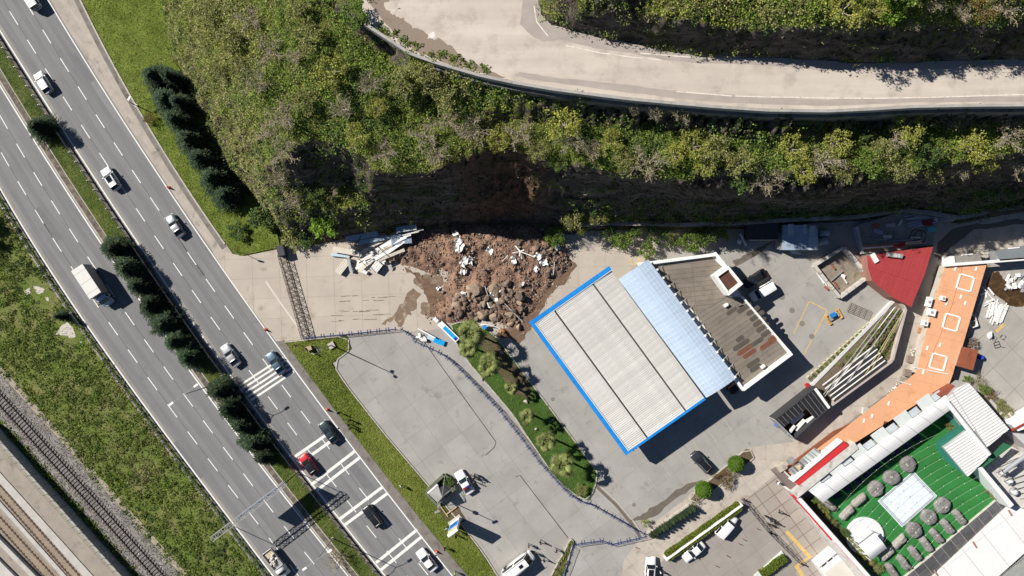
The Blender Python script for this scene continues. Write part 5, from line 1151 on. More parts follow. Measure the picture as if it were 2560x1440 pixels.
bmesh.ops.delete(bm, geom=[v for v in bm.verts if v.co.z < 1.66 and v.co.x > -.02 or v.co.z < 1.60], context='VERTS'); HAIR = bpy.data.meshes.new('hair'); bm.to_mesh(HAIR); bm.free(); HAIR.materials.append(mat('dark_hair', (.018, .013, .010), .8))
CL = {'k': (.012, .012, .016), 'n': (.02, .026, .05), 'w': (.72, .72, .72), 'g': (.10, .10, .105), 'y': (.42, .72, .06), 'b': (.05, .09, .2), 'o': (.14, .10, .06), 's': (.34, .40, .46)}
m_skin = mat('skin', (.42, .25, .17), .6, .05)
def person(label, px, py, top, leg, pose, face=None):
    p = P(px, py, .8); t = thing('person', label, 'person', (p.x, p.y, .03 if px > 1140 else .10), R.uniform(0, 6.28) if face is None else face, 'people at the scene'); o = link('body', PB[pose], t)
    for i, m in enumerate((m_skin, mat('cloth_' + top, CL[top], .9, .15, 4), mat('cloth_' + leg, CL[leg], .9, .15, 4), m_trim)): o.material_slots[i].link = 'OBJECT'; o.material_slots[i].material = m
    link('hair', HAIR, t)
for a in [('person in black standing alone on the lawn below the sign shadow', 847, 1032, 'k', 'k', 0), ('person in black at the top of the trio on the lawn', 874, 1051, 'k', 'k', 1), ('person in dark clothes in the middle of the lawn trio', 873, 1062, 'n', 'k', 0), ('person in grey at the bottom of the lawn trio', 876, 1070, 'g', 'k', 2),
          ('person in a white top walking on the lawn beside the kiosk', 1003, 1216, 'w', 'k', 1), ('person in a pale top standing beside the price totem', 1116, 1320, 's', 'k', 0), ('person with dark clothes behind the price totem, upper of two', 1146, 1330, 'o', 'k', 2), ('person with dark clothes behind the price totem, lower of two', 1140, 1340, 'k', 'k', 0),
          ('person in dark clothes alone on the lawn near the lower cone', 1112, 1371, 'k', 'k', 1), ('person in a bright yellow-green vest at the lower edge', 1138, 1433, 'y', 'n', 0),
          ('person in dark clothes nearest the open door of the police car', 1176, 1190, 'k', 'k', 0), ('person standing second from the police car in the close group', 1184, 1197, 'n', 'k', 2), ('person in black at the top of the group by the police car', 1187, 1188, 'k', 'k', 0), ('person in black at the outer side of the police car group', 1196, 1196, 'k', 'n', 1), ('person with grey top at the bottom of the police car group', 1186, 1206, 'g', 'k', 0),
          ('person in dark clothes above the minibus, left of two', 1322, 1364, 'n', 'k', 0), ('person in dark clothes above the minibus, right of two', 1351, 1356, 'k', 'k', 1), ('person standing at the front corner of the minibus', 1336, 1384, 'k', 'k', 0), ('person stepping away from the front of the minibus', 1360, 1400, 'k', 'n', 1), ('person in dark clothes beside the narrow planter end', 1391, 1376, 'k', 'k', 2), ('person in black beside the rear of the minibus', 1264, 1422, 'k', 'k', 0),
          ('person in a white top beside the entering white car', 1651, 1430, 'w', 'k', 1),
          ('person in black at the upper end of the group on the restaurant pavement', 1916, 1291, 'k', 'k', 0), ('person in dark clothes in the middle of the restaurant pavement group', 1926, 1300, 'n', 'k', 2), ('person at the lower end of the restaurant pavement group', 1922, 1311, 'k', 'k', 0), ('person at the outer side of the restaurant pavement group', 1938, 1308, 'k', 'g', 1), ('person walking apart from the restaurant pavement group', 1950, 1281, 'n', 'k', 1),
          ('person in a white top at the restaurant corner beside the dark wall', 1944, 1206, 'w', 'k', 0)]:
    person(*a)
# ------------------------------------------------------------------ filling station canopy
m_blue = mat('station_blue', (0.012, 0.225, 0.64), 0.5, 0.12, 0.8, 0.06, 8, rnd=0.07)
m_sheet = mat('weathered_white_sheet', (0.66, 0.645, 0.615), 0.6, 0.10, 0.5, 0.06, 10, rnd=0.06, streak=(ang_px(.82, -.57), .12, 1.6, .16))
m_gut = mat('roof_gutter', (0.085, 0.07, 0.058), 0.9, 0.3, 1.5)
m_parw = mat('white_parapet', (0.78, 0.77, 0.75), 0.7, 0.06, 1.0, 0.05, 10)
ZC = 5.4
cA, cB, cC, cD = [P(x, y, ZC) for x, y in ((1322, 806), (1522, 666), (1764, 991), (1565, 1139))]
CN = thing('station_canopy', 'filling station canopy with ribbed white roof and bright blue edge', 'canopy', ((cA.x + cC.x) / 2, (cA.y + cC.y) / 2, 0))
cu = (cD - cA); Lu = cu.length; cu.normalize(); cv = (cB - cA); Lv = cv.length; cv.normalize(); rz_u = math.atan2(cu.y, cu.x)
def cp(u, v, z): return Vector((cA.x + cu.x * u + cv.x * v, cA.y + cu.y * u + cv.y * v, z))
def strip(a, b, w, z0, z1, name, m, par, side=0.5): ribbon(MB(), [a, b], w, z0, z1).build(name, m, par)
for a, b, w in ((cp(0, .36, 0), cp(Lu, .36, 0), .72), (cp(.36, .725, 0), cp(.36, Lv + .1, 0), .72), (cp(Lu - .17, .725, 0), cp(Lu - .17, Lv, 0), .34)):
    n = int((b - a).length / 2.4)
    for k in range(n): strip(a.lerp(b, (k + .006) / n), a.lerp(b, (k + .994) / n), w + R.uniform(-.015, .015), 4.35, ZC + R.uniform(-.012, .012), 'blue_fascia', m_blue, CN)
strip(cp(.72, .80, 0), cp(Lu - .35, .80, 0), .12, 5.0, ZC - .04, 'inner_flashing', m_parw, CN)
strip(cp(.80, .9, 0), cp(.80, Lv, 0), .12, 5.0, ZC - .045, 'inner_flashing', m_parw, CN)
MB().prism([cp(.4, .4, 0), cp(Lu - .2, .4, 0), cp(Lu - .2, Lv, 0), cp(.4, Lv, 0)], 4.6, 4.95).build('roof_deck', m_gut, CN)
g1, g2 = .285 * Lv, .765 * Lv; bands = [(.86, g1 - .14), (g1 + .14, g2 - .14), (g2 + .14, Lv - .02)]
nsh = 27; su = (Lu - .86 - .36) / nsh
for bi, (v0, v1) in enumerate(bands):
    mb = MB(); pr = []
    nr = 3
    for k in range(nr):
        x0 = k * su / nr; pr += [(x0, 0), (x0 + su / nr * .24, 0), (x0 + su / nr * .30, .13), (x0 + su / nr * .94, .13)]
    pr.append((su - .012, 0)); n = len(pr)
    slope = {0: .10, 1: 0, 2: -.10}[bi]
    vs = [cu * x + cv * 0 + Vector((0, 0, z)) for x, z in pr] + [cu * x + cv * (v1 - v0) + Vector((0, 0, z + slope)) for x, z in pr]
    mb.add(vs, [(i, i + 1, n + i + 1, n + i) for i in range(n - 1)]); first = None
    for k in range(nsh):
        if first is None: first = o = mb.build('roof_sheet', m_sheet, CN, True)
        else: o = first.copy(); COL.objects.link(o)
        o.location = cp(.86 + k * su, v0, 5.08 + R.uniform(-.008, .008) - (slope if slope > 0 else 0) * .0) - wpos(CN)
for g in (g1, g2): strip(cp(.86, g, 0), cp(Lu - .36, g, 0), .27, 4.96, 5.02, 'roof_gutter', m_gut, CN)
for u in (4, 14.5, 25):
    for v in (4.5, 12): MB().tube([cp(u, v, 0), cp(u, v, 4.6)], .2, 10).build('column', m_parw, CN)
# blocky yellow letters standing on the fascia, seen from above
m_yel = mat('sign_yellow', (0.72, 0.42, 0.03), 0.5)
for i in range(5): MB().box(cp(1.2 + i * .42, -.12, 4.85), (.26, .16, .5), rz_u).build('fascia_letter', m_yel, CN)
for i in range(3): MB().box(cp(Lu + .10, 1.6 + i * .55, 4.85), (.16, .3, .5), rz_u).build('fascia_letter', m_yel, CN)

# translucent vaulted roof between canopy and building
m_poly = mat('polycarbonate', (0.46, 0.58, 0.74), 0.22, 0.10, 0.35, 0.04, 6, spec=0.5, rnd=0.05, streak=(math.atan2(cu.y, cu.x), 0.1, 0.5, 0.10))
m_bar = mat('glazing_bar', (0.74, 0.76, 0.78), 0.5)
ZP = 5.7
pA, pB, pC = P(1546, 698, ZP), P(1621, 649, ZP), P(1841, 946, ZP); pu = pC - pB; PLu = pu.length; pu.normalize(); pv = pB - pA; PLv = pv.length; pv.normalize()
TR = thing('translucent_roof', 'pale blue translucent vaulted roof between canopy and station building', 'roof', (pA.x, pA.y, 0))
def arc(f): return .42 * (1 - (2 * f - 1) ** 2)
ns = 31; su2 = PLu / ns; vs = []; na = 9
for i in range(na):
    f = i / (na - 1)
    for x in (0, su2 - .05): vs.append(pv * (PLv * f) + pu * x + Vector((0, 0, arc(f))))
mb = MB().add(vs, [(2 * i, 2 * i + 1, 2 * i + 3, 2 * i + 2) for i in range(na - 1)]); first = None
bar = MB()
for i in range(na - 1): bar.beam(pv * (PLv * i / (na - 1)) + Vector((0, 0, arc(i / (na - 1)) + .01)), pv * (PLv * (i + 1) / (na - 1)) + Vector((0, 0, arc((i + 1) / (na - 1)) + .01)), .05, .04)
fb = None
for k in range(ns):
    if first is None: first = o = mb.build('roof_panel', m_poly, TR, True); fb = b = bar.build('glazing_bar', m_bar, TR, True)
    else: o = first.copy(); COL.objects.link(o); b = fb.copy(); COL.objects.link(b)
    o.location = pu * (k * su2) + Vector((0, 0, ZP)); b.location = pu * (k * su2 - .025) + Vector((0, 0, ZP))
for i in range(9):
    f = .06 + i * .11
    MB().beam(pA + pv * (PLv * f) + Vector((0, 0, arc(f) + .02)), pA + pv * (PLv * f) + pu * PLu + Vector((0, 0, arc(f) + .02)), .03, .03).build('purlin', m_bar, TR)

# station building
m_felt = mat('roof_felt', (0.205, 0.178, 0.148), 0.95, 0.16, 0.6, 0.12, 12, 0.2, rnd=0.10, stain=((0.16, 0.135, 0.11), 0.5, 0.54, 0.7))
ST = thing('station_building', 'flat roofed station building with white parapets and felt strips', 'building', P(1800, 800))
FP = [(1600, 662), (1786, 637), (1813, 668), (1853, 737), (1974, 883), (1858, 972), (1838, 944), (1622, 655)]
MB().prism(poly_px(FP, 4.2), 0, 4.15).build('walls', mat('station_wall', (.62, .60, .57), .8, .1, .6), ST)
zr = 4.2; upz = poly_px([(1634, 664), (1780, 643), (1806, 668), (1818, 742), (1742, 788)], zr); loz = poly_px([(1744, 789), (1818, 743), (1850, 742), (1968, 882), (1859, 964), (1838, 933)], zr)
slabs(ST, 'felt_strip', upz, ang_px(1, -.10), 60, .82, zr + .04, m_felt, .035, zr - .04)
slabs(ST, 'felt_strip', loz, ang_px(1, -.68), 60, .80, zr + .04, m_felt, .035, zr - .04)
def wallseg(a, b, w, z0, z1, name, m, par): strip(P(*a, z1), P(*b, z1), w, z0, z1, name, m, par)
wallseg((1596, 661), (1790, 636), .55, 4.15, 4.95, 'parapet', m_parw, ST); wallseg((1787, 632), (1818, 670), .5, 4.15, 4.953, 'parapet', m_parw, ST)
wallseg((1856, 742), (1978, 884), .3, 4.15, 4.6, 'parapet', m_parw, ST); wallseg((1980, 883), (1858, 974), .62, 4.15, 4.95, 'parapet', m_parw, ST); wallseg((1860, 976), (1838, 947), .45, 4.15, 4.953, 'parapet', m_parw, ST)
m_st1 = mat('damp_felt', (.085, .075, .065), .9, .2, 1.5); m_st2 = mat('rust_felt', (.16, .07, .045), .9, .2, 1.5)
def capsule(x0, y0, x1, y1, w, m):
    a = P(x0, y0, zr); b = P(x1, y1, zr); d = (b - a).normalized(); n = Vector((-d.y, d.x, 0)); pts = []
    for k in range(7): t = math.pi * (k / 6 + .5); pts.append(a + (d * math.cos(t) - n * -math.sin(t)) * w)
    for k in range(7): t = math.pi * (k / 6 - .5); pts.append(b + (d * math.cos(t) + n * math.sin(t)) * w)
    MB().prism(pts, None, zr + .05 + R.uniform(0, .004)).build('stain_patch', m, ST)
for i, (x, y, l, w, k) in enumerate([(1848, 778, 30, .42, 1), (1872, 784, 26, .42, 1), (1880, 798, 30, .42, 1), (1888, 812, 26, .42, 1), (1896, 826, 26, .42, 1), (1908, 838, 18, .42, 1), (1845, 850, 12, .4, 1), (1838, 872, 36, .42, 1), (1848, 884, 36, .42, 2), (1862, 892, 28, .4, 2), (1882, 862, 26, .4, 1), (1905, 870, 36, .42, 2), (1872, 915, 26, .42, 1), (1880, 926, 22, .42, 1), (1925, 850, 16, .4, 2), (1820, 784, 22, .3, 1)]):
    capsule(x, y, x + l * .83, y - l * .56, w, m_st1 if k == 1 else m_st2)
# stair head
hz0 = [P(x, y, 7.0) for x, y in ((1786, 689), (1821, 664), (1858, 710), (1822, 739))]
SH = MB().prism(hz0, 4.2, 6.6).build('stair_head', m_parw, ST); ctr = sum(hz0, Vector()) / 4
MB().prism([ctr.lerp(p, .70) for p in hz0], None, 6.62).build('stair_head_roof', mat('brown_roof', (.10, .045, .032), .9, .25, 1.2), ST)
for i in range(4):
    a, b = hz0[i], hz0[(i + 1) % 4]; MB().prism([a, b, ctr.lerp(b, .74), ctr.lerp(a, .74)], 6.6, 7.0 + .002 * i).build('parapet', m_parw, ST)
lad = MB()
for s in (-.2, .2): lad.beam(P(1826, 742, 6.9) + Vector((s, 0, 0)), P(1846, 768, 4.3) + Vector((s, 0, 0)), .05, .05)
for k in range(9): p = P(1826, 742, 6.9).lerp(P(1846, 768, 4.3), k / 9); lad.beam(p - Vector((.2, 0, 0)), p + Vector((.2, 0, 0)), .04, .04)
lad.build('ladder', m_galv, ST)
for k in range(14):
    x = 1643 + k * 14.9; y = 674 + k * 20.6; p = P(x, y, 5.5); d = dir_px(.86, -.5)
    mb = MB().box((p.x, p.y, 5.1), (.3, .3, 1.5), .5); mb.beam(p + Vector((0, 0, .1)), p + d * 1.3 + Vector((0, 0, -1.2)), .1, .1); mb.build('roof_bracket', m_parw, ST)
for i, (x, y) in enumerate(((1813, 763), (1905, 916))):
    tag(MB().box((0, 0, .3), (.75, .45, .6), .6).box((.1, .1, .62), (.5, .3, .05), .6).build('roof_unit', m_white, origin=(0, 0, 0)), ['small white vent unit on felt roof below the stair head', 'white cooling unit near the lower parapet of the station roof'][i], 'vent unit').location = P(x, y, zr) + Vector((0, 0, .05))
# yard markings, manholes
yl = bpy.data.objects['parking_ground']
for pts, w in (([(2023, 753), (2068, 776), (2010, 886)], .16), ([(2023, 753), (1984, 834)], .16), ([(1578, 648), (1572, 656), (1584, 662)], .16), ([(1590, 640), (1600, 650), (1588, 660)], .16)):
    for a, b in zip(pts, pts[1:]): ribbon(MB(), [P(*a), P(*b)], w, None, .037).build('yellow_line', m_yellowpaint, yl)
for k in range(6): ribbon(MB(), [P(1640 + k * 38, 1222 - k * 29), P(1612 + k * 38, 1182 - k * 29)], .10, None, .037).build('bay_line', mat('faint_line', (.42, .385, .33), .9, .2, 2), yl)
m_man = mat('manhole', (.20, .185, .165), .85, .2, 3)
for x, y, r in ((1955, 743, .5), (1980, 776, .5), (2005, 809, .5), (2029, 841, .5), (1382, 998, .36), (1585, 1262, .36), (1763, 1259, .2)): MB().disc(P(x, y), r, None, .038, 20).build('manhole_cover', m_man, yl)
sheet('water_trail', rough_outline([(1575, 1298), (1600, 1290), (1625, 1272), (1650, 1258), (1690, 1225), (1730, 1205), (1760, 1200), (1735, 1216), (1700, 1240), (1660, 1268), (1640, 1290), (1610, 1300), (1580, 1305)], 2.5, 3), .0385, mat('wet_concrete', (.145, .125, .105), .55, .2, 1), yl)
sheet('water_trail', rough_outline([(1832, 652), (1860, 640), (1905, 615), (1930, 600), (1918, 620), (1880, 645), (1840, 665)], 2, 3), .0385, mat('wet_concrete', (.1, .1, .1)), yl)
# drain channel beside the island and the kerb of the pump lane
ribbon(MB(), poly_px([(1490, 1215), (1540, 1262), (1580, 1310), (1602, 1345)]), .55, None, .039).build('drain_channel', mat('drain_dirt', (.15, .125, .10), .95, .2, 2), yl)
ribbon(MB(), poly_px([(1497, 1210), (1547, 1258), (1588, 1308), (1606, 1338)]), .2, 0, .1).build('kerb_stone', m_kerb, yl)
for pts in ([(1045, 832), (1110, 925), (1240, 1105)], [(1240, 1105), (1236, 1118), (1214, 1138)], [(1290, 1192), (1300, 1188), (1420, 1345)]): ribbon(MB(), poly_px(pts), .14, None, .0375).build('expansion_joint', mat('joint_tar', (.06, .055, .05), .9), yl)
ST2 = bpy.data.objects['forecourt']
ribbon(MB(), poly_px([(665, 704), (700, 755), (748, 822)]), .30, None, .038).build('faint_stop_line', mat('faint_white', (.62, .58, .52), .9, .2, 3, stain=((.45, .39, .33), 3, .5, .65)), ST2)
m_mud = mat('dried_mud', (.20, .145, .105), .95, .25, .8, .2, 8, .3, stain=((.36, .30, .24), .9, .52, .66))
for pts in ([(1010, 748), (1032, 720), (1050, 735), (1040, 770), (1020, 790), (1000, 815), (985, 800), (955, 812), (990, 780)], [(1030, 700), (1060, 682), (1105, 690), (1110, 712), (1070, 725), (1045, 718)], [(1050, 760), (1090, 750), (1110, 770), (1090, 795), (1055, 790)]):
    sheet('mud_film', rough_outline(pts, 4, 4), .036 + R.uniform(0, .003), m_mud, ST2)
for i in range(22):
    x, y, l = R.uniform(825, 970), R.choice((742, 752, 776, 786, 800)) + R.uniform(-3, 3), R.uniform(10, 34); sheet('tyre_mark', rough_outline([(x, y), (x + l, y - 1), (x + l, y + .6), (x, y + 1.8)], .7, 3), .0365 + .0003 * i, m_mud, ST2)
# ------------------------------------------------------------------ landslide: mound, rocks, wreckage
RUB = [(962, 655), (985, 618), (1010, 596), (1070, 572), (1130, 556), (1290, 556), (1392, 572), (1415, 612), (1426, 660), (1395, 698), (1352, 742), (1325, 790), (1295, 826), (1258, 816), (1205, 802), (1135, 808), (1080, 798), (1095, 752), (1118, 700), (1040, 668)]
rp_ = XY(RUB); gxr = np.arange(min(p[0] for p in rp_), max(p[0] for p in rp_), .3); gyr = np.arange(min(p[1] for p in rp_), max(p[1] for p in rp_), .3); RX, RY_ = np.meshgrid(gxr, gyr)
dist = np.full(RX.shape, 99.0)
for i in range(len(rp_)):
    a = np.array(rp_[i]); b = np.array(rp_[(i + 1) % len(rp_)]); ab = b - a; t = np.clip(((RX - a[0]) * ab[0] + (RY_ - a[1]) * ab[1]) / (ab @ ab), 0, 1); dist = np.minimum(dist, np.hypot(RX - a[0] - t * ab[0], RY_ - a[1] - t * ab[1]))
ins = inside(RX, RY_, rp_); sd = np.where(ins, dist, -dist)
nn = smooth_noise(RX.shape, 7, 21) * .45 + smooth_noise(RX.shape, 3, 22) * .28 + smooth_noise(RX.shape, 1.5, 23) * .16
back = np.clip((RY_ - P(0, 680).y) / 9.0, 0, 1)
RZ = np.clip(sd, -.6, 4) * .23 + nn * np.clip(sd + .5, 0, 1.2) * .8 + back * np.clip(sd, 0, 3) * .45; RZ = np.where(sd < -.55, -.3, RZ)
def rz_at(x, y):
    i = int(np.clip((x - gxr[0]) / .3, 0, len(gxr) - 1)); j = int(np.clip((y - gyr[0]) / .3, 0, len(gyr) - 1)); return max(0.0, float(RZ[j, i]))
w_ = RX.shape[1]; kp = (RZ[:-1, :-1] > -.25) | (RZ[1:, 1:] > -.25); jj, ii = np.nonzero(kp); F = np.stack([jj * w_ + ii, jj * w_ + ii + 1, (jj + 1) * w_ + ii + 1, (jj + 1) * w_ + ii], 1)
me = bpy.data.meshes.new('landslide_mound'); me.from_pydata(np.stack([RX.ravel(), RY_.ravel(), RZ.ravel()], 1).tolist(), [], F.tolist()); me.polygons.foreach_set('use_smooth', [True] * len(me.polygons))
m_earth = mat('slide_earth', (.205, .128, .094), .97, .25, .35, .35, 5, 1.0, col2=(.27, .165, .112), stain=((.10, .065, .05), .6, .54, .68)); me.materials.append(m_earth)
o = link('landslide_mound', me); o['kind'] = 'stuff'; o['label'] = 'reddish brown landslide earth spilled over the forecourt'
FILM = rough_outline([(1420, 640), (1440, 668), (1418, 700), (1375, 738), (1345, 790), (1322, 830), (1300, 862), (1272, 848), (1235, 835), (1290, 815), (1320, 770), (1360, 720)], 5, 4)
o = sheet('mud_film', FILM, .042, mat('wet_mud', (.155, .098, .066), .85, .2, .8, .15, 10, stain=((.24, .18, .13), .9, .55, .68)), bpy.data.objects['forecourt'])
sheet('mud_film', rough_outline([(1075, 790), (1140, 806), (1100, 720), (1060, 690), (1010, 670), (1045, 700), (1070, 740)], 5, 4), .0415, mat('wet_mud', (.1, .1, .1)), bpy.data.objects['forecourt'])
rs = random.Random(99); rocks = []
def rpos(poly):
    while True:
        x = rs.uniform(min(p[0] for p in poly), max(p[0] for p in poly)); y = rs.uniform(min(p[1] for p in poly), max(p[1] for p in poly))
        if bool(inside(np.array([x]), np.array([y]), poly)[0]): return x, y
LOW = [(1120, 790), (1140, 740), (1180, 715), (1260, 700), (1300, 730), (1312, 790), (1295, 825), (1258, 815), (1205, 802)]; EAST = [(1335, 610), (1395, 600), (1415, 640), (1425, 660), (1385, 690), (1345, 690)]
for i in range(150): rocks.append((*rpos(LOW), min(1.0, .22 + rs.expovariate(4.6))))
for i in range(45): rocks.append((*rpos(EAST), min(.6, .18 + rs.expovariate(7))))
for i in range(95): rocks.append((*rpos(RUB), min(.6, .16 + rs.expovariate(9))))
rocks += [(1195, 725, 1.15), (1218, 745, .8), (1150, 785, .9), (1242, 790, .75), (1192, 795, .7), (1220, 783, .6), (1202, 760, .55), (1278, 742, .55)]
m_rk = mat('slide_rock', (.19, .145, .115), .95, .25, 1.5, .25, 6, .6, rnd=.28); m_rk2 = mat('tan_rock', (.30, .225, .165), .95, .25, 1.5, .2, 6, .5, rnd=.15)
BIGL = ['largest tan boulder, in the middle of the lower heap', 'second large tan boulder just below the largest one', 'broad dark boulder at the lower left tip of the heap', 'round tan boulder at the lower end of the heap', 'pale tan boulder beside the first palm', 'rounded boulder between the pale one and the round tan one', 'squat boulder left of the second large tan boulder', 'dark angular boulder at the mud side of the lower heap']
for x, y, s in rocks[:298]:
    p = P(x, y); z = rz_at(p.x, p.y); s0 = s; s = s * 1.25; o = rock_obj('boulder', Vector((p.x, p.y, max(z, .03) + s * .18)), s, m_rk2 if (s > .75 and rs.random() < .6) else m_rk, rs)
    k = rocks.index((x, y, s0)); lb = ('reddish boulder among the large blocks at the lower end of the heap', 'reddish boulder near the east edge of the heap by the canopy', 'smaller reddish boulder scattered over the upper heap')[0 if k < 150 else 1 if k < 195 else 2] if k < 290 else BIGL[k - 290]
    tag(o, lb, 'boulder', 'boulders of the landslide heap')
q = scatter_px(rp_, 4200); e = scatter_px(XY([(945, 665), (980, 605), (1130, 545), (1400, 560), (1440, 640), (1435, 690), (1340, 800), (1300, 850), (1200, 815), (1080, 815), (1060, 790), (1100, 700)]), 1300); q = np.concatenate([q, e]); n = len(q)
zz = np.array([rz_at(a, b) for a, b in q]); sz = .07 + NR.exponential(.055, (n, 1, 1)); sz = np.minimum(sz, .3)
oc = np.array([(1, 0, 0), (0, 1, 0), (-1, 0, 0), (0, -1, 0), (0, 0, .8)]); ti = [(0, 1, 4), (1, 2, 4), (2, 3, 4), (3, 0, 4)]; V = oc[None] * sz * NR.uniform(.6, 1.3, (n, 5, 1)); an = NR.uniform(0, 6.28, n); ca_, sa_ = np.cos(an)[:, None], np.sin(an)[:, None]
V = np.stack([V[:, :, 0] * ca_ - V[:, :, 1] * sa_, V[:, :, 0] * sa_ + V[:, :, 1] * ca_, V[:, :, 2]], 2) + np.stack([q[:, 0], q[:, 1], zz + .04], 1)[:, None]; V = V[:, ti].reshape(-1, 3, 3)
cl = np.repeat(np.array([(.24, .16, .115), (.17, .11, .08), (.30, .21, .155), (.13, .09, .07), (.36, .29, .24)])[NR.randint(0, 5, n)], 4, 0)
o = link('slide_gravel', quads_mesh('slide_gravel', V, cl, mat('slide_clod', (.2, .2, .2), .95, 0, 1, 0, 4, attr='tint'))); o['kind'] = 'stuff'; o['label'] = 'small stones and clods over the landslide heap'
# torn white sheeting in the heap
m_wd = mat('torn_white_sheet', (.76, .75, .73), .6, .1, 2, .06, 8, rnd=.12)
TORN = [(1142, 590, 16, 'torn pale sheet at the shaded upper part of the heap'), (1147, 604, 13, 'crumpled sheet just below the topmost torn sheet'), (1150, 620, 18, 'broad torn white sheet high on the heap near the wrecked shed'), (1162, 655, 17, 'folded white sheet in the middle of the heap, upper of the pair'), (1178, 651, 15, 'white sheet beside the folded one in the middle of the heap'), (1160, 678, 15, 'white sheet with a dark gap under it in the heap'), (1224, 627, 12, 'small white sheet lying alone in the upper heap'), (1345, 640, 14, 'white sheet among boulders near the canopy side'), (1357, 656, 15, 'ragged white sheet below the one near the canopy side'), (1284, 650, 13, 'scattered white sheet fragments beside the white branch'), (1231, 731, 11, 'twisted white strip in the lower heap, left of a pair'), (1243, 727, 13, 'twisted white strip in the lower heap, right of a pair'), (1224, 760, 12, 'white sheet scrap between the large lower boulders'), (1245, 750, 10, 'square white scrap on the lower heap'), (1160, 738, 14, 'grey white tangled sheet at the lower left of the heap'), (1392, 620, 12, 'pale bent sheet at the corner under the green shrub'), (1308, 709, 7, 'small white scrap on the bare mud side of the heap'), (1096, 720, 8, 'small white scrap at the edge of the clean concrete'), (1340, 672, 11, 'thin white sheet strips near the east boulders')]
for x, y, s, lb in TORN:
    p = P(x, y); z = rz_at(p.x, p.y); L_ = s / 10.5; n = 4; vs = []; fs = []; ph = rs.uniform(0, 6)
    for i in range(n + 1):
        for j in range(n + 1):
            u = i / n - .5; v = j / n - .5; vs.append((u * L_ * (1 + .3 * rs.uniform(-1, 1)), v * L_ * .75 * (1 + .3 * rs.uniform(-1, 1)), .25 + .3 * math.sin(u * 6 + ph) * L_ * .5 + .18 * rs.uniform(-1, 1) * L_))
    for i in range(n):
        for j in range(n): fs.append((i * (n + 1) + j, (i + 1) * (n + 1) + j, (i + 1) * (n + 1) + j + 1, i * (n + 1) + j + 1))
    o = MB().add(vs, fs).build('torn_sheet', m_wd); md = o.modifiers.new('thickness', 'SOLIDIFY'); md.thickness = .02; o.location = (p.x, p.y, z + .1); o.rotation_euler = (0, 0, rs.uniform(0, 6)); tag(o, lb, 'sheet', 'torn sheets in the landslide heap')
b = P(1300, 630); z = rz_at(b.x, b.y) + .5; t = thing('splintered_debris', 'splintered white frame with branching bars on the heap', 'debris', (b.x, b.y, z))
for i, (dx, dy, w) in enumerate(((-12, -14, .2), (36, 14, .16), (-2, 12, .2), (4, 18, .14), (-20, 4, .12), (10, -4, .2))): MB().beam((0, 0, .1), (dx / 14, -dy / 14, .05 + .1 * (i % 3)), w, .08).build('bar', m_wd, t, True)
for i, (x0, y0, x1, y1, lb) in enumerate([(1262, 758, 1306, 804, 'long thin pale pole lying over the lower boulders'), (1213, 715, 1222, 745, 'short pale pole stuck in the heap above the large boulder'), (1270, 640, 1255, 655, 'thin grey pole in the upper heap'), (1124, 745, 1124, 766, 'thin brown stake at the left edge of the heap'), (1385, 656, 1383, 690, 'grey bar upright at the east edge of the heap')]):
    a = P(x0, y0); b = P(x1, y1); o = MB().tube([a - a + Vector((0, 0, rz_at(a.x, a.y) + .55)), b - a + Vector((0, 0, rz_at(b.x, b.y) + .4))], .06, 6).build('pole', m_wd if i != 3 else m_bark); o.location = (a.x, a.y, 0); tag(o, lb, 'pole', 'loose poles in the heap')

# wrecked site cabin: sheets and boxes thrown over one another
m_bs = mat('blue_grey_sheet', (.30, .37, .47), .55, .1, 1.2, .06, 8, rnd=.10); m_cr = mat('cream_panel', (.62, .57, .49), .7, .14, 1.5, .1, 8, rnd=.08, stain=((.40, .35, .29), 1.5, .56, .7)); m_gp = mat('grey_plate', (.30, .30, .31), .6, .15, 1.5)
def plank(name, label, cx, cy, l, w, deg, z, th, m, tilt=0.0, roll=0.0, ribs=False, group='wreckage of the site cabin'):
    p = P(cx, cy, z); L_ = l / 14.0; W2 = w / 14.0; mb = MB()
    if ribs:
        n = max(3, int(L_ / .16)); 
        for k in range(n): x0 = -L_ / 2 + L_ * k / n; mb.box((x0 + L_ / n / 2, 0, .03 * (k % 2)), (L_ / n * .99, W2, .03))
    else: mb.box((0, 0, 0), (L_, W2, th))
    o = mb.build(name, m); o.location = (p.x, p.y, z); o.rotation_euler = (roll, tilt, -rad(deg)); return tag(o, label, 'panel', group)
plank('loose_sheeting', 'uppermost long blue grey roof sheet of the wrecked cabin', 905, 591, 79, 13, -10, 1.9, .06, m_bs, 0, .12)
plank('loose_sheeting', 'second blue grey roof sheet below the uppermost one', 934, 600, 80, 10, -10, 1.6, .06, m_bs, .02, .15)
plank('ribbed_sheeting', 'ribbed blue sheet at the heap side of the wrecked cabin', 1003, 598, 50, 24, -6, 2.0, .05, m_bs, .06, .1, True)
plank('ribbed_sheeting', 'ribbed blue sheet under the cliff behind the wreckage', 1016, 572, 50, 15, -10, 2.6, .05, m_bs, .05, .15, True)
for i, (x, y, l) in enumerate(((1017, 577, 50), (1026, 584, 42), (1036, 580, 46))): plank('batten', '%s pale batten from the top across the ribbed blue sheets' % ordinal(i), x, y, l, 1.6, -9 - i * 3, 2.75, .08, m_wd, .02)
def shell_box(name, label, cx, cy, l, w, deg, z, h, m, side=m_gp):
    p = P(cx, cy, z + h); t = thing(name, label, 'box', (p.x, p.y, z), -rad(deg), 'wreckage of the site cabin'); L_ = l / 14.0; W2 = w / 14.0
    MB().box((0, 0, h / 2), (L_, W2, h)).build('body', side, t, True); MB().box((0, 0, h + .02), (L_ + .02, W2 + .02, .04)).build('top_skin', m, t, True)
    for k in range(3): MB().box((0, (k - 1) * W2 * .3, h + .05), (L_ * .96, .03, .02)).build('seam', side, t, True)
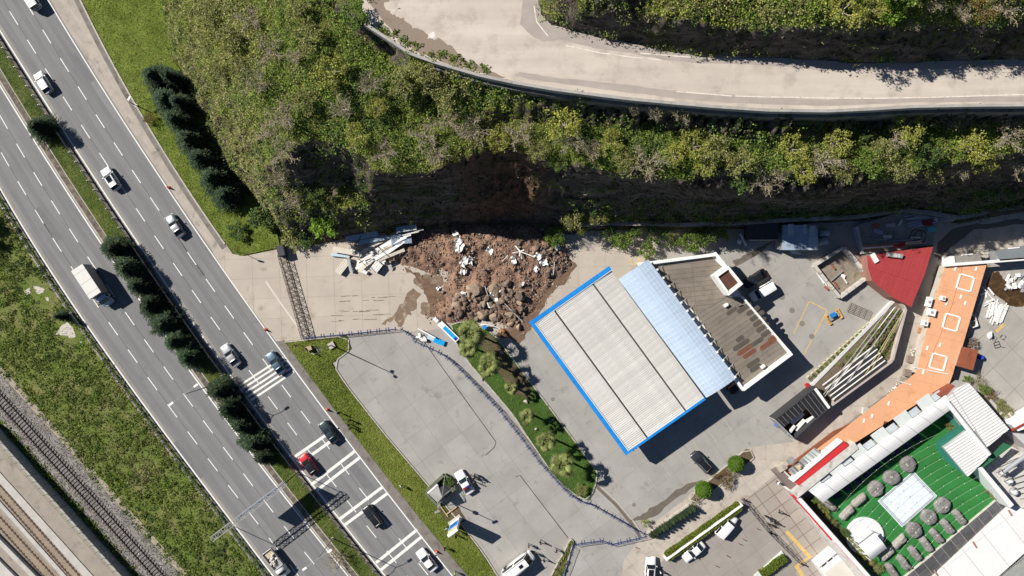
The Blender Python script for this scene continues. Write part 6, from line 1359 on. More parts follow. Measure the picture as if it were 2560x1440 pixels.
shell_box('fallen_sign_box', 'long cream box lying tilted at the front of the wreckage', 868, 629, 72, 13, 10, .5, .7, m_cr, m_cr)
shell_box('fallen_sign_box', 'pale blue and white box under the long cream box', 851, 638, 46, 8, 6, .1, .45, mat('pale_blue_panel', (.42, .55, .66), .6, .1), m_wd)
shell_box('fallen_panel_box', 'white ribbed box lying aslant at the lower tip of the wreckage', 857, 667, 40, 16, -52, .05, .7, m_cr)
shell_box('fallen_panel_box', 'bright white box with dark side at the lower right of the wreckage', 941, 667, 26, 20, -52, .05, 1.0, m_wd, m_dark)
plank('steel_plate', 'blue grey plate standing steeply in the lower wreckage', 874, 662, 38, 9, 80, .9, .08, m_gp, .25, .5)
plank('fallen_cladding', 'large beige wall panel flat on the concrete below the wreckage', 903, 668, 46, 26, 18, .1, .06, m_cr, .02)
plank('fallen_cladding', 'square beige panel leaning between the two boxes', 888, 647, 22, 13, -35, .5, .08, m_cr, .15, .1)
for i in range(20):
    x = 908 + i * 4.2 + R.uniform(-6, 6); y = 652 - (i % 5) * 8 - i * .9
    plank('cladding_strip', '%s white cladding strip from the left in the tangled middle' % ordinal(i), x, y, R.uniform(45, 85), R.uniform(3.5, 8.5), -30 + R.uniform(-9, 9), .5 + .08 * i, .05, m_wd if i % 3 else m_cr, R.uniform(-.1, .1), R.uniform(-.25, .25))
for i, (x, y, l, d) in enumerate(((908, 658, 48, 46), (957, 628, 40, 42), (896, 603, 30, 118), (1010, 640, 20, -30))): plank('steel_bar', '%s dark steel bar from the left among the wreckage' % ordinal(i), x, y, l, 1.3, d, 1.9 if i != 3 else 1.2, .08, m_dark, .03)
for i, (x, y, s) in enumerate(((960, 655, 14), (975, 668, 12), (930, 615, 18), (985, 612, 14), (880, 620, 10), (912, 680, 12))):
    plank('crumpled_scrap', '%s crumpled white scrap from the left around the wreckage' % ordinal(i), x, y, s, s * .7, R.uniform(0, 90), .6, .05, m_wd, R.uniform(-.4, .4), R.uniform(-.4, .4))
# fallen lattice mast across the forecourt
ma = P(704, 636, .6); mbp = P(764, 846, .6); t = thing('fallen_lattice_mast', 'dark lattice mast lying across the station entrance', 'mast', (ma.x, ma.y, 0))
truss(MB(), ma, mbp, 1.25, .075, 20, .9).build('lattice', mat('mast_steel', (.10, .085, .07), .8, .3, 2), t)
MB().box(P(704, 627, 1) + Vector((0, 0, -.2)), (1.3, 1.9, 1.5), .25).build('head_box', m_dark, t); MB().box(P(704, 627, 1) + Vector((0, 0, .58)), (1.1, 1.7, .05), .25).build('box_lid', mat('box_lid', (.07, .07, .085)), t)
# fallen station sign and broken pieces beside the palms
b = P(1121, 829, .8); t = thing('fallen_sign', 'fallen blue and white station sign lying beside the first palm', 'sign', (b.x, b.y, .5), ang_px(1, .98))
MB().box((0, 0, 0), (4.5, 1.05, .35)).build('sign_body', m_white, t, True); MB().box((.45, 0, .19), (3.2, .66, .03)).build('blue_face', mat('sign_sky_blue', (.01, .33, .72), .4), t, True); MB().box((1.8, 0, .21), (.5, .6, .03)).build('dark_blue_mark', mat('sign_navy', (.01, .05, .28), .4), t, True)
for i in range(2): MB().tube([(-2.7 - i * .45, -.25, .0), (-2.7 - i * .45, .35, .3)], .32, 12).build('lamp_ring', m_white, t, True)
b = P(1088, 851, .6); t = thing('smashed_sign', 'smashed blue panel with white arm beside the crowd barriers', 'sign', (b.x, b.y, .3), ang_px(1, .38))
MB().box((.7, 0, .1), (2.0, .9, .12)).build('blue_panel', mat('sign_sky_blue', (.01, .33, .72)), t, True); MB().box((-.9, .1, .1), (1.3, .7, .1)).build('clear_panel', mat('pale_blue_panel', (.4, .5, .6)), t, True); MB().beam((-3.6, .9, .5), (-.1, .45, .55), .2, .2).build('arm', m_white, t, True)
b = P(1054, 848, .5); t = thing('sign_debris', 'splintered white sign foot next to the smashed blue panel', 'debris', (b.x, b.y, .05), ang_px(.6, .8))
for i in range(6): MB().box((R.uniform(-.9, .9), R.uniform(-.4, .4), .15 + .1 * i), (R.uniform(.5, 1.3), R.uniform(.3, .6), .12), R.uniform(0, 3)).build('fragment', m_wd, t, True)
b = P(1245, 822, .6); t = thing('bent_sign_arm', 'bent white arm with blue cap and orange end beside the palms', 'debris', (b.x, b.y, .4)); MB().tube([(-3.5, .6, .3), (-2.4, .8, .6), (-.8, .5, .5), (.4, 0, .3)], .09, 6).build('arm', m_white, t, True); MB().box((-2.4, .3, .4), (.7, .6, .6), .3).build('blue_cap', m_blue, t, True); MB().tube([(.4, 0, .2), (1.0, -.5, .2), (1.2, -1.0, .15)], [.2, .3, .15], 8).build('orange_end', mat('orange_plastic', (.45, .20, .05)), t, True)
# ------------------------------------------------------------------ crowd barriers
m_bar2 = mat('barrier_blue', (.05, .085, .22), .5, .1, 2)
bf = MB(); LB = 1.62
bf.tube([(-LB / 2, 0, .2), (-LB / 2, 0, 1.05), (LB / 2, 0, 1.05), (LB / 2, 0, .2), (-LB / 2, 0, .2)], .04, 5)
bb = MB()
for k in range(1, 9): bb.tube([(-LB / 2 + LB * k / 9, 0, .2), (-LB / 2 + LB * k / 9, 0, 1.05)], .018, 4)
ft = MB().box((0, 0, .04), (.07, .85, .05)).box((0, 0, .12), (.05, .05, .16))
BFM = None
def barriers(pts, lab, step=1.66):
    global BFM
    for i, (p, a) in enumerate(along(poly_px(pts, .6), step, .8)):
        t = thing('crowd_barrier', lab % ordinal(i), 'barrier', (p.x, p.y, .034), a + R.uniform(-.05, .05), 'blue crowd barriers')
        if BFM is None: BFM = [bf.build('frame', m_bar2, t, True), bb.build('bars', m_bar2, t, True), ft.build('foot', m_bar2, t, True)]
        else:
            for o in BFM[:2]: c = o.copy(); COL.objects.link(c); c.parent = t
            c = BFM[2].copy(); COL.objects.link(c); c.parent = t; c.location = (-LB * .36, 0, 0)
        c = BFM[2].copy(); COL.objects.link(c); c.parent = t; c.location = (LB * .36, 0, 0)
barriers([(758, 845), (870, 835), (945, 827), (1000, 821)], '%s blue crowd barrier from the fallen mast along the entrance edge')
barriers([(1000, 822), (1022, 835), (1045, 857), (1090, 878), (1115, 892), (1140, 914), (1190, 964), (1245, 1022), (1300, 1091), (1350, 1157), (1400, 1212), (1425, 1237), (1450, 1253), (1480, 1262), (1540, 1296), (1600, 1331), (1622, 1338)], '%s blue crowd barrier from the upper end of the long curved row')
barriers([(1436, 1363), (1475, 1357), (1506, 1353), (1532, 1362), (1562, 1355), (1622, 1341)], '%s blue crowd barrier from the left in the short lower row')
barriers([(1434, 1368), (1405, 1445)], '%s blue crowd barrier from the top beside the narrow planter')
# narrow planter beside them
NP = [(1427, 1346), (1433, 1352), (1405, 1450), (1372, 1450), (1385, 1425)]
t = thing('narrow_planter', 'narrow kerbed planter tapering upwards at the lower edge', 'planter', P(1405, 1400)); MB().prism(poly_px(NP), 0, .25).build('soil', m_soil, t)
q_ = poly_px(NP + [NP[0]])
for a, b in zip(q_, q_[1:]): ribbon(MB(), [a, b], .16, 0, .34 + R.uniform(0, .01)).build('kerb_stone', m_kerb, t)
C, tn = clumps(np.concatenate([scatter_px(XY(NP), 60), np.full((60, 1), .25)], 1), np.full(60, .3), np.full(60, .35), (10, 18), ['V', 'O'], .2); link('ground_cover', quads_mesh('planter_cover', leaf_quads(C, .11, .3), tn, m_leaf)).parent = t
bpy.data.objects['ground_cover'].location = -P(1405, 1400)

# ------------------------------------------------------------------ guard kiosk under a mast
b = P(1102, 1228); t = thing('guard_kiosk', 'damaged square kiosk with grey sheet roof and mast beside the lawn', 'kiosk', b)
K = [P(x, y, 1.0) for x, y in ((1062, 1231), (1111, 1187), (1141, 1218), (1092, 1263))]; m_kg = mat('mossy_concrete', (.13, .145, .10), .95, .3, 1.5, .2, 8)
for i in range(4): ribbon(MB(), [K[i].lerp(K[(i + 1) % 4], .04), K[i].lerp(K[(i + 1) % 4], .96)], .42, 0, 1.0 + .004 * i).build('low_wall', m_kg, t)
MB().prism([K[0].lerp(K[2], .1), K[1].lerp(K[3], .1), K[2].lerp(K[0], .1), K[3].lerp(K[1], .1)], None, .05).build('floor', m_dark, t)
apex = P(1105, 1243, 3.1); r0, r1, r3 = P(1069, 1233, 2.6), P(1094, 1211, 2.6), P(1094, 1257, 2.6); m_ks = mat('kiosk_sheet', (.30, .30, .29), .6, .12, 2)
def tri_sheet(name, a, b, c, m, par, th=.05): MB().add([a, b, c, a - Vector((0, 0, th)), b - Vector((0, 0, th)), c - Vector((0, 0, th))], [(0, 1, 2), (5, 4, 3), (0, 3, 4, 1), (1, 4, 5, 2), (2, 5, 3, 0)]).build(name, m, par)
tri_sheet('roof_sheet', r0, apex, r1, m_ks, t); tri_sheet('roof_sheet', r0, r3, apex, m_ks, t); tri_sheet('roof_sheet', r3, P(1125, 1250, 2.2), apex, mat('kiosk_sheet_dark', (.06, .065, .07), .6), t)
ribbon(MB(), [r0, r1], .3, 2.5, 2.72).build('white_edge', m_white, t)
MB().tube([P(1105, 1243, 0), P(1105, 1243, 0) + Vector((0, 0, 8.2))], [.1, .06], 8).build('mast', m_galv, t); MB().box(P(1105, 1243, 0) + Vector((0, 0, 8.2)), (.9, .3, .25), .4).build('lamp_head', m_galv, t); MB().box(P(1105, 1243, 0) + Vector((0, 0, 5.2)), (.5, .5, .5)).build('junction_box', m_galv, t)
for x, y in ((1069, 1233), (1094, 1211), (1112, 1190), (1138, 1218), (1093, 1262)): MB().tube([P(x, y, 1.0), P(1105, 1243, 3.5)], .045, 6).build('strut', m_galv, t)
tree('shrub', 'dark climbing shrub on the kiosk wall', 'shrub', 'D', P(1122, 1200), 1.2, 1.9, 0)
# price totem
b = P(1139, 1302); an = ang_px(.8, -.6); t = thing('price_totem', 'tall blue and white price totem beside the kiosk', 'sign', b, an)
MB().box((0, 0, 3.15), (2.05, .42, 6.3)).build('sign_body', m_white, t, True)
MB().box((0, .225, 2.95), (1.85, .03, 2.9)).build('blue_panel', m_blue, t, True); MB().box((0, .225, 5.15), (1.85, .03, 1.35)).build('picture_panel', mat('sign_amber', (.70, .42, .12), .5, .3, 2.2, col2=(.72, .60, .40)), t, True); MB().box((.1, .245, 4.2), (1.4, .02, .22)).build('light_row', mat('sign_pale', (.55, .68, .80)), t, True)
for k in range(3): MB().box((0, .245, 2.1 + k * .6), (1.5, .02, .25)).build('price_row', mat('sign_navy', (.01, .05, .28)), t, True)
MB().box((0, 0, .15), (2.6, 1.2, .3)).build('plinth', mat('footing_concrete', (.46, .43, .4)), t, True)
sheet('earth_bed', rough_outline([(1092, 1263), (1112, 1280), (1143, 1265), (1165, 1300), (1150, 1310), (1120, 1305), (1105, 1295)], 2, 3), .125, m_soil, bpy.data.objects['roadside_lawn'])
for i, (a, b) in enumerate((((1117, 1284), (1142, 1266)), ((1100, 1262), (1120, 1290)))): o = ribbon(MB(), [P(*a) - P(*a), P(*b) - P(*a)], .16, 0, .3).build('timber_edging', mat('timber', (.48, .36, .22), .9, .2, 2)); o.location = P(*a) + Vector((0, 0, .1)); tag(o, ['pale timber edging above the price totem', 'timber edging between kiosk and price totem'][i], 'edging')

# ------------------------------------------------------------------ planted strips beside the driveway
NB = [(1725, 1248), (1730, 1236), (1865, 1122), (1874, 1124), (1886, 1142), (1878, 1150), (1745, 1256), (1732, 1258)]
nb_ = sheet('narrow_bed', NB, .16, m_soil, None, 0); struct(nb_, 'narrow earth bed with ball shrubs'); kerbs(poly_px(NB + [NB[0]]), .18, .22, 'kerb_stone', nb_, 1.6)
tree('shrub', 'thin reddish shrub between the two ball shrubs', 'shrub', 'R', P(1806, 1195), 1.9, 2.0, 1); tree('shrub', 'thin bare shrub beside the upper ball shrub', 'shrub', 'T', P(1822, 1180), 1.5, 1.8, 0); tree('shrub', 'small dry shrub at the lower tip of the narrow bed', 'shrub', 'T', P(1738, 1244), 1.2, 1.3, 1)
tree('shrub', 'small yellow shrub at the lower end of the water trail', 'shrub', 'Y', P(1611, 1302), .85, 1.7, 1)
for i in range(13):
    f = i / 12; x = 1630 + 100 * f; y = 1334 - 66 * f; p = P(x, y); t = thing('small_cypress', '%s small dark cypress from the lower end of the driveway row' % ordinal(i), 'tree', (p.x, p.y, .05), R.uniform(0, 6), 'small cypresses along the driveway')
    for nm, me in zip(('trunk', 'crown'), CON[i % 4]): o = link(nm, me, t); o.scale = (.36 * R.uniform(.85, 1.2), .36 * R.uniform(.85, 1.2), .36 * R.uniform(.9, 1.2))
ribbon(MB(), [P(1618, 1334), P(1722, 1261)], .3, 0, .35).build('driveway_kerb', m_kerb); tag(bpy.data.objects['driveway_kerb'], 'pale kerb wall along the small cypress row', 'kerb')
hedge('long clipped yellow-green hedge above the parked white cars', (1668, 1396), (1852, 1266), 1.45, 1.3)
hedge('short clipped hedge beside the white strip at the lower edge', (1905, 1440), (1965, 1395), 1.3, 1.1)
o = ribbon(MB(), [P(1660, 1393), P(1850, 1256)], .34, 0, 1.5).build('hedge_wall', m_parw); tag(o, 'low white wall along the upper side of the long hedge', 'wall')
o = MB().prism(poly_px([(1885, 1440), (1955, 1378), (1962, 1388), (1900, 1450)], .3), 0, .3).build('white_kerb_strip', mat('pale_strip', (.60, .66, .62))); tag(o, 'wide pale strip above the short hedge at the lower edge', 'kerb')
# lattice barrier boom between car park and restaurant pavement
for i, (a, b) in enumerate((((1858, 1248), (1924, 1330)), ((1924, 1330), (2002, 1408)))):
    t = thing('lattice_fence', ['upper black lattice fence between car park and restaurant', 'lower black lattice fence between car park and restaurant'][i], 'fence', P(*a)); truss(MB(), P(*a, .6), P(*b, .6), .45, .035, 12, .9).build('lattice', m_dark, t)
    for q in (a, b): MB().box(P(*q) + Vector((0, 0, .6)), (.2, .2, 1.2)).build('post', m_dark, t)
o = sheet('yellow_line', [(1962, 1330), (1970, 1326), (2030, 1392), (1996, 1415), (2020, 1450), (2010, 1452), (1985, 1416), (2018, 1392)], .04, m_yellowpaint, bpy.data.objects['restaurant_pavement'])
for i, (x, y) in enumerate(((1588, 1367), (1890, 1320), (1856, 1347), (1846, 1358), (1815, 1388), (1787, 1413))):
    p = P(x, y); t = thing('bollard', '%s low red bollard from the left on the car park side' % ordinal([0, 5, 4, 3, 2, 1][i]), 'bollard', (p.x, p.y, .03), 0, 'red bollards'); MB().tube([(0, 0, 0), (0, 0, .75)], .06, 8).build('post', mat('bollard_red', (.35, .05, .04), .6), t, True); MB().tube([(0, 0, .45), (0, 0, .58)], .063, 8).build('white_band', m_white, t, True)
# ------------------------------------------------------------------ yard behind the station: pen, sheds, scrap
m_oldw = mat('old_white_wall', (.52, .49, .45), .9, .18, 1.2, .12, 9, rnd=.05, stain=((.30, .26, .22), 1.2, .54, .68))
PEN = [(2037, 664), (2110, 618), (2174, 690), (2101, 744)]
t = thing('walled_pen', 'small open pen with crumbling white walls behind the station', 'pen', P(2105, 680)); q = poly_px(PEN, 1.2)
for i in range(4):
    a, b = q[i], q[(i + 1) % 4]; n = 4
    for k in range(n): ribbon(MB(), [a.lerp(b, k / n + .01), a.lerp(b, (k + 1) / n - .01)], .5 + (.12 if i == 1 else 0), 0, 1.2 + R.uniform(-.08, .05)).build('wall_section', m_oldw, t)
MB().prism(q, None, .06).build('floor', mat('pen_floor', (.24, .205, .165), .95, .25, .7, stain=((.12, .12, .06), .6, .55, .68)), t)
for i, (x, y, l, w, d, m, lb) in enumerate([(2092, 690, 38, 3, -40, m_galv, 'long grey metal rack lying in the walled pen'), (2083, 668, 14, 4, 50, mat('brick_red', (.30, .09, .06)), 'red brown board in the upper part of the pen'), (2112, 700, 20, 3, 55, m_wd, 'pale post lying near the right wall of the pen'), (2090, 712, 20, 3, 58, mat('brick_red', (.3, .1, .06)), 'red post lying near the lower wall of the pen'), (2108, 690, 10, 7, 20, m_white, 'small white bucket shape in the middle of the pen'), (2058, 700, 34, 3, 57, m_wd, 'white ladder leaning outside the left wall of the pen'), (2048, 690, 44, 3, 57, m_wd, 'long white profile on the ground left of the pen'), (2066, 720, 12, 5, 40, mat('brick_red', (.3, .1, .06)), 'red plastic pieces at the outer left corner of the pen')]):
    plank('scrap_piece', lb, x, y, l, w, d, .35, .12, m, R.uniform(-.05, .05), 0, False, 'loose things in and around the pen')
# dark shed and blue-grey container
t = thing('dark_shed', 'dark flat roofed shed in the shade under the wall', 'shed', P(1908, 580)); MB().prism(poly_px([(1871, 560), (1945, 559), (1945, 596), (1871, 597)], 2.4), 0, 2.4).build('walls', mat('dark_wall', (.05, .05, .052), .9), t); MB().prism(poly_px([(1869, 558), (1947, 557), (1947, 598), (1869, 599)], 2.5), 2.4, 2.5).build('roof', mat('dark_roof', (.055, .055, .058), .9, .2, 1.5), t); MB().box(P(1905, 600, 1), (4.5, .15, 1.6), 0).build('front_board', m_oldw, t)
t = thing('storage_cabin', 'blue grey sheet roofed cabin in the shade behind the station', 'shed', P(2000, 595)); MB().prism(poly_px([(1957, 562), (2044, 562), (2044, 624), (1956, 624)], 2.6), 0, 2.55).build('walls', m_gp, t)
for x0, y0, x1, y1, z, m in ((1956, 587, 2022, 625, 2.66, m_bs), (2022, 592, 2045, 625, 2.70, mat('pale_sheet', (.48, .52, .56), .6, .1, 1.5)), (1958, 563, 1970, 588, 2.72, m_bs), (1970, 560, 1984, 587, 2.76, mat('pale_sheet', (.5, .5, .5))), (1984, 563, 2010, 587, 2.72, m_bs), (2009, 561, 2016, 586, 2.78, mat('pale_sheet', (.5, .5, .5))), (2016, 571, 2026, 588, 2.74, m_bs), (2024, 565, 2038, 591, 2.80, mat('pale_sheet', (.5, .5, .5))), (2038, 573, 2045, 592, 2.74, m_bs)):
    MB().prism(poly_px([(x0, y0), (x1, y0), (x1, y1), (x0, y1)], z), z - .05, z).build('roof_sheet', m, t)
MB().prism(poly_px([(1944, 581), (1956, 584), (1955, 624), (1944, 622)], 1.5), 0, 1.5).build('side_lean_to', m_gp, t)
for i, (x, y) in enumerate(((2060, 582), (2057, 603))):
    p = P(x, y, .8); t = thing('storage_tank', ['wrapped grey tank beside the cabin, upper one', 'wrapped grey tank beside the cabin, lower one'][i], 'tank', (p.x, p.y, .03), ang_px(1, -.15), 'tanks beside the cabin'); MB().tube([(-.9, 0, .75), (-.8, 0, .75), (.7, 0, .75), (.95, 0, .75)], [.35, .68, .72, .3], 12).build('shell', mat('tank_wrap', (.34, .37, .39), .4, .2, 2.5), t, True, smooth=True); MB().box((0, 0, .15), (1.4, .9, .3)).build('cradle', m_dark, t, True)
for i, (x, y, l, w, d, lb) in enumerate([(1990, 633, 24, 5, 5, 'long pale bench seat in front of the cabin'), (1985, 628, 20, 4, 2, 'upper pale bench seat against the cabin wall'), (1858, 600, 34, 5, 62, 'white bent panel leaning in the scrap beside the dark shed'), (1848, 605, 10, 9, 20, 'square white scrap beside the bent panel')]): plank('scrap_piece', lb, x, y, l, w, d, .6, .2, m_wd, .1, .1, False, 'scrap beside the sheds')
# scrap platform
PLT = [(2142, 564), (2160, 640), (2250, 625), (2333, 616), (2345, 545), (2330, 520), (2250, 530)]
t = thing('scrap_platform', 'raised concrete platform covered with scrap below the cliff wall', 'platform', P(2240, 590)); MB().prism(poly_px(PLT, .9), 0, .9).build('deck', mat('platform_concrete', (.30, .29, .26), .9, .2, 1), t); ribbon(MB(), poly_px([(2143, 566), (2158, 634)], 1.4), .4, 0, 1.4).build('side_wall', mat('coping_grey', (.42, .43, .44)), t)
for k, (y, m) in enumerate(((612, mat('weathered_timber', (.33, .22, .15), .9, .3, 2)), (618, m_wd), (623, mat('weathered_timber', (.3, .2, .1))), (629, mat('grey_board', (.27, .27, .25), .9, .2, 2)))): ribbon(MB(), [P(2158, y + 3, 1.6), P(2250 - k * 8, y - 4, 1.6)], .3, .9, 1.5 - .08 * k).build('stacked_board', m, t)
for i in range(22):
    plank('pipe_bundle', '%s pale pipe from the top in the bundle beside the round tank' % ordinal(i), 2308 + R.uniform(-12, 8), 528 + i * 1.7, R.uniform(48, 90), R.uniform(1.0, 2.2), -9 + R.uniform(-7, 5), 1.1 + .05 * (i % 5), .1, mat('pipe_pale', (.46, .50, .58), .5, .1, 2, rnd=.2), R.uniform(-.03, .03), 0, False, 'pale pipes on the scrap platform')
SCR = [(2318, 556, 24, 14, 0, (.22, .02, .03), 'dark red tub on the scrap platform'), (2328, 573, 20, 11, -8, (.08, .42, .43), 'teal crate at the right end of the scrap platform'), (2190, 565, 14, 9, -20, (.42, .10, .05), 'orange red plastic at the upper left of the scrap'), (2225, 563, 22, 9, -5, (.50, .42, .42), 'pink and lilac box in the middle of the scrap'), (2250, 557, 16, 6, -60, (.55, .56, .58), 'white appliance tilted in the scrap'), (2195, 579, 22, 9, 20, (.34, .38, .50), 'lilac grey sheet in the scrap'), (2218, 592, 20, 8, 0, (.52, .58, .56), 'white and green bundle of netting in the scrap'), (2246, 612, 28, 10, -3, (.34, .03, .03), 'red board at the front of the scrap platform'), (2283, 607, 40, 8, -5, (.50, .47, .36), 'cream sheet at the front of the scrap platform'), (2288, 594, 24, 4, 0, (.60, .55, .52), 'pinkish white bar beside the black hoops'), (2255, 601, 56, 2, -4, (.30, .36, .50), 'long blue grey pole at the front of the scrap'), (2190, 598, 50, 1.6, 4, (.34, .36, .40), 'thin grey pole at the left of the scrap'), (2340, 548, 10, 8, 40, (.5, .5, .5), 'small pale fittings beside the round tank'), (2302, 618, 60, 5, -6, (.05, .06, .045), 'dark plank along the red roof edge')]
for x, y, l, w, d, c, lb in SCR: plank('scrap_item', lb, x, y, l, w, d, 1.25, .35, mat('scrap_%d_%d' % (x, y), c, .6, .15, 2), R.uniform(-.08, .08), R.uniform(-.1, .1), False, 'scrap on the platform')
for i, (x, y, r) in enumerate(((2290, 588, 1.0), (2300, 592, 1.1), (2228, 588, .7))):
    p = P(x, y, 1.3); o = MB().tube([(math.cos(a) * r, math.sin(a) * r, .25 * math.sin(a * 1.0)) for a in np.linspace(0, 6.283, 21)], .07, 6).build('black_hoop', m_trim if i < 2 else mat('green_netting', (.07, .20, .15))); o.location = p; tag(o, ['black hoop of coiled hose, left one on the scrap', 'black hoop of coiled hose, right one on the scrap', 'dark green ring of netting on the scrap'][i], 'hose')
bm = bmesh.new(); bmesh.ops.create_uvsphere(bm, u_segments=20, v_segments=12, radius=1.0); me = bpy.data.meshes.new('tank_shell'); bm.to_mesh(me); bm.free(); me.materials.append(mat('round_tank', (.20, .19, .20), .5, .2, 1.2, stain=((.30, .20, .15), .9, .5, .62))); me.polygons.foreach_set('use_smooth', [True] * len(me.polygons))
p = P(2373, 538, 1.5); t = thing('round_tank', 'rusty bulging water tank at the end of the scrap platform', 'tank', (p.x, p.y, 0), ang_px(1, -.3)); o = link('shell', me, t); o.scale = (1.9, 1.3, 1.1); o.location = (0, 0, 1.3); MB().box((0, 0, .15), (2.6, 1.8, .3)).build('base', m_gp, t, True); MB().disc((.3, 0), .3, 2.3, 2.5, 12).build('cap', m_dark, t, True)
# red sheet roof
RRF = [(2168, 640), (2250, 627), (2333, 617), (2310, 690), (2278, 768), (2232, 744), (2180, 702), (2170, 668)]
t = thing('red_roof_shed', 'low shed with a bright red ribbed metal roof', 'shed', P(2245, 690)); rp2 = poly_px(RRF, 3.2); MB().prism(rp2, 0, 3.1).build('walls', mat('shed_wall', (.30, .16, .13), .9), t)
m_red = mat('red_sheet', (.385, .056, .060), .5, .06, 1, .04, 8, rnd=.06)
slabs(t, 'roof_rib', rp2, ang_px(.32, -1), 60, .26, 3.22, m_red, .05, 3.14); MB().prism(rp2, None, 3.16).build('roof_skin', mat('red_sheet_low', (.33, .04, .045), .5), t)
p = P(2238, 638, 3.9); t = thing('roof_sign_board', 'grey sign board with white lettering standing over the red roof', 'sign', (p.x, p.y, 3.25), ang_px(1, .12)); MB().box((0, 0, .5), (2.85, .75, .08), 0, 0, Matrix.Rotation(.25, 3, 'X')).build('board', mat('board_grey2', (.30, .29, .30), .6), t, True)
for s in (-1.2, 1.2): MB().beam((s, .2, 0), (s, .1, .55), .06, .06).build('leg', m_dark, t, True)
for k, (x0, ws) in enumerate(((-.2, (.2, .16, .12, 0, .18, .2, .14)), (-.35, (.22, .2, .2, .18, 0, .16, .1, .2, .16)), (-.2, (.2, .18, .22, .16, .2, .18)))):
    mb = MB(); x = x0
    for w in ws:
        if w: mb.box((x + w / 2, .17 - .2 * k, .60 + .045 - .05 * k), (w * .8, .13, .02), 0, 0, Matrix.Rotation(.25, 3, 'X'))
        x += (w or .1)
    mb.build('lettering_row', m_white, t, True)
MB().disc((-.95, .0), .22, .52, .56, 14).build('round_emblem', mat('emblem_pale', (.48, .47, .48)), t, True)
p = P(2187, 645, 3.5); t = thing('white_roof_box', 'white two lid box lying on the red roof', 'box', (p.x, p.y, 3.25), ang_px(.5, .86)); MB().box((0, 0, .15), (1.65, .8, .3)).build('body', m_white, t, True); MB().box((0, 0, .31), (.03, .78, .02)).build('lid_gap', m_gp, t, True)
# trolley lift, steel mesh, potted strip
p = P(2086, 792, .5); t = thing('trolley_lift', 'blue and orange wheeled lift standing on the yard', 'lift', (p.x, p.y, .03), ang_px(.87, -.5)); mo = mat('lift_orange', (.58, .33, .09), .6)
MB().box((0, 0, .35), (2.0, .75, .1)).build('bed', mat('lift_bed', (.30, .28, .27)), t, True); MB().box((-.1, .45, .6), (.9, .7, .5)).build('motor_box', mat('lift_blue', (.02, .20, .55), .5), t, True)
for s in (-1, 1): MB().box((s * 1.25, 0, .25), (.28, 1.7, .22)).box((s * 1.12, .8, .25), (.5, .3, .2)).box((s * 1.12, -.8, .25), (.5, .3, .2)).build('foot_frame', mo, t, True)
t = thing('steel_mesh', 'rusty steel mesh panel leaning beside the planter row', 'mesh', P(2145, 778)); mb = MB(); o0 = P(2145, 778)
for k in range(7): d = dir_px(.85, .36); n_ = Vector((-d.y, d.x, 0)); mb.beam(o0 + n_ * (k * .28 - .85) - d * 2 + Vector((0, 0, .3)), o0 + n_ * (k * .28 - .85) + d * 2 + Vector((0, 0, .5)), .05, .04)
for k in range(5): mb.beam(o0 - n_ * .85 + d * (k - 2) + Vector((0, 0, .4)), o0 + n_ * .85 + d * (k - 2) + Vector((0, 0, .4)), .05, .04)
mb.build('bars', mat('rust_bar', (.13, .085, .06), .9), t)

# ------------------------------------------------------------------ walled vegetable bed
m_pw = mat('bed_wall', (.44, .38, .35), .9, .12, 1, .1, 9)
VB = [(2028, 966), (2240, 748), (2266, 772), (2232, 902), (2075, 1014)]
t = thing('walled_vegetable_bed', 'five sided walled vegetable bed with poles laid across', 'planter', P(2150, 880)); vb = [P(x, y, z) for (x, y), z in zip(VB, (.9, .9, 2.4, 2.4, 2.0))]
zs = (.7, .7, 1.7, 1.7, 1.3); MB().add([(p.x, p.y, zs[i]) for i, p in enumerate(vb)] + [(p.x, p.y, 0) for p in vb], [(4, 3, 2, 1, 0)] + [(i, (i + 1) % 5, 5 + (i + 1) % 5, 5 + i) for i in range(5)]).build('soil', mat('garden_soil', (.135, .105, .075), .95, .25, 1, .25, 8, .5), t)
for i, (w, m) in enumerate(((.5, mat('bed_coping', (.56, .56, .56), .8, .1, 1)), (.3, m_pw), (.38, m_pw), (.38, m_pw), (.3, m_pw))): ribbon(MB(), [vb[i].lerp(vb[(i + 1) % 5], .005), vb[i].lerp(vb[(i + 1) % 5], .995)], w, 0, (.9, 2.3, 2.4, 2.404, 1.6)[i]).build('wall', m, t)
C, tn = clumps(np.concatenate([scatter_px([(p.x, p.y) for p in poly_px([(2090, 915), (2235, 770), (2258, 785), (2225, 895), (2080, 1000), (2170, 890)], 1.7)], 260), np.full((260, 1), 1.45)], 1), np.full(260, .35), NR.uniform(.1, .35, 260), (8, 18), ['V', 'G', 'V', 'O'], .2)
o = link('vegetables', quads_mesh('vegetables', leaf_quads(C, .11, .3), tn, m_leaf), t); o.location = -Vector(t.location)
POL = [((2055, 990), (2228, 762), .08, m_galv), ((2060, 992), (2240, 765), .08, m_galv), ((2115, 960), (2248, 770), .12, m_gp), ((2085, 965), (2236, 768), .07, m_wd), ((2160, 940), (2256, 780), .06, mat('bamboo', (.36, .34, .16))), ((2175, 930), (2254, 786), .06, mat('bamboo', (.3, .3, .1)))]
for i, (a, b, r, m) in enumerate(POL): o = MB().tube([P(*a, 2.5) - P(*a, 2.5), P(*b, 2.5) - P(*a, 2.5)], r, 6).build('long_pole', m); o.location = P(*a, 2.5) + Vector((0, 0, .12)); tag(o, '%s long pole from the left laid over the vegetable bed' % ordinal(i), 'pole', 'poles laid over the vegetable bed')
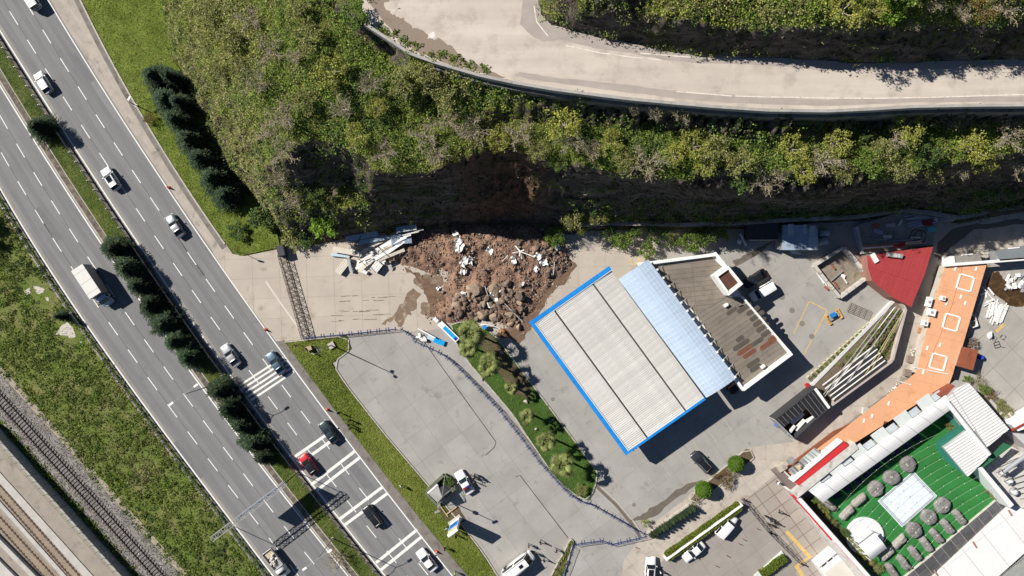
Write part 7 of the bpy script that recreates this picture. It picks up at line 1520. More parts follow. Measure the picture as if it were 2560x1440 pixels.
for i in range(5):
    a = P(2056 + i * 6.0, 963 + i * 9.0, 2.5); b = P(2186 + i * 6.5, 863 + i * 9.5, 2.5)
    o = ribbon(MB(), [a - a, b - a], .17, 0, .14).build('white_trough', m_parw); o.location = a + Vector((0, 0, .02)); tag(o, '%s white gutter trough from the top over the vegetable bed' % ordinal(i), 'trough', 'white troughs over the vegetable bed')
    o = ribbon(MB(), [a - a + Vector((.3, -.3, 0)), b - a + Vector((.3, -.3, 0))], .22, 0, .1).build('dark_trough', m_dark); o.location = a + Vector((0, 0, -.05)); tag(o, '%s dark gap board from the top between the white troughs' % ordinal(i), 'board', 'dark boards between the troughs')
t = thing('planter_row', 'long row of small planted boxes along the bed wall', 'planter', P(2110, 850)); o0 = wpos(t)
for k in range(22):
    f = k / 21; p = P(2022 + 208 * f, 946 - 186 * f); MB().box((p.x, p.y, .25), (.62, .95, .5), ang_px(1, -.9)).build('planter_box', mat('box_rim', (.50, .46, .30), .9, .1, 2), t); MB().box((p.x, p.y, .505), (.5, .8, .03), ang_px(1, -.9)).build('box_soil', mat('garden_soil', (.1, .1, .08)), t)
C, tn = clumps(np.array([[P(2022 + 208 * f, 946 - 186 * f).x, P(2022 + 208 * f, 946 - 186 * f).y, .5] for f in np.linspace(0, 1, 60)]), np.full(60, .35), np.full(60, .3), (10, 18), ['V', 'K', 'D'], .2); o = link('box_greenery', quads_mesh('box_plants', leaf_quads(C, .1, .3), tn, m_leaf), t); o['kind'] = 'stuff'; o.location = -Vector(t.location)
# black framed store with white cabinets
CG = [(1938, 1050), (2042, 968), (2076, 1016), (1986, 1098)]
t = thing('open_roof_store', 'open roofed store with black slats and white cabinets inside', 'shed', P(2010, 1035)); q = poly_px(CG, 3.0)
for i in range(4): ribbon(MB(), [q[i].lerp(q[(i + 1) % 4], .01), q[i].lerp(q[(i + 1) % 4], .99)], .18, 0, 3.0 + .004 * i).build('wall', m_gp if i == 3 else m_dark, t)
MB().prism(q, None, .06).build('floor', mat('store_floor', (.20, .11, .085), .9, .2, 1), t)
qq = [q[0], q[0].lerp(q[1], .62), q[1], q[2], q[3].lerp(q[2], .62), q[3]]
MB().prism([q[0], q[1], q[1].lerp(q[2], .42), q[0].lerp(q[3], .42)], 2.86, 2.9).build('black_roof', mat('black_felt', (.018, .018, .022), .9), t); MB().prism([q[0].lerp(q[1], .60).lerp(q[3].lerp(q[2], .60), .425), q[1].lerp(q[2], .425), q[2], q[3].lerp(q[2], .60)], 2.862, 2.9).build('black_roof', mat('black_felt', (.02, .02, .02)), t)
for k in range(11): f = (k + .6) / 11; a = q[0].lerp(q[1], f); b = q[3].lerp(q[2], f); ribbon(MB(), [a, a.lerp(b, .42 if f < .6 else .98)], .045, 2.91, 2.95).build('roof_slat', m_galv, t)
MB().prism([q[1].lerp(q[0], .02), q[1].lerp(q[0], .07), q[2].lerp(q[3], .07), q[2].lerp(q[3], .02)], 3.0, 3.25).build('white_beam', m_parw, t)
for i, (x, y, l, w, d) in enumerate(((1993, 1045, 38, 11, -42), (1999, 1062, 34, 9, -48), (2030, 1022, 26, 18, 42), (2026, 1048, 24, 8, -30), (1978, 1075, 28, 6, -55))): plank('white_cabinet', '%s white cabinet from the %s in the open roofed store' % (ordinal(i), 'first pile'), x, y, l, w, d, 1.3 + .15 * i, .4, m_wd, 0, 0, False, 'white cabinets in the store')
p = P(1942, 1062, .6); o = MB().tube([(0, 0, 0), (0, 0, .9)], [.35, .4], 12).build('blue_barrel', mat('barrel_blue', (.10, .16, .40), .5)); o.location = p - Vector((0, 0, .6)); tag(o, 'small blue and white drum at the store corner', 'drum')
p = P(2019, 963, .5); o = MB().box((0, 0, .3), (.6, .6, .6), .5).box((0, 0, .65), (.5, .5, .1), .5).build('red_crate', mat('crate_red', (.50, .02, .03), .5)); o.location = (p.x, p.y, .03); tag(o, 'red crate at the lower tip of the planter row', 'crate')

# ------------------------------------------------------------------ orange roofed building
m_or = mat('orange_roof', (.70, .365, .205), .8, .06, .3, .05, 14, rnd=.02, stain=((.58, .285, .155), .5, .54, .7)); m_brick = mat('brick_wall', (.20, .068, .036), .9, .2, 1.5, .15, 10)
ZO = 2.1; OR = [(2363, 664), (2467, 660), (2402, 880), (2374, 958), (2130, 1112), (2008, 1200), (1962, 1184), (2095, 1084), (2290, 932), (2330, 775)]
t = thing('orange_roofed_building', 'long bent building with an orange flat roof', 'building', P(2300, 930)); q = poly_px(OR, ZO); MB().prism(q[3:8], 0, ZO - .1).build('walls', m_brick, t); MB().prism(q[:3] + [q[3], q[8], q[9]], 0, ZO - .101).build('walls', m_warm, t)
slabs(t, 'roof_membrane', q, ang_px(.26, -1), 4.2, 3.2, ZO, m_or, .02, ZO - .1, amin=.3)
for i, (x, y) in enumerate(((2413, 707), (2378, 806), (2345, 905))):
    c = P(x, y, ZO); u = dir_px(.27, -.96); v = Vector((-u.y, u.x, 0)); s = 1.28; k = [c + u * s + v * s, c + u * s - v * s, c - u * s - v * s, c - u * s + v * s]
    for j in range(4): ribbon(MB(), [k[j].lerp(k[(j + 1) % 4], .0 if j % 2 else .07), k[j].lerp(k[(j + 1) % 4], 1.0 if j % 2 else .93)], .26, ZO, ZO + .12).build('roof_frame', m_parw, t)
for x, y in ((2388, 672), (2440, 672), (2402, 742), (2366, 758), (2413, 758), (2350, 862), (2318, 870), (2308, 930), (2222, 1008), (2160, 1052), (2180, 1040)): MB().box(P(x, y, ZO) + Vector((0, 0, .04)), (.3, .75, .07), ang_px(1, .35)).build('pale_patch', m_parw, t)
for a, b in (((2282, 918), (2370, 935)), ((2250, 954), (2278, 962))): ribbon(MB(), [P(*a, ZO), P(*b, ZO)], .12, ZO, ZO + .1).build('roof_pipe', m_parw, t)
ribbon(MB(), poly_px([(2405, 668), (2380, 760), (2345, 850), (2310, 930)], ZO), .05, ZO, ZO + .05).build('cable', mat('cable_brown', (.5, .25, .14)), t)
ribbon(MB(), [P(2362, 663, 2.6), P(2580, 646, 2.6)], .5, 2.0, 2.6).build('white_parapet', m_parw, t)
for i, (x, y, w, d, lb) in enumerate(((2325, 755, .8, 1.7, 'tall white unit beside the upper part of the orange roof'), (2331, 781, 1.3, 1.2, 'square white unit on the edge of the orange roof'), (2315, 808, .9, .95, 'white cooling unit with a fan on the orange roof edge'), (2360, 746, .7, .8, 'small white cooling unit standing on the orange roof'))):
    p = P(x, y, ZO + .7); t = thing('cooling_unit', lb, 'cooling unit', (p.x, p.y, ZO - .05), ang_px(.97, .25), 'cooling units of the orange building'); MB().box((0, 0, .35), (w, d, .7)).build('case', m_white, t, True); MB().disc((0, 0), .26, .7, .73, 14).build('fan_grille', m_gp, t, True)
for i, (x, y, s, c, lb) in enumerate(((2277, 898, 1.3, (.26, .2, .17), 'brown crate below the stone heap, upper one'), (2269, 932, 1.3, (.25, .2, .17), 'brown crate below the stone heap, lower one'), (2257, 950, 1.2, (.32, .30, .26), 'grey crate under the bend of the orange roof'), (2303, 826, 1.0, (.42, .24, .12), 'orange brown crate beside the lane'), (2357, 672, .8, (.36, .2, .1), 'small timber crate at the upper corner of the orange roof'), (2165, 1028, 1.2, (.5, .48, .46), 'white sheet bundle on the lower roof edge'))):
    p = P(x, y, .5); t = thing('crate', lb, 'crate', (p.x, p.y, .03), ang_px(1, .2), 'crates along the orange building'); mb = MB()
    for k in range(5): mb.box((0, (k - 2) * s * .2, s * .5), (s, s * .17, .08))
    mb.build('lid_slats', mat('crate%d' % i, c, .9, .2, 3), t, True); MB().box((0, 0, s * .23), (s * .95, s * .95, s * .44)).build('body', mat('crate%d' % i, c), t, True)
q = np.concatenate([scatter_px(XY([(2275, 875), (2293, 868), (2290, 900), (2272, 905)]), 200), scatter_px(XY([(2215, 985), (2245, 955), (2262, 965), (2225, 995)]), 200)]); o = link('stone_heap', quads_mesh('stone_heap', leaf_quads(np.concatenate([q, NR.uniform(.1, .5, (400, 1))], 1), .16, .2, .5, .8), np.array([(.55, .50, .45), (.38, .33, .29), (.66, .62, .58)])[NR.randint(0, 3, 400)], mat('pale_clod', (.5, .5, .5), .95, 0, 1, 0, 4, attr='tint'))); o['kind'] = 'stuff'; o['label'] = 'heaps of pale stones along the orange building'
# roofs and slabs at the upper right
for nm, lb, pts, z, m in (('grey_roof_shed', 'long grey roofed shed at the right edge under the cliff', [(2488, 628), (2580, 612), (2580, 646), (2500, 652)], 2.6, mat('slate_sheet', (.19, .21, .225), .7, .1, 1)), ('weathered_shed', 'weathered grey roofed store beside the white parapet', [(2384, 640), (2450, 633), (2455, 655), (2388, 660)], 2.2, mat('weathered_roof', (.25, .235, .21), .9, .25, 1))):
    t = thing(nm, lb, 'shed', P(*pts[0])); q = poly_px(pts, z); MB().prism(q, 0, z - .1).build('walls', m_gp, t); MB().prism([p for p in q], z - .099, z).build('roof', m, t); MB().box(q[0].lerp(q[1], .5) + Vector((0, 0, .05)), (2.0, .2, .12), ang_px(1, -.1)).build('ridge', m_parw, t)
o = MB().prism(poly_px([(2372, 641), (2386, 640), (2388, 660), (2376, 661)], 2.4), 0, 2.4).build('white_cabinet', m_white); tag(o, 'bright white cabinet beside the weathered store', 'cabinet')
for i in range(9):
    p = P(2449 + (i % 3) * 9, 625 + (i // 3) * 8, .8); o = MB().box((0, 0, .4), (.62, .5, .8), R.uniform(-.2, .2)).box((0, 0, .82), (.5, .4, .06), 0).build('stacked_sack', mat('sack', (.46, .43, .38), .9, .2, 2, rnd=.1)); o.location = (p.x, p.y, .03); tag(o, '%s pale sack, row by row from the upper left, behind the orange building' % ordinal(i), 'sack', 'pale sacks behind the orange building')
sheet('water_trail', rough_outline([(2345, 605), (2380, 575), (2425, 560), (2470, 558), (2540, 545), (2560, 548), (2560, 560), (2480, 570), (2435, 575), (2405, 600), (2370, 625), (2345, 650), (2338, 640)], 3, 3), .0385, mat('wet_concrete', (.1, .1, .1)), bpy.data.objects['service_lane'])
# east yard things
ey = bpy.data.objects['east_yard']; sheet('muddy_puddle', rough_outline([(2478, 676), (2496, 682), (2512, 700), (2530, 715), (2556, 722), (2575, 740), (2555, 768), (2522, 764), (2500, 745), (2475, 730), (2462, 715)], 2.5, 4), .04, mat('puddle', (.060, .036, .018), .3, .3, 1.2, spec=.4, stain=((.13, .07, .03), .8, .5, .65)), ey)
MB().box(P(2500, 820) + Vector((0, 0, .039)), (2.0, .55, .004), ang_px(1, -.95)).build('yellow_mark', m_yellowpaint, ey)
for i in range(34):
    if i < 12: x, y, l, d = 2500 + (i - 6) * 2.4, 785 + R.uniform(-4, 4), R.uniform(40, 56), -68 + R.uniform(-5, 5)
    elif i < 26: x, y, l, d = 2470 + (i - 12) * 1.6, 775 + R.uniform(-8, 8), R.uniform(20, 46), -66 + R.uniform(-22, 22)
    else: x, y, l, d = R.uniform(2450, 2490), R.uniform(728, 765), R.uniform(10, 26), R.uniform(-90, 90)
    plank('white_plank', '%s white profile counted along the discarded pile in the east yard' % ordinal(i), x, y, l, R.uniform(2, 4.5), d, .15 + .03 * (i % 7), .1, m_wd, R.uniform(-.04, .04), 0, False, 'white profiles piled in the east yard')
for i in range(14): plank('white_scrap', '%s white scrap counted around the upper right debris' % ordinal(i), R.uniform(2515, 2562), R.uniform(668, 722), R.uniform(8, 24), R.uniform(5, 9), R.uniform(0, 180), .2 + .03 * i, .1, m_wd if i % 4 else m_gp, R.uniform(-.2, .2), R.uniform(-.2, .2), False, 'scrap at the upper right')
ribbon(MB(), poly_px([(2455, 715), (2480, 745), (2515, 775)], .6), .1, .5, .58).build('long_pale_pole', m_wd); tag(bpy.data.objects['long_pale_pole'], 'long pale pole crossing the discarded profiles', 'pole')
t = thing('rusty_roof_shed', 'small shed with rusty sheet roof in the east yard', 'shed', P(2420, 897)); q = poly_px([(2405, 866), (2446, 876), (2433, 926), (2390, 914)], 2.4); MB().prism(q, 0, 2.3).build('walls', m_gp, t)
for k in range(4): MB().prism([q[0].lerp(q[1], k / 4), q[0].lerp(q[1], (k + .97) / 4), q[3].lerp(q[2], (k + .97) / 4), q[3].lerp(q[2], k / 4)], 2.3, 2.4 + .02 * (k % 2)).build('roof_sheet', mat('rust_sheet', (.27, .085, .045), .9, .2, 1, rnd=.12), t)
p = P(2452, 893, .6); t = thing('blue_drum', 'blue plastic drum beside the rusty shed', 'drum', (p.x, p.y, .03)); MB().tube([(0, 0, 0), (0, 0, .45), (0, 0, .9)], [.4, .44, .4], 14).build('body', mat('drum_blue', (.02, .05, .45), .4), t, True); MB().disc((0, 0), .3, .9, .94, 14).build('lid', mat('drum_lid', (.03, .08, .55), .4), t, True)
p = P(2433, 803, .8); t = thing('empty_cabinet', 'open white cabinet frame with two bays in the east yard', 'cabinet', (p.x, p.y, .03), ang_px(.3, .95)); mb = MB().box((0, .6, .4), (2.2, .12, .8)).box((0, -.6, .4), (2.2, .12, .8)).box((1.05, 0, .4), (.12, 1.3, .8)).box((-1.05, 0, .4), (.12, 1.3, .8)).box((0, 0, .4), (.12, 1.3, .8)); mb.build('frame', m_white, t, True); MB().box((0, 0, .1), (2.0, 1.2, .1)).build('bottom', mat('mossy', (.09, .10, .05)), t, True)
p = P(2474, 838, .4); t = thing('white_sack', 'bulging white sack with a wire coil in the east yard', 'sack', (p.x, p.y, .1)); rock_obj('sack_body', Vector((0, 0, .3)), .95, m_wd, R, t); MB().tube([(.7 + math.cos(a) * .4, -.5 + math.sin(a) * .4, .3 + .1 * math.sin(3 * a)) for a in np.linspace(0, 12.5, 30)], .04, 5).build('wire_coil', m_gp, t, True)
p = P(2507, 842, .3); t = thing('wire_coil', 'loose grey wire coil on the slab joint', 'coil', (p.x, p.y, .05)); MB().tube([(math.cos(a) * .5 + .1 * math.sin(2.3 * a), math.sin(a) * .4, .15 + .1 * math.sin(3 * a)) for a in np.linspace(0, 18, 40)], .03, 5).build('coil_wire', m_gp, t, True)
p = P(2494, 862, .3); t = thing('folding_frame', 'small dark metal frame lying in the east yard', 'frame', (p.x, p.y, .05), .3); mb = MB()
for a, b in (((-.5, -.5), (.5, -.5)), ((.5, -.5), (.5, .5)), ((.5, .5), (-.5, .5)), ((-.5, .5), (-.5, -.5)), ((-.5, 0), (.5, 0)), ((.5, -.5), (1.2, -.9))): mb.beam((*a, .1), (*b, .1), .06, .06)
mb.build('bars', m_dark, t, True)
q = scatter_px(XY([(2415, 845), (2432, 842), (2446, 870), (2412, 866)]), 260); o = link('twig_heap', quads_mesh('twig_heap', leaf_quads(np.concatenate([q, NR.uniform(.1, .9, (260, 1))], 1), .35, .3, .5, .12), np.array([(.26, .2, .16), (.18, .14, .11), (.34, .28, .24)])[NR.randint(0, 3, 260)], m_leaf)); o['kind'] = 'stuff'; o['label'] = 'heap of dry twigs above the rusty shed'
for i, (x, y, r, k, lb) in enumerate(((2412, 948, 1.0, 'K', 'bright green shrub below the rusty shed'), (2440, 950, 1.5, 'T', 'dry pinkish shrub below the rusty shed'), (2455, 972, 1.2, 'G', 'green shrub beside the white roof corner'), (2470, 985, 1.3, 'R', 'dark red brown shrub on the bed beside the white roof'), (2495, 1010, 1.4, 'O', 'olive shrub in the middle of the bed beside the white roof'), (2512, 1030, 1.5, 'O', 'olive shrub at the lower end of the bed beside the white roof'))): tree('shrub', lb, 'shrub', 'G' if k == 'K' else k, P(x, y), r, 1.3, i % 3)
ribbon(MB(), poly_px([(2448, 968), (2500, 1035)]), .5, 0, .5).build('bed_kerb', m_oldw); tag(bpy.data.objects['bed_kerb'], 'pale kerb of the shrub bed beside the white roof', 'kerb')
p = P(2519, 1038, .5); o = MB().box((0, 0, .4), (1.6, .7, .8), .7).box((0, 0, .82), (1.4, .5, .06), .7).build('white_bench', m_oldw); o.location = (p.x, p.y, .03); tag(o, 'short white bench at the end of the shrub bed', 'bench')
# ------------------------------------------------------------------ restaurant terrace
RA = ang_px(.835, -.551); ru = dir_px(.835, -.551); rv = dir_px(.56, .83)
m_turf = mat('green_turf', (.030, .180, .042), .9, .12, .3, .10, 20, .1, stain=((.035, .22, .06), .25, .55, .7)); m_wear = mat('weathered_parapet', (.54, .52, .49), .9, .18, 1.2, .12, 8, stain=((.28, .26, .24), 1.0, .54, .68)); m_brt = mat('bright_white_roof', (.74, .74, .735), .55, .03, .6, .03, 8, rnd=.02); m_redp = mat('red_band', (.56, .035, .04), .6, .06, 1)
TF = [(2040, 1262), (2390, 1008), (2425, 1060), (2480, 1165), (2540, 1250), (2262, 1470), (2205, 1470), (2090, 1330)]
tf = MB().prism(poly_px(TF, .3), 0, .3).build('terrace_turf', m_turf); struct(tf, 'green artificial turf of the restaurant terrace')
slabs(tf, 'turf_panel', poly_px(TF, .3), RA, 40, 4.0, .312, m_turf, .02, .302)
T = thing('restaurant_front_wall', 'weathered white parapet walls with red bands round the restaurant', 'wall', P(2000, 1240))
def pz(pts, z0, z1, name, m, par): return MB().prism(poly_px(pts, z1), z0, z1).build(name, m, par)
pz([(1976, 1200), (2100, 1098), (2108, 1103), (1984, 1206)], 2.8, 3.9, 'white_band', m_brt, T); pz([(1984, 1204), (2109, 1103), (2122, 1114), (1997, 1214)], 2.8, 3.7, 'red_band', m_redp, T)
pz([(1977, 1232), (2137, 1106), (2146, 1122), (1994, 1246)], 0, 3.8, 'parapet', m_wear, T); pz([(1998, 1216), (2122, 1117), (2135, 1106), (1977, 1231)], 0, 3.4, 'roof_ledge', mat('pale_ledge', (.62, .60, .57), .9, .1, 1), T)
pz([(1977, 1233), (1994, 1247), (2090, 1358), (2185, 1465), (2160, 1465), (2068, 1352)], 0, 3.8, 'parapet', m_wear, T)
pz([(1992, 1248), (2004, 1246), (2196, 1462), (2186, 1466)], 3.0, 3.95, 'white_coping', m_brt, T)
ribbon(MB(), poly_px([(1981, 1237), (2080, 1350)], 3.82), .38, 3.0, 3.83).build('red_band', m_redp, T); ribbon(MB(), poly_px([(2089, 1355), (2170, 1445)], 3.82), .38, 3.0, 3.834).build('red_band', m_redp, T)
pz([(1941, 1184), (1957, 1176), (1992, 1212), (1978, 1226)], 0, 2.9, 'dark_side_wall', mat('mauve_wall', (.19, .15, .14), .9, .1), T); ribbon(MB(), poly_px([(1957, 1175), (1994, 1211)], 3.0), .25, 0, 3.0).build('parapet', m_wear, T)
# roof-top service strip
t = thing('service_rack', 'dark rack of pipes and grilles beside the red band', 'rack', P(2010, 1170, 3.3)); q = poly_px([(1972, 1176), (2038, 1120), (2055, 1132), (1985, 1190)], 3.6)
MB().prism(q, 3.3, 3.36).build('tray', m_gp, t)
for k in range(9): ribbon(MB(), [q[0].lerp(q[1], (k + .5) / 9), q[3].lerp(q[2], (k + .5) / 9)], .08, 3.36, 3.6).build('cross_bar', m_dark if k % 2 else m_galv, t)
for a, b in ((.55, .75), (.78, .95)): MB().prism([q[0].lerp(q[1], a), q[0].lerp(q[1], b), q[3].lerp(q[2], b), q[3].lerp(q[2], a)], 3.4, 3.5).build('grille', mat('grille_pale', (.50, .55, .53), .6), t)
for i, (x, y, w, c, lb) in enumerate(((1957, 1170, 1.5, (.48, .42, .34), 'cream generator with a round vent at the restaurant corner'), (1975, 1150, 1.2, (.28, .27, .26), 'grey dish shaped unit above the service rack'), (1996, 1167, .6, (.60, .48, .25), 'small yellow unit on the service rack'))):
    p = P(x, y, 3.4); u = thing('roof_machine', lb, 'machine', (p.x, p.y, 3.3 if i else 2.4), RA); MB().box((0, 0, .4), (w, w * .75, .8)).build('case', mat('machine%d' % i, c, .7, .1), u, True); MB().disc((w * .2, 0), w * .22, .8, .88, 16).build('round_vent', m_gp, u, True)
# awning and its pale back panels
A0, A1 = P(2026, 1231, 4.2), P(2364, 988, 4.2); B0, B1 = P(2058, 1257, 4.0), P(2398, 1010, 4.0)
t = thing('terrace_awning', 'long bright white awning along the upper side of the terrace', 'awning', (A0.x, A0.y, 0)); ns = 10
for k in range(ns):
    a, b = A0.lerp(A1, k / ns + .001), A0.lerp(A1, (k + 1) / ns - .001); c, d = B0.lerp(B1, k / ns + .001), B0.lerp(B1, (k + 1) / ns - .001); vs = []; fs = []
    for i in range(6):
        f = i / 5; bz = .45 * math.sin(f * math.pi) + .0
        for p, q2 in ((a, c), (b, d)): r_ = p.lerp(q2, f); vs.append((r_.x, r_.y, 4.1 + bz * .5 - f * .3))
    for i in range(5): fs.append((2 * i, 2 * i + 1, 2 * i + 3, 2 * i + 2))
    MB().add(vs, fs).build('awning_section', m_brt, t)
for k in range(11): c = B0.lerp(B1, k / 10); MB().tube([(c.x, c.y, .3), (c.x, c.y, 3.8)], .05, 6).build('post', m_galv, t)
t2 = thing('lean_to_roof', 'row of pale roof panels with dark openings above the awning', 'roof', (A0.x, A0.y, 0)); C0, C1 = P(2003, 1215, 3.6), P(2345, 966, 3.6); A2, A3 = P(2024, 1232, 3.6), P(2362, 989, 3.6); m_pan = mat('pale_green_panel', (.60, .64, .63), .6, .05, 1, rnd=.04)
for k in range(6):
    f0, f1 = k / 6 + .006, (k + .58) / 6; MB().prism([C0.lerp(C1, f0), C0.lerp(C1, f1), A2.lerp(A3, f1), A2.lerp(A3, f0)], 3.5, 3.6).build('roof_panel', m_pan, t2)
    f2, f3 = (k + .60) / 6, (k + .98) / 6; MB().prism([C0.lerp(C1, f2).lerp(A2.lerp(A3, f2), .38), C0.lerp(C1, f3).lerp(A2.lerp(A3, f3), .38), A2.lerp(A3, f3), A2.lerp(A3, f2)], 3.2, 3.3).build('glass_panel', mat('pale_blue_glass', (.50, .56, .60), .3), t2)
MB().prism([C0, C1, A3, A2], .3, .5).build('dark_floor', m_dark, t2)
# navy sofas in the shade
for i in range(9):
    f = (i + .5) / 9; c = P(2078, 1246).lerp(P(2300, 1085), f); s = thing('navy_sofa', '%s navy sofa from the lower left under the terrace awning' % ordinal(i), 'sofa', (c.x, c.y, .31), RA, 'navy sofas under the awning'); MB().box((0, 0, .25), (1.3, .8, .4)).build('seat', mat('navy_cloth', (.03, .04, .09), .9), s, True); MB().box((0, .4, .5), (1.3, .2, .6)).build('backrest', mat('navy_cloth', (.03, .04, .1)), s, True)
# marble floor
MF = [(2195, 1253), (2284, 1178), (2343, 1240), (2255, 1318)]; q = poly_px(MF, .42); t = thing('marble_dance_floor', 'pale marble dance floor with dark double border on the turf', 'dance floor', q[0]); mm = mat('pale_marble', (.70, .76, .82), .35, .05, .5, .02, 6, stain=((.60, .66, .74), .9, .52, .62))
MB().prism(q, .3, .42).build('base', mm, t); cc = sum(q, Vector()) / 4
for s0 in (.945, .885):
    k = [cc.lerp(p, s0) for p in q]
    for j in range(4): ribbon(MB(), [k[j], k[(j + 1) % 4]], .09, None, .424 + .001 * j).build('border_line', mat('border_dark', (.10, .10, .13), .5), t)
slabs(t, 'marble_tile', [cc.lerp(p, .865) for p in q], RA, 2.4, 1.6, .428, mm, .012, .421)
# covered tables
m_cov = mat('grey_cover', (.21, .20, .195), .9, .25, 1.6, .3, 4, 1.0, rnd=.10)
def round_cover(seed):
    rs = random.Random(seed); n = 22; vs = []; prof = [(1.36, 0), (1.40, .35), (1.38, .68), (1.26, .80), (.7, .83), (.25, .86)]; ph = rs.uniform(0, 6)
    for r, z in prof:
        for k in range(n): a = 6.2832 * k / n; w = 1 + .045 * math.sin(5 * a + ph) + .03 * rs.uniform(-1, 1) + (.06 * math.sin(2 * a + ph)); vs.append((r * w * math.cos(a), r * w * math.sin(a), z + (.04 * rs.uniform(-1, 1) if z > .6 else 0) + .05 * math.sin(3 * a + ph) * (z > .7)))
    fs = [(i * n + k, i * n + (k + 1) % n, (i + 1) * n + (k + 1) % n, (i + 1) * n + k) for i in range(len(prof) - 1) for k in range(n)]; fs.append(tuple((len(prof) - 1) * n + k for k in range(n))); return MB().add(vs, fs)
def long_cover(seed, l=2.6, w=1.25):
    rs = random.Random(seed); vs = []; nx, ny = 9, 5
    for j in range(ny + 1):
        for i in range(nx + 1):
            u = i / nx * 2 - 1; v = j / ny * 2 - 1; ed = max(abs(u) ** 6, abs(v) ** 6); tx = 1 - .12 * abs(u) ** 3; vs.append((u * l / 2 * (1 + .02 * rs.uniform(-1, 1)), v * w / 2 * tx * (1 + .05 * rs.uniform(-1, 1)), .82 - .75 * (1 if ed > .98 else 0) - .08 * ed + .10 * rs.uniform(-1, 1) * (ed < .9) + .06 * math.sin(v * 4)))
    fs = [(j * (nx + 1) + i, j * (nx + 1) + i + 1, (j + 1) * (nx + 1) + i + 1, (j + 1) * (nx + 1) + i) for j in range(ny) for i in range(nx)]; return MB().add(vs, fs)
RT = [(2271, 1161, 'round covered table above the marble floor, nearest the white roof'), (2230, 1194, 'round covered table in the middle above the marble floor'), (2190, 1222, 'round covered table above the marble floor, nearest the stage'), (2357, 1264, 'round covered table below the marble floor, farthest right'), (2323, 1293, 'round covered table in the middle below the marble floor'), (2286, 1325, 'round covered table below the marble floor, nearest the stage')]
for i, (x, y, lb) in enumerate(RT):
    p = P(x, y, .9); t = thing('covered_round_table', lb, 'table', (p.x, p.y, .31), R.uniform(0, 6), 'round tables under grey covers'); round_cover(i).build('cover', m_cov, t, True, smooth=True)
    for k in range(2): MB().box((R.uniform(-.6, .6), R.uniform(-.6, .6), .92), (.22, .22, .12), R.uniform(0, 2)).build('weight', m_oldw, t, True)
    MB().tube([(0, 0, .02), (0, 0, .8)], .1, 8).build('leg', m_dark, t, True)
LT = [(2150, 1252, -38, 'long covered table end to end with another beside the awning, right one'), (2119, 1283, -46, 'long covered table end to end with another beside the awning, left one'), (2073, 1262, 38, 'long covered table half under the awning end'), (2401, 1294, 52, 'first long covered table from the right in the lower row'), (2371, 1318, 52, 'second long covered table from the right in the lower row'), (2344, 1341, 50, 'third long covered table from the right in the lower row'), (2318, 1362, 54, 'fourth long covered table from the right in the lower row'), (2290, 1385, 52, 'fifth long covered table from the right in the lower row'), (2262, 1408, 54, 'sixth long covered table from the right in the lower row'), (2232, 1428, 54, 'last long covered table of the lower row at the edge'), (2250, 1355, -46, 'slanting covered table beside the stage, upper one'), (2219, 1386, -42, 'slanting covered table beside the stage, lower one')]
for i, (x, y, d, lb) in enumerate(LT):
    p = P(x, y, .8); t = thing('covered_long_table', lb, 'table', (p.x, p.y, .31), -rad(d), 'long tables under grey covers'); long_cover(i + 30, 3.1, 1.4).build('cover', mat('pale_cover', (.31, .29, .27), .9, .2, 2.0, .2, 7, .6, rnd=.08) if i in (0, 1, 10, 11) else m_cov, t, True, smooth=True); MB().box((R.uniform(-.4, .4), 0, .88), (.2, .2, .12), .4).build('weight', m_oldw, t, True)
    for s in (-1, 1): MB().box((s * 1.0, 0, .4), (.08, .6, .7)).build('leg', m_dark, t, True)
# round stage with arched canopy
c = P(2162, 1340, .6); t = thing('round_stage', 'round white stage with arched white canopy at the terrace corner', 'stage', (c.x, c.y, .3)); MB().disc((c.x, c.y), 3.35, .3, .75, 40).build('platform', mat('stage_marble', (.72, .73, .75), .5, .05, 1), t); MB().tube([(c.x + 3.15 * math.cos(a), c.y + 3.15 * math.sin(a), .8) for a in np.linspace(0, 6.2832, 41)], .06, 6).build('rim', m_brt, t)
ca = P(2183, 1368, 3.0); d1 = dir_px(.80, -.62); d2 = dir_px(.63, .78); vs = []; fs = []
for i in range(10):
    f = i / 9; x = (f - .5) * 3.5; z = 2.7 + .75 * math.sin(f * math.pi)
    for s in (-1.75, 1.75): pnt = ca + d2 * x + d1 * s; vs.append((pnt.x, pnt.y, z))
for i in range(9): fs.append((2 * i, 2 * i + 1, 2 * i + 3, 2 * i + 2))
MB().add(vs, fs).build('arched_canopy', m_brt, t)
for s in (-1.75, 1.75):
    for x in (-1.7, 1.7): pnt = ca + d2 * x + d1 * s; MB().tube([(pnt.x, pnt.y, .7), (pnt.x, pnt.y, 2.75)], .06, 6).build('canopy_post', m_brt, t)
q = ca - d2 * 1.8
mb = MB()
for k in range(26): f = k / 25 - .5; pnt = q + d1 * (f * 3.6); mb.box((pnt.x, pnt.y, 2.7), (.16, .2, .18), f * 7)
mb.build('garland', mat('garland_grey', (.33, .35, .34), .9), t)
# string lights over the turf
m_cab = mat('light_cable', (.45, .52, .40), .8)
for i in range(11):
    f = i / 10; a = P(2085 + 185 * f, 1285 + 150 * f, 2.6); b = P(2345 + 150 * f, 1085 + 150 * f, 2.8); mid = (a + b) / 2 + Vector((-1.8, 2.2, -.4)); t = thing('string_light', '%s sagging string of bulbs from the awning over the turf' % ordinal(i), 'string light', a, 0, 'string lights over the turf')
    pts = [a.lerp(mid, s).lerp(mid.lerp(b, s), s) - a for s in np.linspace(0, 1, 16)]; MB().tube(pts, .012, 4).build('cable', m_cab, t, True)
    mb = MB()
    for p in pts[1:-1:2]: mb.box((p.x, p.y, p.z - .08), (.08, .08, .1))
    mb.build('bulbs', m_white, t, True)
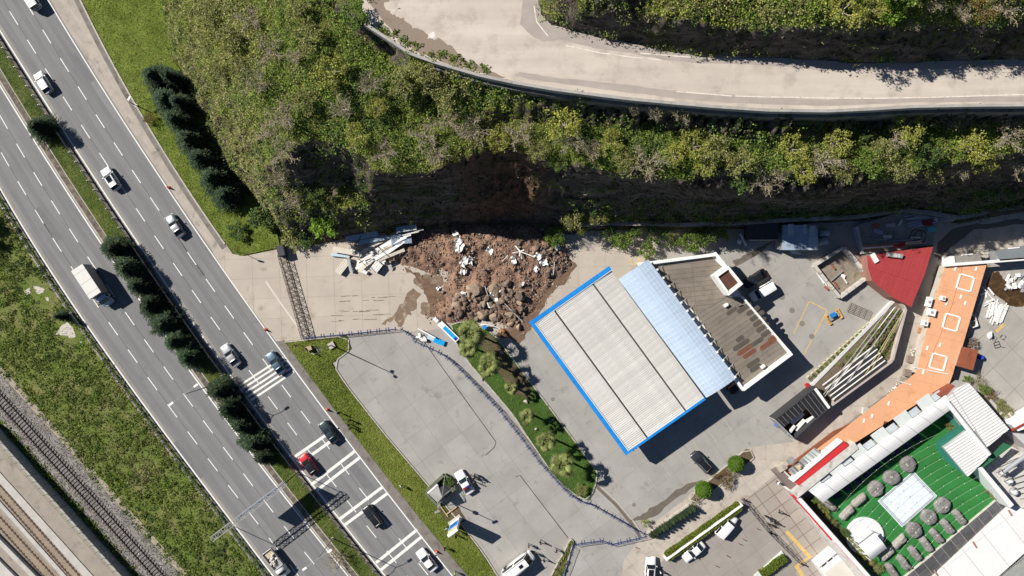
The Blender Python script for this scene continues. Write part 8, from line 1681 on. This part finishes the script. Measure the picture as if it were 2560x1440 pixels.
# planting along the inner wall
for i, (x, y, r, k, lb) in enumerate(((2033, 1245, 1.0, 'G', 'green shrub at the upper inner corner of the terrace wall'), (2048, 1262, .9, 'O', 'olive shrub next to the awning end by the wall'), (2060, 1274, .75, 'Y', 'yellow shrub nearest the awning by the terrace wall'), (2066, 1290, .65, 'Y', 'small yellow shrub second along the terrace wall'), (2082, 1305, 1.0, 'O', 'spiky olive shrub third along the terrace wall'), (2108, 1330, 1.1, 'D', 'dark palm like shrub beside the round stage'), (2122, 1346, .7, 'Y', 'first yellow shrub below the stage palm'), (2134, 1360, .75, 'Y', 'second yellow shrub below the stage palm'), (2146, 1376, .75, 'Y', 'third yellow shrub below the stage palm'), (2160, 1390, .75, 'Y', 'fourth yellow shrub below the stage palm'), (2174, 1402, .7, 'Y', 'fifth yellow shrub below the stage palm'), (2192, 1418, 1.2, 'O', 'spiky dark shrub at the lower end of the terrace wall'), (2372, 1064, 1.3, 'O', 'round olive shrub in the pot between green screens'), (2480, 1236, 1.0, 'O', 'olive yellow shrub at the right end of the turf'), (2470, 1225, .9, 'R', 'brown dry shrub at the right end of the turf'))): tree('shrub', lb, 'shrub', k, P(x, y, .4) * 1.0 - Vector((0, 0, .1)), r, 1.2, i % 3)
MB().prism(poly_px([(2006, 1250), (2030, 1240), (2205, 1425), (2190, 1440)], .35), .3, .35).build('planting_bed', m_soil, tf)
# white roofs on the right
def ribbed_roof(name, label, pts, z, ang, par_m=None, pitch=.5, zb=0):
    t = thing(name, label, 'roof', poly_px(pts, z)[0]); q = poly_px(pts, z); MB().prism(q, zb, z - .06).build('walls', mat('rib_shadow_sheet', (.36, .36, .36)), t); slabs(t, 'roof_rib', q, ang, 60, pitch, z, m_brt, .13, z - .05); return t
ribbed_roof('ribbed_white_roof', 'large ribbed white roof at the upper right of the restaurant', [(2368, 997), (2392, 970), (2422, 957), (2523, 1073), (2467, 1119)], 4.6, ang_px(1, -.62))
ribbed_roof('ribbed_white_roof', 'smaller ribbed white roof overhanging the turf', [(2416, 1077), (2472, 1142), (2420, 1192), (2359, 1119)], 4.2, ang_px(1, -.62), zb=3.6)
o = MB().tube([P(2366, 1003, 5.0), P(2420, 1072, 5.0), P(2472, 1136, 5.0)], .42, 10).build('ridge_duct', m_brt); tag(o, 'thick white ridge duct between the two ribbed roofs', 'duct')
o = MB().prism(poly_px([(2344, 986), (2384, 962), (2390, 974), (2360, 997)], 3.8), 0, 3.8).build('brown_roof', mat('brown_tile_roof', (.24, .075, .05), .9, .15, 2)); tag(o, 'small brown roof between orange roof and awning', 'roof')
for i, (pts, z, lb) in enumerate((([(2338, 1108), (2372, 1080), (2404, 1062), (2416, 1076), (2359, 1119)], 3.5, 'teal screen above the smaller ribbed roof'), ([(2336, 1112), (2358, 1120), (2420, 1193), (2400, 1180), (2362, 1150)], 3.4, 'teal screen along the turf side of the smaller ribbed roof'), ([(2447, 1170), (2509, 1107), (2530, 1115), (2452, 1174)], 3.6, 'dark green awning beside the machine court'), ([(2370, 1030), (2408, 1072), (2398, 1078), (2362, 1040)], 1.2, 'green screen beside the potted shrub'))):
    o = MB().prism(poly_px(pts, z), z - .06, z).build('green_screen', mat('teal_screen', (.03, .17, .125), .5, .1, 1) if i != 2 else mat('dark_green_cloth', (.03, .14, .07), .8, .1, 1)); tag(o, lb, 'screen')
# machine court
CT = [(2450, 1178), (2530, 1116), (2640, 1180), (2640, 1270), (2520, 1270)]
ct = MB().prism(poly_px(CT, .5), 0, .5).build('machine_court', mat('court_floor', (.56, .54, .50), .9, .15, .8, stain=((.34, .30, .27), .6, .55, .68))); struct(ct, 'pale floor of the machine court')
o = pz([(2444, 1170), (2456, 1168), (2535, 1262), (2525, 1270)], 0, 3.8, 'court_wall', m_brt, None); tag(o, 'thick white wall between turf and machine court', 'wall')
o = MB().tube([P(2508, 1180, 3.2), P(2580, 1128, 3.2)], .38, 10).build('large_pipe', mat('pipe_grey', (.42, .44, .47), .5, .1, 1, metal=.3)); tag(o, 'thick grey pipe crossing the machine court', 'pipe')
for i, (x, y, r) in enumerate(((2512, 1184, .55), (2552, 1160, .7), (2495, 1218, .5), (2528, 1205, .55), (2540, 1232, .6))):
    p = P(x, y, 1.5); t = thing('court_machine', ['white ball vent at the end of the thick pipe', 'round grey fan housing beside the thick pipe', 'small round machine next to the court wall', 'grey box machine in the middle of the court', 'flat round machine at the lower side of the court'][i], 'machine', (p.x, p.y, .5), .4 * i); MB().tube([(0, 0, 0), (0, 0, .9), (0, 0, 1.1)], [r, r, r * .6], 14).build('housing', mat('machine_grey', (.46, .47, .48), .5, .1), t, True, smooth=True); MB().box((r, 0, .4), (r, .3, .5)).build('motor', m_gp, t, True); MB().disc((0, 0), r * .4, 1.1, 1.16, 12).build('cap', m_white, t, True)
for i in range(9):
    a = P(2470 + i * 10, 1160 + i * 11, 3.4); b = P(2540 + i * 6, 1130 + i * 14, 3.4); o = MB().beam(a - a, b - a, .07, .07).build('court_brace', m_dark); o.location = a; tag(o, '%s thin dark brace from the green awning over the machine court' % ordinal(i), 'brace', 'braces over the machine court')
for i, (pts, z, m, lb) in enumerate((([(2528, 1062), (2600, 1020), (2600, 1060), (2545, 1078)], 3.2, m_brt, 'white flat roof corner at the right edge'), ([(2530, 1082), (2600, 1090), (2600, 1180), (2575, 1125)], 3.0, mat('striped_sheet', (.50, .48, .47), .6, .1, 2), 'pale striped sheet roof at the right edge'), ([(2510, 1050), (2528, 1036), (2600, 990), (2600, 1012), (2540, 1050)], .2, m_grey, 'grey ramp beside the shrub bed at the right edge'))): o = MB().prism(poly_px(pts, z), 0, z).build('edge_roof' if i < 2 else 'ramp', m); tag(o, lb, 'roof' if i < 2 else 'ramp')
ribbon(MB(), poly_px([(2528, 1078), (2600, 1040)], 3.4), .3, 3.0, 3.4).build('red_beam', mat('beam_red', (.30, .05, .04))); tag(bpy.data.objects['red_beam'], 'dark red beam on the edge roof at the right', 'beam')
# dark paving strip and long white roof at the lower right
DS = [(2498, 1246), (2522, 1262), (2300, 1470), (2230, 1470), (2285, 1425)]
d_ = thing('glazed_floor_strip', 'dark grey glazed strip with pale bars below the turf', 'roof strip', P(2400, 1340)); MB().prism(poly_px(DS, .9), .3, .9).build('bed', m_oldw, d_); slabs(d_, 'glazed_pane', poly_px(DS, .92), ang_px(1, -.80), 2.1, 1.15, .96, mat('dark_pane', (.10, .10, .105), .4, .3, .6, .1, 5, rnd=.25), .07, .905)
LRf = [(2524, 1262), (2620, 1290), (2620, 1330), (2430, 1500), (2300, 1500), (2310, 1462)]
t = thing('long_white_roof', 'long white sheet roof at the lower right corner', 'roof', P(2480, 1380)); q = poly_px(LRf, 1.3); MB().prism(q, 0, 1.2).build('walls', m_oldw, t); slabs(t, 'roof_sheet', q, ang_px(1, -.80), 4.6, 60, 1.32, m_brt, .10, 1.2)
for a, b in (((2521, 1275), (2530, 1290)), ((2432, 1354), (2442, 1370)), ((2335, 1425), (2345, 1440))): ribbon(MB(), poly_px([a, b], 1.35), .3, 1.32, 1.4).build('brown_flashing', mat('rust_flashing', (.33, .19, .14), .9), t)
o = MB().prism(poly_px([(2630, 1330), (2640, 1420), (2500, 1500), (2440, 1500)], .9), 0, .9).build('grey_lower_roof', mat('greenish_roof', (.30, .31, .29), .8, .2, 1)); tag(o, 'grey green gutter roof below the long white roof', 'roof')
t = thing('roof_ladder', 'grey ladder lying on the lowest roof at the right corner', 'ladder', P(2530, 1410, 1)); a, b = P(2480, 1450, 1.0), P(2575, 1378, 1.0); nrm = Vector((-(b - a).y, (b - a).x, 0)).normalized() * .28
mb = MB().beam(a + nrm, b + nrm, .08, .08).beam(a - nrm, b - nrm, .08, .08)
for k in range(14): p = a.lerp(b, k / 13); mb.beam(p + nrm, p - nrm, .06, .06)
mb.build('rails_and_rungs', m_galv, t)
# white entrance extension in front
EX = [(2046, 1417), (2100, 1372), (2180, 1460), (2120, 1500), (2090, 1480)]
t = thing('entrance_extension', 'white flat roofed entrance porch in front of the restaurant', 'porch', P(2110, 1420)); q = poly_px(EX, 3.0); MB().prism(q, 0, 2.9).build('walls', m_white, t); MB().prism([q[0].lerp(q[3], .22), q[1].lerp(q[2], .22), q[2], q[3]], 2.9, 3.05).build('cream_roof', mat('cream_roof', (.66, .62, .54), .7, .04, 1), t); MB().prism([q[0], q[1], q[1].lerp(q[2], .21), q[0].lerp(q[3], .21)], 2.9, 3.0).build('white_front_strip', m_brt, t); ribbon(MB(), [q[0], q[1]], .16, 2.9, 3.2).build('rim', m_parw, t)
for k in range(3): a = q[0].lerp(q[1], .1 + .28 * k); b = q[0].lerp(q[1], .3 + .28 * k); sft = (q[3] - q[0]).normalized() * .35; ribbon(MB(), [a + sft, b + sft], .25, 3.0, 3.03).build('roof_grille', m_dark if k < 2 else m_gp, t)
